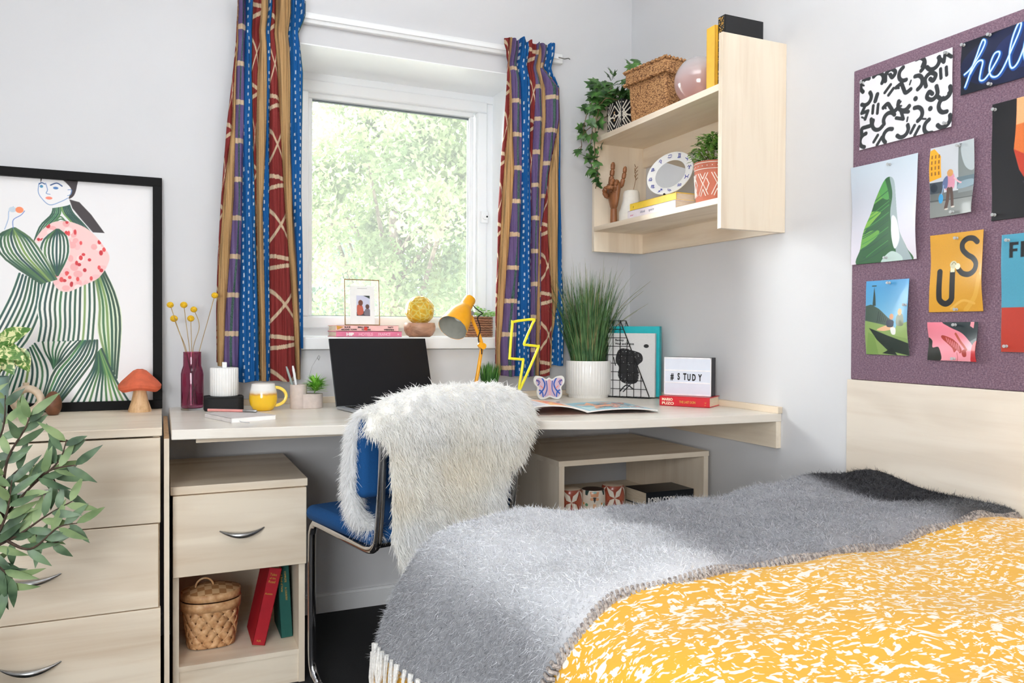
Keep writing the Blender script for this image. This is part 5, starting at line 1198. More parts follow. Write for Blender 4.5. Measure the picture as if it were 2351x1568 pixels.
SG = NT('seagrass'); v = SG.coords(); b1 = SG.n('ShaderNodeTexVoronoi'); b1.inputs['Scale'].default_value = 250; mp_ = SG.n('ShaderNodeMapping'); mp_.inputs['Scale'].default_value = (.55, .55, 1); SG.l(v, mp_.inputs['Vector']); SG.l(mp_.outputs[0], b1.inputs['Vector'])
SG.l(SG.ramp(b1.outputs['Distance'], [(.0, (220, 176, 124)), (.42, (178, 130, 84)), (.8, (104, 66, 38))]), SG.b.inputs['Base Color']); SG.bump(b1.outputs['Distance'], -.9, .004); SG.set(Roughness=.8)
t = thing('seagrass_basket', 'square woven seagrass basket with a folded lid on the top shelf', 'basket', (-.125, -.43, TZ))
BM = Matrix.Translation((-.132, -.425, TZ)) @ Matrix.Rotation(math.radians(8), 4, 'Z')
m = MB(BM); m.V = []; 
def taper(mb_, x0, x1, y0, y1, z0, z1, k):
    cx_, cy_ = (x0 + x1) / 2, (y0 + y1) / 2; f = lambda x, c_: c_ + (x - c_) * k
    mb_.add([(f(x0, cx_), f(y0, cy_), z0), (f(x1, cx_), f(y0, cy_), z0), (f(x1, cx_), f(y1, cy_), z0), (f(x0, cx_), f(y1, cy_), z0), (x0, y0, z1), (x1, y0, z1), (x1, y1, z1), (x0, y1, z1)], [(3, 2, 1, 0), (4, 5, 6, 7), (0, 1, 5, 4), (1, 2, 6, 5), (2, 3, 7, 6), (3, 0, 4, 7)])
taper(m, -.083, .083, -.100, .100, .0005, .150, .93); o = obj('body', m, SG.m, t); bv = o.modifiers.new('b', 'BEVEL'); bv.width = .008; bv.segments = 3
m = MB(BM); taper(m, -.094, .094, -.112, .112, .142, .196, 1.0); o = obj('lid', m, SG.m, t); bv = o.modifiers.new('b', 'BEVEL'); bv.width = .016; bv.segments = 4
m = MB(BM)
for zz in (.146, .192):
    pts = []
    for k in range(140):
        q = k / 140 * 4; s_ = int(q); f_ = q - s_; c4 = [(-.094, -.112), (.094, -.112), (.094, .112), (-.094, .112)]; a_, b_ = c4[s_], c4[(s_ + 1) % 4]
        x, y = a_[0] + (b_[0] - a_[0]) * f_, a_[1] + (b_[1] - a_[1]) * f_; r_ = .0025 * math.sin(k * 1.9); pts.append((x * .99 + (r_ if s_ % 2 else 0), y * .99 + (0 if s_ % 2 else r_), zz + .003 * math.cos(k * 1.9)))
    m.tube(pts, .0052, 6, closed=True)
obj('plaited_rim', m, SG.m, t)

t = thing('glass_globe_vase', 'round pearly blush pink glass globe on the top shelf', 'vase', (-.150, -.655, TZ))
GB = NT('blush_glass'); tc_ = GB.coords(); sp_ = GB.n('ShaderNodeSeparateXYZ'); GB.l(tc_, sp_.inputs[0]); mr = GB.n('ShaderNodeMapRange'); mr.inputs['From Max'].default_value = .17; GB.l(sp_.outputs['Z'], mr.inputs['Value'])
GB.l(GB.ramp(mr.outputs[0], [(0, (196, 140, 134)), (.45, (206, 174, 172)), (.8, (214, 206, 208))]), GB.b.inputs['Base Color']); GB.set(Roughness=.12); GB.b.inputs['Coat Weight'].default_value = .6; GB.b.inputs['Transmission Weight'].default_value = .25
m = MB(); m.lathe([(0, .0005), (.030, .0005)] + [(.0835 * math.sin(a_), .080 - .0835 * math.cos(a_)) for a_ in [.45 + k * (2.45) / 20 for k in range(21)]] + [(.016, .163), (0, .163)], (-.150, -.655, TZ), 40); obj('globe', m, GB.m, t)

Zv = Vector((0, 0, 1))
book('yellow_book', 'golden yellow book standing upright on the top shelf', (-.238, -.848, TZ + .0005), Zv * .190, X_ * .165, Y_ * .042, mat('golden_cloth', (238, 180, 60), .5, bump=.1, bs=200))
b2 = book('black_book', 'black book with gold speckled spine, upright against the shelf side', (-.228, -.8815, TZ + .0005), Zv * .212, X_ * .150, Y_ * .032, mat('black_cloth', (26, 26, 28), .6))
rr = random.Random(6); m = MB()
for k in range(170): zz = rr.uniform(.004, .207); yy_ = rr.uniform(.003, .029); s_ = rr.uniform(.0012, .0030); m.box(-.2290, -.2280, -.8815 + yy_, -.8815 + yy_ + s_, TZ + zz, TZ + zz + s_ * rr.uniform(.6, 1.6))
o = obj('gold_speckles', m, GOLDT, b2); o['kind'] = 'stuff'

# ================================================================== WALL SHELF, LOWER
t = thing('wooden_hand', 'jointed brown wooden mannequin hand with first and little fingers raised', 'ornament', (-.200, -.20, LZ))
WH = wood('z', 'hand_wood', (150, 96, 58), (104, 62, 36), sc=5); hx, hy = -.200, -.195
hr = Vector((.62, -.78, 0)).normalized(); hn = Vector((-.78, -.62, 0)).normalized()
def HP(u_, w_, v_=0): return Vector((hx, hy, LZ)) + hr * u_ + Zv * w_ + hn * v_
m = MB(); m.tube([HP(0, .0005), HP(0, .03), HP(0, .062)], lambda q: .014 - .001 * q, 16); obj('wrist', m, WH, t)
m = MB(); PT = [HP(0, .062), HP(0, .075), HP(0, .10), HP(-.001, .128), HP(-.002, .148), HP(-.002, .160)]
m.tube(spline(PT, 4), lambda q: .015 + .026 * min(1, q * 1.5) - .004 * max(0, q - .8) * 5, 18, flat=.5); obj('palm', m, WH, t)
def finger(segs, r0, nm):
    m = MB()
    for i, (a_, b_) in enumerate(zip(segs[:-1], segs[1:])):
        a_, b_ = Vector(a_), Vector(b_); d = (b_ - a_); m.tube([a_ + d * .04, a_ + d * .15, a_ + d * .85, a_ + d * .96], lambda q: (r0 - .0006 * i) * (1 if .1 < q < .9 else .72), 10); m.sphere(a_, r0 * .62, 10, None, 6)
    e_ = Vector(segs[-1]); m.sphere(e_ - Vector((0, 0, r0 * .1)), (r0 - .001) * .8, 10, None, 6); obj(nm, m, WH, t)
finger([HP(-.014, .158), HP(-.009, .190), HP(-.006, .214), HP(-.004, .238)], .0098, 'finger')
finger([HP(.030, .146), HP(.038, .176), HP(.043, .198), HP(.045, .218)], .0088, 'finger')
finger([HP(.002, .158, .006), HP(.003, .170, .024), HP(.000, .148, .036), HP(-.003, .130, .026)], .0098, 'finger')
finger([HP(.018, .154, .006), HP(.019, .166, .022), HP(.017, .146, .033), HP(.014, .128, .024)], .0092, 'finger')
finger([HP(-.024, .108, .008), HP(-.033, .128, .020), HP(-.018, .140, .036), HP(.008, .138, .044)], .0100, 'thumb')

t = thing('bud_vase', 'small off white pear shaped vase behind the stacked books on the shelf', 'vase', (-.165, -.265, LZ))
m = MB(); m.lathe([(0, .0005), (.040, .0005), (.047, .012), (.047, .042), (.040, .060), (.033, .085), (.031, .112), (.027, .122), (.020, .125), (.018, .120), (0, .10)], (-.165, -.265, LZ), 36); obj('body', m, mat('ivory_ceramic', (226, 220, 210), .6), t)
m = MB(); m.tube([(-.160, -.262, LZ + .10), (-.150, -.272, LZ + .17), (-.152, -.266, LZ + .205)], .0012, 5)
for k in range(8): zz = .165 + k * .007; m.tube([(-.150, -.270, LZ + zz), (-.150 + .008 * (-1) ** k, -.270 - .004, LZ + zz + .010)], lambda q: .0018 - .0008 * q, 5)
obj('dried_twig', m, mat('dried_twig', (140, 106, 72), .9), t)

book('pale_book', 'white and pale pink book at the bottom of the lower shelf stack', (-.232, -.345, LZ + .0004), -Y_ * .295, X_ * .175, Z_ * .030, mat('pale_lilac_cover', (240, 230, 234), .5), spine_text=[('think', .28, .42, .0130, 1.15, mat('grey_ink', (176, 172, 182), .6), .3, 0), ('space', .46, .42, .0130, 1.15, mat('grey_ink', (176, 172, 182), .6), .3, 0), ('now', .06, .3, .0110, 1, mat('pink_ink', (226, 170, 190), .6), .3, 0)])
book('yellow_covered_book', 'white book with yellow spine, on top of the lower shelf stack', (-.226, -.350, LZ + .0308), -Y_ * .285, X_ * .165, Z_ * .026, mat('sunny_yellow', (242, 204, 66), .5), spine_text=[('/', .08, .3, .012, 1, BLACKT, 0, 0)])

MIR = mat('mirror_silver', (232, 234, 236), .01, 1.0, var=.001)
t = thing('zodiac_mirror', 'round white plate mirror with blue zodiac signs around the rim', 'mirror', (-.16, -.50, LZ + .05))
MC_ = Vector((-.150, -.495, 1.566)); mn = Vector((-.80, -.42, .40)).normalized(); mu = (Zv - mn * Zv.dot(mn)).normalized(); ml = mu.cross(mn)
rot_ = -.5
MM = Matrix(((ml.x, mu.x, mn.x, MC_.x), (ml.y, mu.y, mn.y, MC_.y), (ml.z, mu.z, mn.z, MC_.z), (0, 0, 0, 1)))
m = MB(MM); m.lathe([(0, -.004), (.060, -.004), (.088, .004), (.089, .0065), (.0875, .008), (.062, .0015), (.0585, .0005), (0, .0005)], (0, 0, 0), 64); obj('plate', m, CERAM, t)
m = MB(MM); m.lathe([(0, .0008), (.0570, .0008), (.0570, .0016), (0, .0018)], (0, 0, 0), 48); obj('mirror_glass', m, MIR, t)
BI = mat('cobalt_glaze', (38, 52, 150), .35)
def glyph(m, k):
    P0 = [[[(-.8, .2), (-.4, .9), (0, .1), (0, -.9)], [(.8, .2), (.4, .9), (0, .1)]], [[(-.7, .9), (0, .3), (.7, .9)], [(0, .3), (.6, -.3), (0, -.9), (-.6, -.3), (0, .3)]], [[(-.7, .9), (.7, .9)], [(-.7, -.9), (.7, -.9)], [(-.3, .9), (-.3, -.9)], [(.3, .9), (.3, -.9)]],
          [[(-.8, .2), (-.2, .7), (.8, .5)], [(.8, -.2), (.2, -.7), (-.8, -.5)]], [[(-.6, -.3), (-.2, 0), (-.5, .3), (0, .9), (.5, .3), (.2, -.5), (.7, -.9)]], [[(-.8, .8), (-.7, -.8)], [(-.7, .7), (-.3, .7), (-.3, -.8)], [(-.3, .7), (.1, .7), (.1, -.7), (.8, -.2)]],
          [[(-.8, -.8), (.8, -.8)], [(-.8, -.3), (-.3, -.3), (-.4, .5), (.4, .5), (.3, -.3), (.8, -.3)]], [[(-.8, .8), (-.7, -.8)], [(-.7, .7), (-.2, .7), (-.2, -.8)], [(-.2, .7), (.3, .7), (.3, -.8), (.9, -.5)]], [[(-.8, -.8), (.8, .8), (.1, .8)], [(.8, .8), (.8, .1)], [(-.5, .1), (.1, -.5)]],
          [[(-.8, .8), (-.5, -.3), (0, .5), (.1, -.6), (.7, -.2), (.3, .2)]], [[(-.8, .2), (-.4, .6), (0, .2), (.4, .6), (.8, .2)], [(-.8, -.5), (-.4, -.1), (0, -.5), (.4, -.1), (.8, -.5)]], [[(-.8, .9), (-.4, 0), (-.8, -.9)], [(.8, .9), (.4, 0), (.8, -.9)], [(-.6, 0), (.6, 0)]]][k]
    a_ = k * PI / 6 + .2; cx_, cy_ = .074 * math.cos(a_), .074 * math.sin(a_); s_ = .0088
    for L_ in P0: m.tube([(cx_ + x * s_, cy_ + y * s_, .0062) for x, y in L_], .0014, 5, flat=.5)
m = MB(MM)
for k in range(12): glyph(m, k)
obj('zodiac_signs', m, BI, t)
m = MB(); e_ = MC_ - mn * .05 - mu * .0; m.tube([MC_ - mn * .004, MC_ - mn * .03 - Zv * .05, Vector((MC_.x, MC_.y, LZ + .0)) - Vector((mn.x, mn.y, 0)) * .045 + Zv * .004], .004, 8); m.tube([MC_ - mu * .090 + mn * .012, MC_ - mu * .090 - mn * .03 ], .004, 8); m.tube([MC_ - mu * .090, Vector(((MC_ - mu * .090).x, (MC_ - mu * .090).y, LZ + .058))], .004, 8)
obj('stand', m, BLACKM, t)

t = thing('potted_shrub', 'small bushy green plant in a terracotta pot with white lines', 'potted plant', (-.165, -.755, LZ))
c = (-.165, -.755, LZ); m = MB(); m.lathe([(0, .0005), (.052, .0005), (.056, .004), (.062, .112), (.063, .134), (.058, .134), (.057, .115), (0, .115)], c, 40); obj('pot', m, mat('terracotta', (194, 112, 88), .75, var=.05, vs=40), t)
WP = mat('white_slip', (246, 238, 230), .7)
def rad(z_): return .0562 + (z_ - .004) / .108 * .0062 if z_ < .112 else .0628
def onpot(a_, z_): r_ = rad(z_) + .0006; return (c[0] + r_ * math.cos(a_), c[1] + r_ * math.sin(a_), c[2] + z_)
m = MB()
for z_ in (.108, .128): m.tube([onpot(2 * PI * k / 48, z_) for k in range(48)], .0012, 5, closed=True)
for i in range(8):
    a0 = i * PI / 4 + .3
    for L_ in ([(-.30, .095), (0, .060), (.30, .095)], [(-.30, .025), (0, .062), (.30, .025)], [(-.16, .095), (0, .076), (.16, .095)], [(-.16, .022), (0, .044), (.16, .022)], [(.22, .078), (.36, .060), (.22, .040)]): m.tube([onpot(a0 + (L_[j][0] * (1 - q) + L_[j + 1][0] * q), L_[j][1] * (1 - q) + L_[j + 1][1] * q) for j in range(2) for q in (0, .5, 1)], .0015, 5)
    for q in range(3): m.sphere(onpot(a0 + q * PI / 12, .118), .0018, 6, None, 4)
obj('white_pattern', m, WP, t)
rr = random.Random(9); m = MB(); BX = plant_mat('box_green', (60, 116, 44), (150, 190, 90), .4, .2, 50)
for k in range(650):
    a_ = rr.uniform(0, 6.28); el = rr.uniform(-.1, 1.5); q = .075 * rr.uniform(.55, 1.05); p = Vector((c[0] + q * math.cos(a_) * math.cos(el), c[1] + q * math.sin(a_) * math.cos(el), c[2] + .142 + q * math.sin(el) * 1.15))
    leafshape(p, (math.cos(a_) + rr.uniform(-.7, .7), math.sin(a_) + rr.uniform(-.7, .7), rr.uniform(-.2, 1)), (rr.uniform(-.3, .3), -.3, 1), .019, .0068, m, seg=2)
obj('foliage', m, BX, t)
m = MB(); 
for k in range(14): a_ = k * .45; m.tube([(c[0], c[1], c[2] + .11), (c[0] + .05 * math.cos(a_), c[1] + .05 * math.sin(a_), c[2] + .17)], .0015, 5)
obj('twigs', m, mat('twig_brown', (96, 84, 50), .8), t); m = MB(); m.lathe([(0, .113), (.057, .113), (.057, .117), (0, .119)], c, 24); obj('soil', m, SOIL, t)

# ================================================================== PEDESTAL SHELF
PZ = .0955
SP = NT('birch_splint'); v = SP.coords(); SP.l(SP.ramp(SP.noise(v, 60, 3), [(.3, (186, 132, 84)), (.6, (222, 176, 128)), (.8, (236, 200, 156))]), SP.b.inputs['Base Color']); SP.set(Roughness=.55)
t = thing('lidded_basket', 'oval woven birch splint basket with a lid and loop handle, on pedestal shelf', 'basket', (-1.672, -.395, PZ))
bc_ = Vector((-1.672, -.395, PZ)); 
def bell(z_, a_, o=0):
    q = z_ / .13; k = 1 + .0 * q; rx_ = .064 + .016 * q + o; ry_ = .050 + .012 * q + o; n_ = 3.2 - 1.1 * q
    ca, sa = math.cos(a_), math.sin(a_); r_ = (abs(ca) ** n_ + abs(sa) ** n_) ** (-1 / n_); return (bc_.x + rx_ * r_ * ca, bc_.y + ry_ * r_ * sa, bc_.z + z_)
m = MB(); S_ = 48; ring = [0.0006, .03, .06, .09, .125]
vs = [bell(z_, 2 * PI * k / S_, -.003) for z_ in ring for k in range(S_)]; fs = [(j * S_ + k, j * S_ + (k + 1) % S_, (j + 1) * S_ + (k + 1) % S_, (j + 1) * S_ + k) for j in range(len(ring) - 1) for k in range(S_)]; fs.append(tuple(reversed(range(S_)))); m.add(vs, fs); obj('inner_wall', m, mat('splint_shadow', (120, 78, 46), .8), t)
m = MB(); NW = 16
for sgn in (-1, 1):
    for k in range(NW):
        a0 = 2 * PI * k / NW; n_ = 12; vs = []; 
        for j in range(n_ + 1):
            q = j / n_; z_ = .002 + q * .112; a_ = a0 + sgn * q * 1.15; wv_ = .0018 * math.sin((a_ - sgn * 0) * NW / 2 * 1.0 + (0 if sgn > 0 else PI) + q * 9)
            for e_ in (-.158, .158): vs.append(bell(z_, a_ + e_, .0005 + wv_))
        m.add(vs, [(2 * j, 2 * j + 1, 2 * j + 3, 2 * j + 2) for j in range(n_)])
o = obj('woven_splints', m, SP.m, t); k = o.modifiers.new('S', 'SOLIDIFY'); k.thickness = .001
m = MB()
for z0, z1, of in ((.108, .134, .0035), (.137, .158, .0015)):
    zz = [z0, z1]; vs = [(lambda P_: (P_[0], P_[1], bc_.z + z_))(bell(min(z_, .13), 2 * PI * k / S_, of)) for z_ in zz for k in range(S_)]; m.add(vs, [(k, (k + 1) % S_, S_ + (k + 1) % S_, S_ + k) for k in range(S_)])
o = obj('rim_band', m, SP.m, t); k = o.modifiers.new('S', 'SOLIDIFY'); k.thickness = .0025
m = MB(); vs = []; rg = [1.0, .9, .6, .3, .02]
for r_ in rg:
    for k in range(S_): P_ = bell(.13, 2 * PI * k / S_, .001); vs.append((bc_.x + (P_[0] - bc_.x) * r_, bc_.y + (P_[1] - bc_.y) * r_, bc_.z + .158 + .016 * (1 - r_ ** 2.2)))
m.add(vs, [(j * S_ + k, j * S_ + (k + 1) % S_, (j + 1) * S_ + (k + 1) % S_, (j + 1) * S_ + k) for j in range(4) for k in range(S_)])
CK = NT('checker_splint'); v = CK.coords(); ck = CK.n('ShaderNodeTexChecker'); ck.inputs['Scale'].default_value = 52; CK.l(v, ck.inputs['Vector']); ck.inputs['Color1'].default_value = lin((226, 184, 136)); ck.inputs['Color2'].default_value = lin((186, 134, 86)); CK.l(ck.outputs['Color'], CK.b.inputs['Base Color']); CK.bump(ck.outputs['Fac'], .6, .002); CK.set(Roughness=.55)
lid = obj('lid', m, CK.m, t)
m = MB(); m.tube([(bc_.x - .018 + .024 * math.cos(a_ / 12 * PI), bc_.y - .01, bc_.z + .170 + .024 * math.sin(a_ / 12 * PI)) for a_ in range(13)], .0028, 8); obj('loop_handle', m, SP.m, lid)
ax = Vector((.045, 0, .205)).normalized(); 
book('red_cloth_book', 'tall red clothbound book leaning right on the pedestal shelf, gold titles', Vector((-1.567, -.480, PZ + .008)), ax * .222, Vector((0, .15, 0)), Vector((ax.z, 0, -ax.x)) * .036, mat('red_cloth', (168, 18, 34), .6, bump=.1, bs=400),
     spine_text=[('J.V.', .04, .25, .012, 1, GOLDT, 0, 0)])
def vtext(parent, s, size, O, a_, T_, mt_, xs=1): return text('spine_lettering', s, size, O, T_, a_, mt_, parent, xs=xs)
rb = bpy.data.objects['red_cloth_book']; T3 = Vector((ax.z, 0, -ax.x)); O3 = Vector((-1.567, -.4804, PZ + .008))
for o in list(rb.children):
    if o.name.startswith('spine_lettering'): bpy.data.objects.remove(o)
for s_, up_, sz_, dx in (('Tales', .200, .0105, .006), ('of the', .190, .0085, .007), ('Road', .179, .0105, .006), ('Austen', .145, .0085, .004), ('N.R.', .010, .008, .010)): vtext(rb, s_, sz_, O3 + ax * up_ + T3 * dx, ax, T3, GOLDT, .9)
ag = Vector((-.012, 0, .21)).normalized(); Tg = Vector((ag.z, 0, -ag.x))
gb = book('green_cloth_book', 'dark green clothbound book upright at the right of the pedestal shelf', Vector((-1.4815, -.445, PZ + .0008)), ag * .213, Vector((0, .15, 0)), Tg * .034, mat('green_cloth', (20, 84, 76), .6, bump=.1, bs=400))
text('spine_lettering', 'COMPLETE', .0075, Vector((-1.4815, -.4454, PZ)) + ag * .198 + Tg * .019, -ag, Tg, GOLDT, gb, xs=.9); text('spine_lettering', 'A Book of Verse', .0085, Vector((-1.4815, -.4454, PZ)) + ag * .190 + Tg * .008, -ag, Tg, GOLDT, gb, xs=.9)
text('spine_lettering', 'A COUNTRY', .0075, Vector((-1.4815, -.4454, PZ)) + ag * .150 + Tg * .019, -ag, Tg, GOLDT, gb, xs=.9)

# ================================================================== BOX UNIT SHELF
BZ = .403
def tin(name, label, x, y, kind):
    t = thing(name, label, 'ornament', (x, y, BZ)); cv_ = Cv(0, 1, 0, 1, 220, 90, (236, 224, 206)); RC = (158, 72, 50)
    if kind == 'star':
        cv_.A[:] = RC
        for i in range(4):
            c0 = (.125 + .25 * i, .5)
            for a_ in range(4):
                an = PI / 4 + a_ * PI / 2; d = (math.cos(an) * .125, math.sin(an) * .5); pe = (-math.sin(an) * .034, math.cos(an) * .13)
                cv_.poly([c0, (c0[0] + d[0] * .5 + pe[0], c0[1] + d[1] * .5 + pe[1]), (c0[0] + d[0] * 1.4, c0[1] + d[1] * 1.4), (c0[0] + d[0] * .5 - pe[0], c0[1] + d[1] * .5 - pe[1])], (240, 230, 214))
            cv_.poly([(c0[0] + .125 + dx, .5 + dy) for dx, dy in ((0, .30), (.03, .12), (.075, 0), (.03, -.12), (0, -.30), (-.03, -.12), (-.075, 0), (-.03, .12))], (186, 96, 70))
    else:
        rr = random.Random(3)
        for i in range(4):
            x0 = .25 * i; cv_.poly([(x0 + .06, .95), (x0 + .19, .95), (x0 + .17, .72), (x0 + .08, .72)], (222, 160, 120)); cv_.poly([(x0 + .10, .70), (x0 + .15, .70), (x0 + .125, .45)], (52, 52, 54)); cv_.disc((x0 + .125, .62), .018, (60, 60, 60), .09)
            cv_.disc((x0 + .09, .62), .022, (230, 170, 130), .07); cv_.disc((x0 + .16, .62), .022, (230, 170, 130), .07); cv_.poly([(x0 + .11, .40), (x0 + .14, .40), (x0 + .15, .05), (x0 + .10, .05)], (236, 176, 120)); cv_.disc((x0 + .02, .35), .02, (86, 150, 110), .07); cv_.disc((x0 + .225, .4), .012, (226, 150, 60), .05)
            cv_.poly([(x0 - .01, 1), (x0 + .05, 1), (x0 + .03, .78), (x0, .8)], (46, 70, 66)); cv_.disc((x0 + .125, .92), .03, (150, 190, 180), .05)
    r_ = .0400 if kind == 'star' else .042; H_ = .078 if kind == 'star' else .072
    def f(X, Y): a_ = X * 2 * PI + .4; rr_ = r_ * (1 - .10 * np.abs(2 * Y - 1) ** 4); return np.stack([x + rr_ * np.cos(a_), y + rr_ * np.sin(a_), BZ + .002 + Y * H_], 1)
    sheet('patterned_side', cv_, f, paint_mat('printed_tin', .3, .3), t, .001)
    m = MB(); rt = r_ * .9; m.lathe([(0, .0005), (rt, .0005), (rt, .003), (0, .003)], (x, y, BZ), 40); m.lathe([(0, H_ - .004), (rt, H_ - .001), (rt, H_ + .0015), (rt - .004, H_ + .003), (0, H_ + .003)], (x, y, BZ), 40); obj('top_and_base', m, mat('dark_lid', (66, 50, 44), .5) if kind != 'star' else mat('cream_lid', (226, 208, 186), .5), t)
tin('patterned_pot', 'left of two red and cream star patterned pots in the box unit', -.562, -.525, 'star')
tin('patterned_pot', 'floral cream and orange pot standing between the two star patterned ones', -.478, -.530, 'floral')
tin('patterned_pot', 'right star patterned pot in the box unit, next to the black book', -.394, -.520, 'star')
BBK = mat('glossy_black_jacket', (22, 26, 32), .35)
eb1 = Vector((.985, -.02, 0)).normalized(); eb2 = Vector((-.02, 1, 0)).normalized()
book('black_hardback', 'black hardback novel lying flat in the box unit under the desk', (-.285, -.560, BZ + .0004), eb1 * .195, eb2 * .13, Z_ * .050, BBK, spine_text=[('ROBIN COOK', .03, .22, .0290, .62, WHITET, 0, .0006), ('TERMINAL', .62, .36, .0140, .95, mat('silver_ink', (196, 196, 200), .5), 0, .0003), (':', .93, .3, .02, 1, WHITET, 0, 0)])

# ================================================================== PINBOARD PRINTS
PBX = -.0114
def poster(name, label, cv_, y0, y1, z0, z1, curl=.006, seed=0):
    """y0 is the window-side (left in view) edge, canvas X 0..1 -> y0..y1, Y 0..1 -> z0..z1"""
    rs = np.random.RandomState(seed); p1, p2 = rs.uniform(0, 6, 2)
    def f(X, Y):
        x = PBX - .0012 - curl * (X ** 3) * (.6 + .4 * np.sin(Y * 5 + p1)) - curl * .5 * (1 - X) ** 4 * (.5 + .5 * np.sin(Y * 4 + p2)) - .0012 * (1 + np.sin(Y * 9 + p1))
        return np.stack([x, y0 + (y1 - y0) * X, z0 + (z1 - z0) * Y], 1)
    o = sheet(name, cv_, f, paint_mat('satin_print', .38, .15), None, .0005); tag(o, label, 'print'); return f
PINM = mat('clear_plastic', (224, 228, 230), .15, trans=.4)
def pins(f, what, spots):
    for (nm, X, Y) in spots:
        p = f(np.array([X]), np.array([Y]))[0]; m = MB(Matrix.Translation(tuple(p)) @ Matrix.Rotation(-PI / 2, 4, 'Y')); m.lathe([(0, .0006), (.0035, .0006), (.0038, .002), (.0020, .004), (.0022, .008), (.0040, .010), (.0038, .0115), (0, .012)], (0, 0, 0), 14)
        tag(obj('drawing_pin', m, PINM, None), 'clear drawing pin at the %s of the %s' % (nm, what), 'pin', 'clear drawing pins on the pinboard')
NC = 200
# doodle
d_ = Cv(0, 1, 0, 1, 260, 190, (236, 235, 241)); rr = random.Random(40); K = (40, 44, 48); d_.px = .004
cells = [(i, j) for i in range(7) for j in range(5)]
d2 = Cv(0, 1.42, 0, 1, 284, 200, (236, 235, 241))
for (i, j) in cells:
    cx_, cy_ = (i + .5 + rr.uniform(-.15, .15)) * 1.42 / 7, (j + .5 + rr.uniform(-.15, .15)) / 5; ty = rr.choice('arc arc arc wave bar two dot zig hook hook arc'.split()); a0 = rr.uniform(0, 6.28); w_ = .058
    def R_(x, y): return (cx_ + x * math.cos(a0) - y * math.sin(a0), cy_ + x * math.sin(a0) + y * math.cos(a0))
    if ty == 'arc': d2.stroke([R_(.095 * math.cos(q), .095 * math.sin(q)) for q in (0, .6, 1.2, 1.8, 2.4, 3.0)], w_, K)
    elif ty == 'wave': d2.stroke([R_(-.12, 0), R_(-.06, .05), R_(0, 0), R_(.06, -.05), R_(.12, 0)], w_, K)
    elif ty == 'bar': d2.stroke([R_(-.04, 0), R_(.05, 0)], w_ * 1.1, K, smooth=False)
    elif ty == 'two': d2.stroke([R_(-.06, -.03), R_(.06, -.03)], w_ * .8, K, smooth=False); d2.stroke([R_(-.05, .05), R_(.05, .05)], w_ * .8, K, smooth=False)
    elif ty == 'dot': d2.disc((cx_, cy_), .034, K)
    elif ty == 'zig': d2.stroke([R_(-.08, .05), R_(-.02, -.05), R_(.02, .05), R_(.09, -.04)], w_ * .85, K, smooth=False)
    else: d2.stroke([R_(-.08, -.06), R_(-.08, .04), R_(0, .085), R_(.07, .03), R_(.03, -.03), R_(-.01, .01)], w_, K)
for k in range(14): a0 = rr.uniform(0, 3.14); x, y = rr.uniform(.05, 1.37), rr.uniform(.04, .96); d2.stroke([(x, y), (x + .05 * math.cos(a0), y + .05 * math.sin(a0))], .026, K, smooth=False)
d2.X = d2.X / 1.42
f = poster('doodle_print', 'white print of bold black doodle strokes, top left of the pinboard', d2, -1.2015, -1.485, 1.5175, 1.713, .004, 1)
pins(f, 'black doodle print', [('top right', .95, .95), ('bottom right', .95, .06), ('top left', .04, .95)])
# hello
h_ = Cv(0, 1.9, 0, 1, 300, 160, (10, 16, 34)); h_.disc((1.1, .5), 1.1, (14, 24, 60), .5); h_.disc((1.3, .55), .6, (18, 34, 84), .35)
H_ = []
hl = [(.10, .17), (.20, .32), (.36, .62), (.48, .84), (.545, .865), (.53, .78), (.40, .58), (.27, .40)]
for off, w_, c_ in ((.02, .075, (18, 66, 140)), (0, .050, (60, 140, 214)), (0, .026, (222, 244, 255))):
    def q_(P_): return [(x + off, y - off) for x, y in P_]
    h_.stroke(q_([(.08, .38), (.22, .46), (.40, .66), (.50, .86), (.455, .93), (.40, .84), (.32, .62), (.18, .34), (.09, .14)]), w_, c_)
    h_.stroke(q_([(.20, .36), (.36, .54), (.47, .52), (.42, .34), (.40, .20), (.50, .18), (.66, .34), (.80, .52), (.80, .60), (.70, .58), (.60, .36), (.64, .20), (.78, .18), (.94, .38), (1.12, .70), (1.22, .96), (1.16, .99), (1.06, .78), (1.00, .42), (1.04, .24), (1.16, .30), (1.32, .60), (1.46, .90), (1.44, .98), (1.36, .84), (1.28, .48), (1.32, .28), (1.44, .32), (1.56, .48), (1.70, .56), (1.80, .40), (1.72, .24), (1.58, .26), (1.56, .42)]), w_, c_)
h_.X = h_.X / 1.9
f = poster('neon_hello_print', 'dark blue print with white neon handwriting reading hello, top right of pinboard', h_, -1.507, -1.735, 1.588, 1.7155, .004, 2)
pins(f, 'neon hello print', [('top left', .03, .95), ('upper middle', .32, .97), ('lower middle', .34, .05)])
# dusk print
k_ = Cv(0, 1, 0, 1, 150, 200, (26, 26, 30)); k_.poly([(.44, 1.05), (.42, .72), (.40, .58), (.50, .40), (.62, .30), (.9, .34), (1.05, .30), (1.05, 1.05)], (214, 112, 52)); k_.poly([(.44, 1.05), (.43, .78), (1.05, .80), (1.05, 1.05)], (236, 172, 120)); k_.poly([(.40, .58), (.50, .40), (.62, .30), (1.05, .30), (1.05, .5), (.6, .52)], (186, 60, 40))
k_.poly([(.55, .30), (.7, .20), (1.05, .16), (1.05, .34)], (60, 52, 62)); k_.grain(.02)
f = poster('dusk_print', 'black and orange dusk print at the right edge below neon hello', k_, -1.5885, -1.72, 1.271, 1.545, .004, 3)
pins(f, 'black and orange dusk print', [('bottom left', .07, .05), ('top left', .06, .95)])
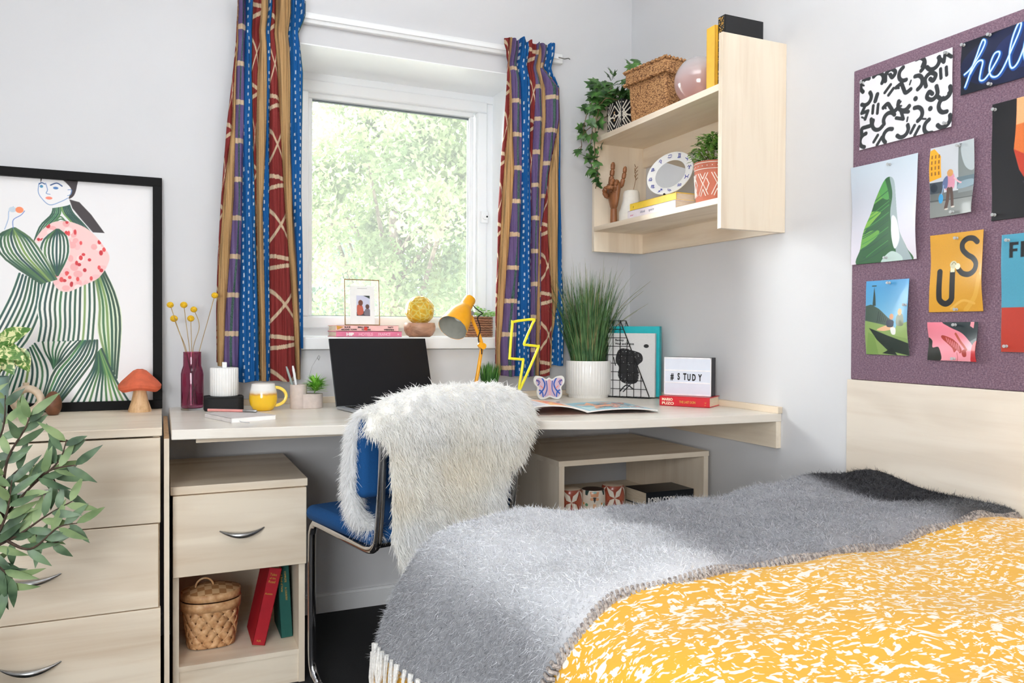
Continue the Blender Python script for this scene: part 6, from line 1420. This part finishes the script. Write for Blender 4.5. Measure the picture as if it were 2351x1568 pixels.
# banana leaf / green peak
g_ = Cv(0, .79, 0, 1, 220, 260, (206, 214, 226)); g_.vgrad((222, 214, 226), (198, 212, 224))
g_.poly([(.10, -.02), (.12, .16), (.16, .34), (.24, .50), (.30, .64), (.40, .80), (.47, .83), (.52, .78), (.54, .62), (.56, .46), (.60, .28), (.68, .12), (.72, -.02)], (26, 88, 42), True)
g_.clip = g_.full([(.10, -.02), (.12, .16), (.16, .34), (.24, .50), (.30, .64), (.40, .80), (.47, .83), (.52, .78), (.54, .62), (.56, .46), (.60, .28), (.68, .12), (.72, -.02)], True)
g_.poly([(.12, .30), (.30, .44), (.36, .50), (.2, .50)], (122, 176, 66), True); g_.poly([(.2, .56), (.40, .64), (.48, .60), (.30, .72)], (92, 158, 62), True); g_.poly([(.08, .14), (.30, .24), (.34, .32), (.1, .3)], (96, 160, 60), True); g_.poly([(.40, .84), (.46, .62), (.36, .66), (.34, .8)], (74, 150, 70), True)
for k in range(22): y = rr.uniform(0, .8); g_.stroke([(.10 + rr.uniform(0, .1), y - .04), (.28, y + .01), (.46, y + .10)], .008, rr.choice([(18, 74, 44), (60, 136, 60), (26, 88, 50)]))
g_.poly([(.47, .83), (.53, .80), (.55, .6), (.58, .4), (.66, .16), (.74, -.02), (.58, -.02), (.54, .2), (.48, .46), (.50, .66)], (156, 172, 176), True); g_.poly([(.50, .44), (.56, .40), (.60, .22), (.54, .12), (.50, .26)], (228, 236, 236), True); g_.poly([(.38, .02), (.5, .10), (.62, .04), (.6, -.02), (.4, -.02)], (190, 212, 206), True)
g_.clip = None; g_.X = g_.X / .79
f = poster('green_peak_print', 'pale blue print of a steep green mountain peak at the board left edge', g_, -1.177, -1.3915, 1.198, 1.472, .010, 4)
pins(f, 'green mountain print', [('top centre', .60, .95), ('bottom centre', .56, .04)])
# street
s_ = Cv(0, .66, 0, 1, 170, 250, (196, 200, 206)); s_.rect(0, .66, 0, .34, (104, 108, 108)); s_.poly([(0, .52), (0, .96), (.06, .98), (.16, .86), (.17, .56)], (232, 164, 40)); 
for k in range(4):
    for j in range(3): s_.rect(.025 + .05 * j, .045 + .05 * j, .60 + .08 * k, .65 + .08 * k, (140, 96, 40))
s_.poly([(.42, .30), (.42, .98), (.66, .98), (.66, .30)], (122, 130, 130)); s_.poly([(.46, .96), (.66, .98), (.66, .6), (.52, .66)], (176, 186, 190), True); s_.rect(0, .2, .34, .50, (66, 76, 84)); s_.disc((.06, .42), .05, (44, 54, 66), .06); s_.rect(.4, .66, .36, .52, (96, 116, 126)); s_.poly([(.45, .45), (.64, .46), (.66, .38), (.42, .36)], (134, 156, 168), True)
s_.rect(0, .66, 0, .22, (128, 132, 130)); s_.stroke([(0, .24), (.66, .22)], .012, (70, 76, 76), smooth=False)
s_.poly([(.24, .54), (.30, .60), (.36, .56), (.35, .38), (.22, .38)], (206, 140, 160), True); s_.poly([(.20, .52), (.26, .56), (.25, .40), (.18, .42)], (96, 110, 150), True); s_.disc((.30, .60), .045, (206, 150, 90), .05); s_.stroke([(.27, .38), (.26, .22), (.24, .12)], .05, (86, 64, 56)); s_.stroke([(.31, .38), (.33, .24), (.34, .14)], .045, (80, 60, 54)); s_.stroke([(.36, .52), (.42, .46), (.46, .44)], .022, (224, 170, 180)); s_.disc((.16, .26), .035, (60, 150, 200), .07); s_.stroke([(.20, .44), (.17, .32)], .012, (150, 180, 210)); s_.disc((.25, .10), .03, (200, 190, 180), .012); s_.disc((.35, .12), .03, (200, 190, 180), .012)
s_.X = s_.X / .66
f = poster('street_photo_print', 'photo print of a person in pink walking past a yellow building', s_, -1.4275, -1.547, 1.298, 1.475, .012, 5)
pins(f, 'yellow building street photo', [('top right', .66, .95), ('bottom centre', .55, .04)])
# US
u_ = Cv(0, .735, 0, 1, 180, 240, (208, 152, 44)); u_.grain(.012); u_.stroke([(.5, .02), (.64, .2), (.70, .45)], .06, (216, 164, 62)); u_.stroke([(.30, .04), (.46, .14), (.62, .10)], .03, (220, 170, 76))
KB = (34, 34, 36)
u_.stroke([(.135, .52), (.135, .24), (.15, .15), (.225, .105), (.30, .15), (.315, .24), (.315, .51)], .075, KB, n=8)
u_.stroke([(.655, .86), (.60, .905), (.52, .91), (.455, .86), (.455, .78), (.52, .71), (.60, .66), (.645, .59), (.625, .51), (.55, .465), (.46, .48), (.40, .535)], .068, KB, n=8)
u_.poly([(.285, .505), (.345, .505), (.345, .57), (.285, .57)], (224, 222, 190)); u_.disc((.325, .60), .050, (206, 202, 170), .048); u_.disc((.385, .575), .036, (230, 226, 200), .040); u_.stroke([(.30, .60), (.33, .63), (.36, .60)], .006, (90, 84, 66))
u_.X = u_.X / .735
f = poster('us_print', 'mustard yellow print with joined black letters U and S', u_, -1.4295, -1.573, 1.059, 1.2535, .010, 6)
pins(f, 'mustard U and S print', [('top centre', .52, .93), ('bottom centre', .52, .03)])
# F poster: blue over red, no figure
b_ = Cv(0, .9, 0, 1, 180, 230, (76, 152, 178)); b_.rect(0, .9, 0, .38, (178, 58, 44)); b_.rect(.070, .100, .80, .93, KB); b_.rect(.070, .145, .905, .93, KB); b_.rect(.070, .138, .852, .875, KB); b_.rect(.165, .195, .80, .93, KB); b_.rect(.165, .24, .905, .93, KB); b_.rect(.165, .23, .855, .88, KB); b_.rect(.222, .245, .86, .93, KB); b_.stroke([(.205, .855), (.236, .805)], .026, KB, smooth=False); b_.grain(.01)
b_.X = b_.X / .9
f = poster('blue_red_print', 'blue over red print cut by the right picture edge, dark capital F', b_, -1.6165, -1.86, .963, 1.235, .006, 7)
pins(f, 'blue over red print', [('top left', .07, .95), ('bottom left', .06, .05)])
# park
p_ = Cv(0, .69, 0, 1, 180, 250, (96, 166, 206)); p_.vgrad((150, 196, 210), (70, 150, 204)); GRN = (134, 160, 92)
p_.poly([(0, 0), (0, .50), (.2, .42), (.35, .40), (.69, .30), (.69, 0)], GRN); p_.poly([(0, .66), (.08, .68), (.2, .62), (.35, .50), (.46, .44), (.40, .38), (.0, .46)], (70, 88, 78)); p_.poly([(.10, .66), (.15, .66), (.145, .80), (.13, .92), (.115, .80)], (52, 70, 66)); p_.stroke([(.10, .93), (.16, .93)], .014, (52, 70, 66), smooth=False)
for k in range(8): p_.stroke([(.18 + .03 * k, .44), (.20 + .03 * k, .58 - .02 * k)], .008, (40, 52, 48), smooth=False)
p_.poly([(.06, .36), (.35, .26), (.69, .16), (.69, 0), (.35, .06), (.18, .20)], (34, 48, 42)); p_.poly([(.0, .0), (.05, .30), (.14, .26), (.2, 0)], (120, 150, 80)); p_.poly([(.26, .02), (.42, .10), (.50, 0)], (30, 42, 36)); p_.poly([(.5, .40), (.69, .44), (.69, .22), (.46, .26)], (150, 176, 104))
p_.poly([(.18, .34), (.36, .40), (.46, .36), (.30, .32)], (226, 180, 140), True); p_.poly([(.34, .46), (.44, .46), (.44, .38), (.34, .38)], (44, 52, 70), True); p_.disc((.41, .51), .035, (206, 150, 110), .04); p_.poly([(.50, .52), (.60, .54), (.62, .40), (.50, .40)], (110, 120, 90), True); p_.disc((.55, .57), .035, (226, 160, 90), .045); p_.poly([(.40, .36), (.48, .36), (.48, .28), (.42, .28)], (236, 236, 232), True)
p_.X = p_.X / .69
f = poster('bridge_photo_print', 'photo print of two people lounging on a green bridge under blue sky', p_, -1.233, -1.372, .9465, 1.1485, .013, 8)
pins(f, 'green bridge photo', [('top centre', .55, .96), ('right side', .96, .66)])
# pink
q_ = Cv(0, 1.4, 0, 1, 190, 140, (236, 140, 156)); q_.vgrad((240, 160, 172), (232, 128, 146)); q_.poly([(.45, 1.02), (.6, .88), (.95, .72), (1.2, .5), (1.42, .36), (1.42, 1.02)], (38, 50, 54), True); q_.poly([(1.2, 1.02), (1.3, 1.02), (1.28, .84), (1.18, .9)], (236, 150, 160)); q_.poly([(-.02, .56), (.1, .52), (.12, .34), (.3, .34), (.38, .02), (-.02, -.02)], (42, 44, 40), True)
RB_ = (170, 62, 52)
q_.poly([(.36, .62), (.42, .66), (.66, .58), (.78, .50), (.86, .44), (.98, .30), (.94, .20), (.84, .28), (.76, .22), (.70, .32), (.58, .42), (.42, .54)], RB_, True); q_.stroke([(.78, .70), (.90, .52), (1.02, .40), (1.12, .30)], .06, (182, 84, 64)); q_.poly([(.98, .26), (1.10, .30), (1.12, .14), (1.02, .12)], RB_, True); q_.poly([(1.3, .44), (1.42, .5), (1.42, .0), (1.24, .0), (1.26, .16)], (202, 56, 62), True); q_.stroke([(.84, .22), (.86, .10), (.84, 0)], .012, RB_)
for k in range(7): q_.stroke([(.50 + .06 * k, .60 - .03 * k), (.55 + .06 * k, .48 - .04 * k)], .014, (240, 150, 160), smooth=False)
q_.X = q_.X / 1.4
f = poster('pink_hand_print', 'small pink print of a red shadow hand, lowest row of the pinboard', q_, -1.4265, -1.562, .9375, 1.0335, .013, 9)
pins(f, 'small pink print', [('top centre', .56, .93), ('bottom centre', .55, .06)])

# ================================================================== OLIVE BRANCH IN THE FOREGROUND
OL = plant_mat('olive_leaf', (58, 82, 60), (112, 140, 104), .45, .1, 22); OL2 = plant_mat('olive_leaf_pale', (112, 138, 92), (150, 172, 120), .5, .15, 22)
t = thing('olive_tree', 'slender leafed olive tree standing in front of the chest, at the left edge', 'potted plant', (-2.30, -.98, 0))
tr_ = MB(); la = MB(); lb_ = MB(); rr = random.Random(77)
tr_.tube(spline([(-2.30, -.98, .22), (-2.27, -.97, .40), (-2.20, -.96, .50), (-2.12, -.95, .56), (-2.10, -.95, .68)], 6), lambda q: .014 - .006 * q, 10)
def twig(pts, n, L=.062):
    PT = spline(pts, 8); tr_.tube(PT, lambda q: .0035 - .0025 * q, 6)
    for k in range(n):
        q = (k + .6) / n; i = min(len(PT) - 2, int(q * (len(PT) - 1))); p = Vector(PT[i]); d = Vector(PT[i + 1] - PT[i]).normalized(); s = Vector((d.z, 0, -d.x)) * (1 if k % 2 else -1); dd = d * rr.uniform(.6, 1.2) + s * rr.uniform(.5, 1.0) + Vector((0, rr.uniform(-.7, .5), rr.uniform(-.25, .2)))
        leafshape(p, dd, (rr.uniform(-.3, .3), -1, rr.uniform(-.3, .6)), L * rr.uniform(.75, 1.2), .0085, la if rr.random() < .6 else lb_, seg=5, fold=.15)
twig([(-2.10, -.95, .62), (-2.05, -.95, .68), (-2.00, -.95, .73), (-1.985, -.95, .775)], 13)
twig([(-2.05, -.95, .69), (-2.01, -.955, .715), (-1.965, -.96, .722)], 7)
twig([(-2.12, -.95, .56), (-2.07, -.95, .585), (-2.02, -.95, .62), (-1.975, -.95, .645)], 13)
twig([(-2.10, -.95, .58), (-2.05, -.96, .555), (-2.00, -.965, .595), (-1.965, -.96, .60)], 11)
twig([(-2.13, -.96, .56), (-2.10, -.96, .52), (-2.08, -.965, .50)], 8)
twig([(-2.10, -.95, .66), (-2.09, -.95, .74), (-2.06, -.95, .80), (-2.05, -.95, .83)], 12)
twig([(-2.12, -.95, .62), (-2.13, -.94, .72), (-2.10, -.94, .80), (-2.095, -.94, .87)], 13)
twig([(-2.12, -.93, .60), (-2.10, -.92, .68), (-2.06, -.92, .72), (-2.02, -.92, .70), (-2.0, -.92, .66)], 11)
twig([(-2.12, -.96, .56), (-2.09, -.97, .63), (-2.08, -.97, .70)], 12)
twig([(-2.14, -.95, .52), (-2.11, -.95, .50), (-2.09, -.95, .47)], 6)
twig([(-2.20, -.95, .56), (-2.18, -.95, .66), (-2.16, -.95, .78), (-2.15, -.95, .86)], 14)
twig([(-2.10, -.95, .58), (-2.06, -.94, .60), (-2.03, -.94, .56), (-2.0, -.94, .56)], 9)
obj('trunk', tr_, mat('olive_bark', (70, 56, 46), .85, var=.2, vs=80, bump=.4, bs=80), t); obj('dark_leaves', la, OL, t); obj('pale_leaves', lb_, OL2, t)
m = MB(); m.lathe([(0, 0), (.10, 0), (.115, .01), (.135, .24), (.14, .25), (.128, .25), (.12, .22), (0, .22)], (-2.30, -.98, 0), 36); obj('pot', m, mat('grey_planter', (150, 150, 148), .8), t)

# ================================================================== OUTSIDE
def leaf_mat(name, c1, c2, trans=.4):
    t = NT(name); v = t.coords(); n = t.noise(v, 1.3, 3)
    c = t.ramp(n, [(.35, c1), (.65, c2)]); t.l(c, t.b.inputs['Base Color']); t.set(Roughness=.6)
    tr = t.n('ShaderNodeBsdfTranslucent'); t.l(c, tr.inputs['Color']); mx = t.n('ShaderNodeMixShader'); mx.inputs[0].default_value = trans
    t.l(t.b.outputs[0], mx.inputs[1]); t.l(tr.outputs[0], mx.inputs[2]); t.l(mx.outputs[0], t.out.inputs['Surface']); return t.m
BARK = mat('bark', (120, 108, 96), .9, var=.2, vs=9)
def tree(label, cx, cy, z0, zc, rad, rz, n, lm, seed, sz):
    rs = np.random.RandomState(seed)
    t = thing('tree', label, 'tree', (cx, cy, z0))
    m = MB(); m.tube([(cx, cy, z0), (cx + .1, cy, z0 + (zc - z0) * .5), (cx, cy, zc)], lambda q: .16 - .09 * q, 8)
    for k in range(9):
        a = rs.rand() * 6.28; e = Vector((cx + math.cos(a) * rad * .7, cy + math.sin(a) * rad * .7, zc + rs.uniform(-.2, .8) * rz)); s = Vector((cx, cy, z0 + (zc - z0) * rs.uniform(.45, .95)))
        m.tube([s, s.lerp(e, .5) + Vector((0, 0, .15)), e], lambda q: .06 - .045 * q, 5)
    obj('trunk', m, BARK, t)
    nb = 70; bc = rs.normal(size=(nb, 3)); bc /= np.linalg.norm(bc, axis=1, keepdims=True); bc *= rs.uniform(.35, 1, (nb, 1)) ** .6
    bc = bc * np.array([rad, rad, rz]) + np.array([cx, cy, zc]); br = rs.uniform(.18, .36, nb) * rad
    k = rs.randint(0, nb, n); d = rs.normal(size=(n, 3)); d /= np.linalg.norm(d, axis=1, keepdims=True)
    P = bc[k] + d * (br[k] * rs.uniform(.5, 1.05, n))[:, None]
    u = rs.normal(size=(n, 3)); u /= np.linalg.norm(u, axis=1, keepdims=True); w = np.cross(u, rs.normal(size=(n, 3))); w /= np.linalg.norm(w, axis=1, keepdims=True)
    L = sz * .62 * rs.uniform(.6, 1.3, n)[:, None]; V = np.stack([P - u * L, P + w * L * .5, P + u * L, P - w * L * .5], 1).reshape(-1, 3)
    o = quick_mesh('foliage', V, np.arange(4 * n).reshape(-1, 4), lm, t, smooth=False)
    return t
L1 = leaf_mat('pale_foliage', (122, 144, 100), (164, 178, 130)); L2 = leaf_mat('blue_green_foliage', (104, 134, 112), (136, 160, 136))
GR = mat('pale_ground', (196, 198, 190), .9, var=.15, vs=2)  # unseen ground, colour raised to bounce light up onto the window reveal
m = MB(); m.box(-30, 40, .9, 60, -3.1, -3.0); o = struct('ground', m, GR)
tree('tall pale green tree filling the middle of the window view', 1.6, 9.5, -3, 2.9, 2.1, 2.0, 52000, L1, 1, .085)
tree('looser yellow green tree at the left of the window view', -1.6, 15.5, -3, 1.8, 1.9, 1.8, 30000, L1, 2, .085)
tree('hazy blue green tree low behind the pale one, right of the window view', 6.4, 15.5, -3, 1.6, 2.5, 2.1, 34000, L2, 3, .09)
tree('low blue green tree at the foot of the window view', 2.4, 18.5, -3, 1.6, 2.4, 2.0, 34000, L2, 4, .1)

# ================================================================== ADDED FILL LAMPS (unseen, above and behind the camera)
def panel(x, y, sx, sy, power, label):  # made-up overhead panel, added as fill for the room
    t = thing('ceiling_light', label, 'fill light', (x, y, 2.52))
    m = MB(); m.box(x - sx / 2 - .02, x + sx / 2 + .02, y - sy / 2 - .02, y + sy / 2 + .02, 2.525, 2.55); obj('housing', m, WHITE, t)
    L = bpy.data.lights.new('ceiling_light_lamp', 'AREA'); L.shape = 'RECTANGLE'; L.size = sx; L.size_y = sy; L.energy = power; L.color = (.93, .975, 1.0)
    o = bpy.data.objects.new('lamp', L); COL.objects.link(o); o.parent = t; o.location = (0, 0, .002)
panel(-2.1, -3.5, 1.5, 1.4, P_BACK, 'large flat fill panel added under the ceiling behind the camera')
t = thing('fill_uplight', 'added bowl shaped fill uplight under the ceiling, above the picture', 'fill light', (-1.2, -1.65, 2.12))  # added out of view to bounce even fill off the ceiling
m = MB(); m.lathe([(0, 0), (.30, .02), (.52, .07), (.56, .10), (.55, .10), (.50, .075), (0, .04)], (-1.2, -1.65, 2.04), 48); m.tube([(-1.2, -1.65, 2.08), (-1.2, -1.65, 2.55)], .008, 8); obj('bowl', m, WHITE, t)
L = bpy.data.lights.new('fill_uplight_lamp', 'AREA'); L.shape = 'DISK'; L.size = .96; L.energy = P_MID; L.color = (.93, .975, 1.0)
o = bpy.data.objects.new('lamp', L); COL.objects.link(o); o.parent = t; o.location = (0, 0, .012); o.rotation_euler = (PI, 0, 0)

t = thing('fill_softbox', 'added fill light shaped as a softbox on a stand behind the camera', 'studio light', (-2.75, -3.70, 0))  # added frontal fill, modelled as a softbox on a stand
SBM = Matrix.Translation((-2.75, -3.70, 1.15)) @ (Vector((-.3, -.6, .9)) - Vector((-2.75, -3.70, 1.15))).to_track_quat('-Z', 'Y').to_matrix().to_4x4()
m = MB(SBM); m.box(-.62, .62, -.56, .56, .02, .10); obj('fill_softbox_shell', m, BLACKM, t)
m = MB(); m.tube([(-2.82, -3.77, 0), (-2.82, -3.77, 1.2)], .014, 8); obj('stand_pole', m, BLACKM, t)
L = bpy.data.lights.new('fill_softbox_lamp', 'AREA'); L.shape = 'RECTANGLE'; L.size = 1.2; L.size_y = 1.1; L.energy = P_FRONT; L.color = (.95, .98, 1.0)
o = bpy.data.objects.new('lamp', L); COL.objects.link(o); o.parent = t; o.matrix_local = Matrix.Translation((2.75, 3.70, 0)) @ SBM

# ================================================================== SKY
W = bpy.data.worlds.new('overcast_sky'); SC.world = W; W.use_nodes = True
nt = W.node_tree; bg = nt.nodes['Background']
tc = nt.nodes.new('ShaderNodeTexCoord'); sp = nt.nodes.new('ShaderNodeSeparateXYZ'); rp = nt.nodes.new('ShaderNodeValToRGB')
nt.links.new(tc.outputs['Generated'], sp.inputs[0]); nt.links.new(sp.outputs['Z'], rp.inputs[0])
e = rp.color_ramp.elements; e[0].position = .0; e[0].color = (.55, .58, .60, 1); e[1].position = .6; e[1].color = (1, 1, 1, 1)
nt.links.new(rp.outputs[0], bg.inputs['Color']); bg.inputs['Strength'].default_value = SKY
# broad glow of the veiled sun off to the left of the window
vd = nt.nodes.new('ShaderNodeVectorMath'); vd.operation = 'DOT_PRODUCT'; vd.inputs[1].default_value = Vector(GLOWD).normalized(); nt.links.new(tc.outputs['Generated'], vd.inputs[0])
mr = nt.nodes.new('ShaderNodeMapRange'); mr.interpolation_type = 'SMOOTHSTEP'; mr.inputs['From Min'].default_value = math.cos(math.radians(62)); mr.inputs['From Max'].default_value = math.cos(math.radians(12)); mr.inputs['To Min'].default_value = 0; mr.inputs['To Max'].default_value = GLOW; nt.links.new(vd.outputs['Value'], mr.inputs['Value'])
b2 = nt.nodes.new('ShaderNodeBackground'); b2.inputs['Color'].default_value = (.97, .985, 1, 1); nt.links.new(mr.outputs[0], b2.inputs['Strength'])
ad = nt.nodes.new('ShaderNodeAddShader'); nt.links.new(bg.outputs[0], ad.inputs[0]); nt.links.new(b2.outputs[0], ad.inputs[1]); nt.links.new(ad.outputs[0], nt.nodes['World Output'].inputs['Surface'])
S = bpy.data.lights.new('hazy_sun', 'SUN'); S.energy = SUN; S.angle = math.radians(11); S.color = (1, .985, .96)
so = bpy.data.objects.new('hazy_sun', S); COL.objects.link(so)
so.rotation_euler = Vector(SUND).to_track_quat('-Z', 'Y').to_euler()
S = bpy.data.lights.new('window_daylight', 'AREA'); S.shape = 'RECTANGLE'; S.size = .64; S.size_y = .82; S.cycles.is_portal = True
so = bpy.data.objects.new('window_daylight', S); COL.objects.link(so); so.location = (-.93, .42, 1.48); so.rotation_euler = (-PI / 2, 0, 0)

# ================================================================== CAMERA
cd = bpy.data.cameras.new('camera'); cam = bpy.data.objects.new('camera', cd); COL.objects.link(cam)
cd.sensor_width = 36; cd.lens = 36 * FPX / 2351; cd.clip_start = .05
yaw, pit, rol = .420002, .0140126, .0049794
F = Vector((math.sin(yaw) * math.cos(pit), math.cos(yaw) * math.cos(pit), -math.sin(pit))); r = Vector((math.cos(yaw), -math.sin(yaw), 0)); u = r.cross(F)
r2 = r * math.cos(rol) + u * math.sin(rol); u2 = u * math.cos(rol) - r * math.sin(rol)
Mx = Matrix((r2, u2, -F)).transposed().to_4x4(); Mx.translation = (CAMX, CAMY, CAMZ); cam.matrix_world = Mx
SC.camera = cam
SC.view_settings.view_transform = 'Standard'; SC.view_settings.look = 'None'; SC.view_settings.gamma = 1; SC.view_settings.use_curve_mapping = False
SC.view_settings.exposure = EXPO
SC.cycles.use_adaptive_sampling = True; SC.cycles.adaptive_threshold = .12; SC.cycles.adaptive_min_samples = 16; SC.cycles.max_bounces = 8; SC.cycles.diffuse_bounces = 6; SC.cycles.glossy_bounces = 3; SC.cycles.transmission_bounces = 6; SC.cycles.transparent_max_bounces = 12
SC.cycles.sample_clamp_indirect = 6; SC.cycles.use_denoising = True; SC.cycles.caustics_reflective = False; SC.cycles.caustics_refractive = False
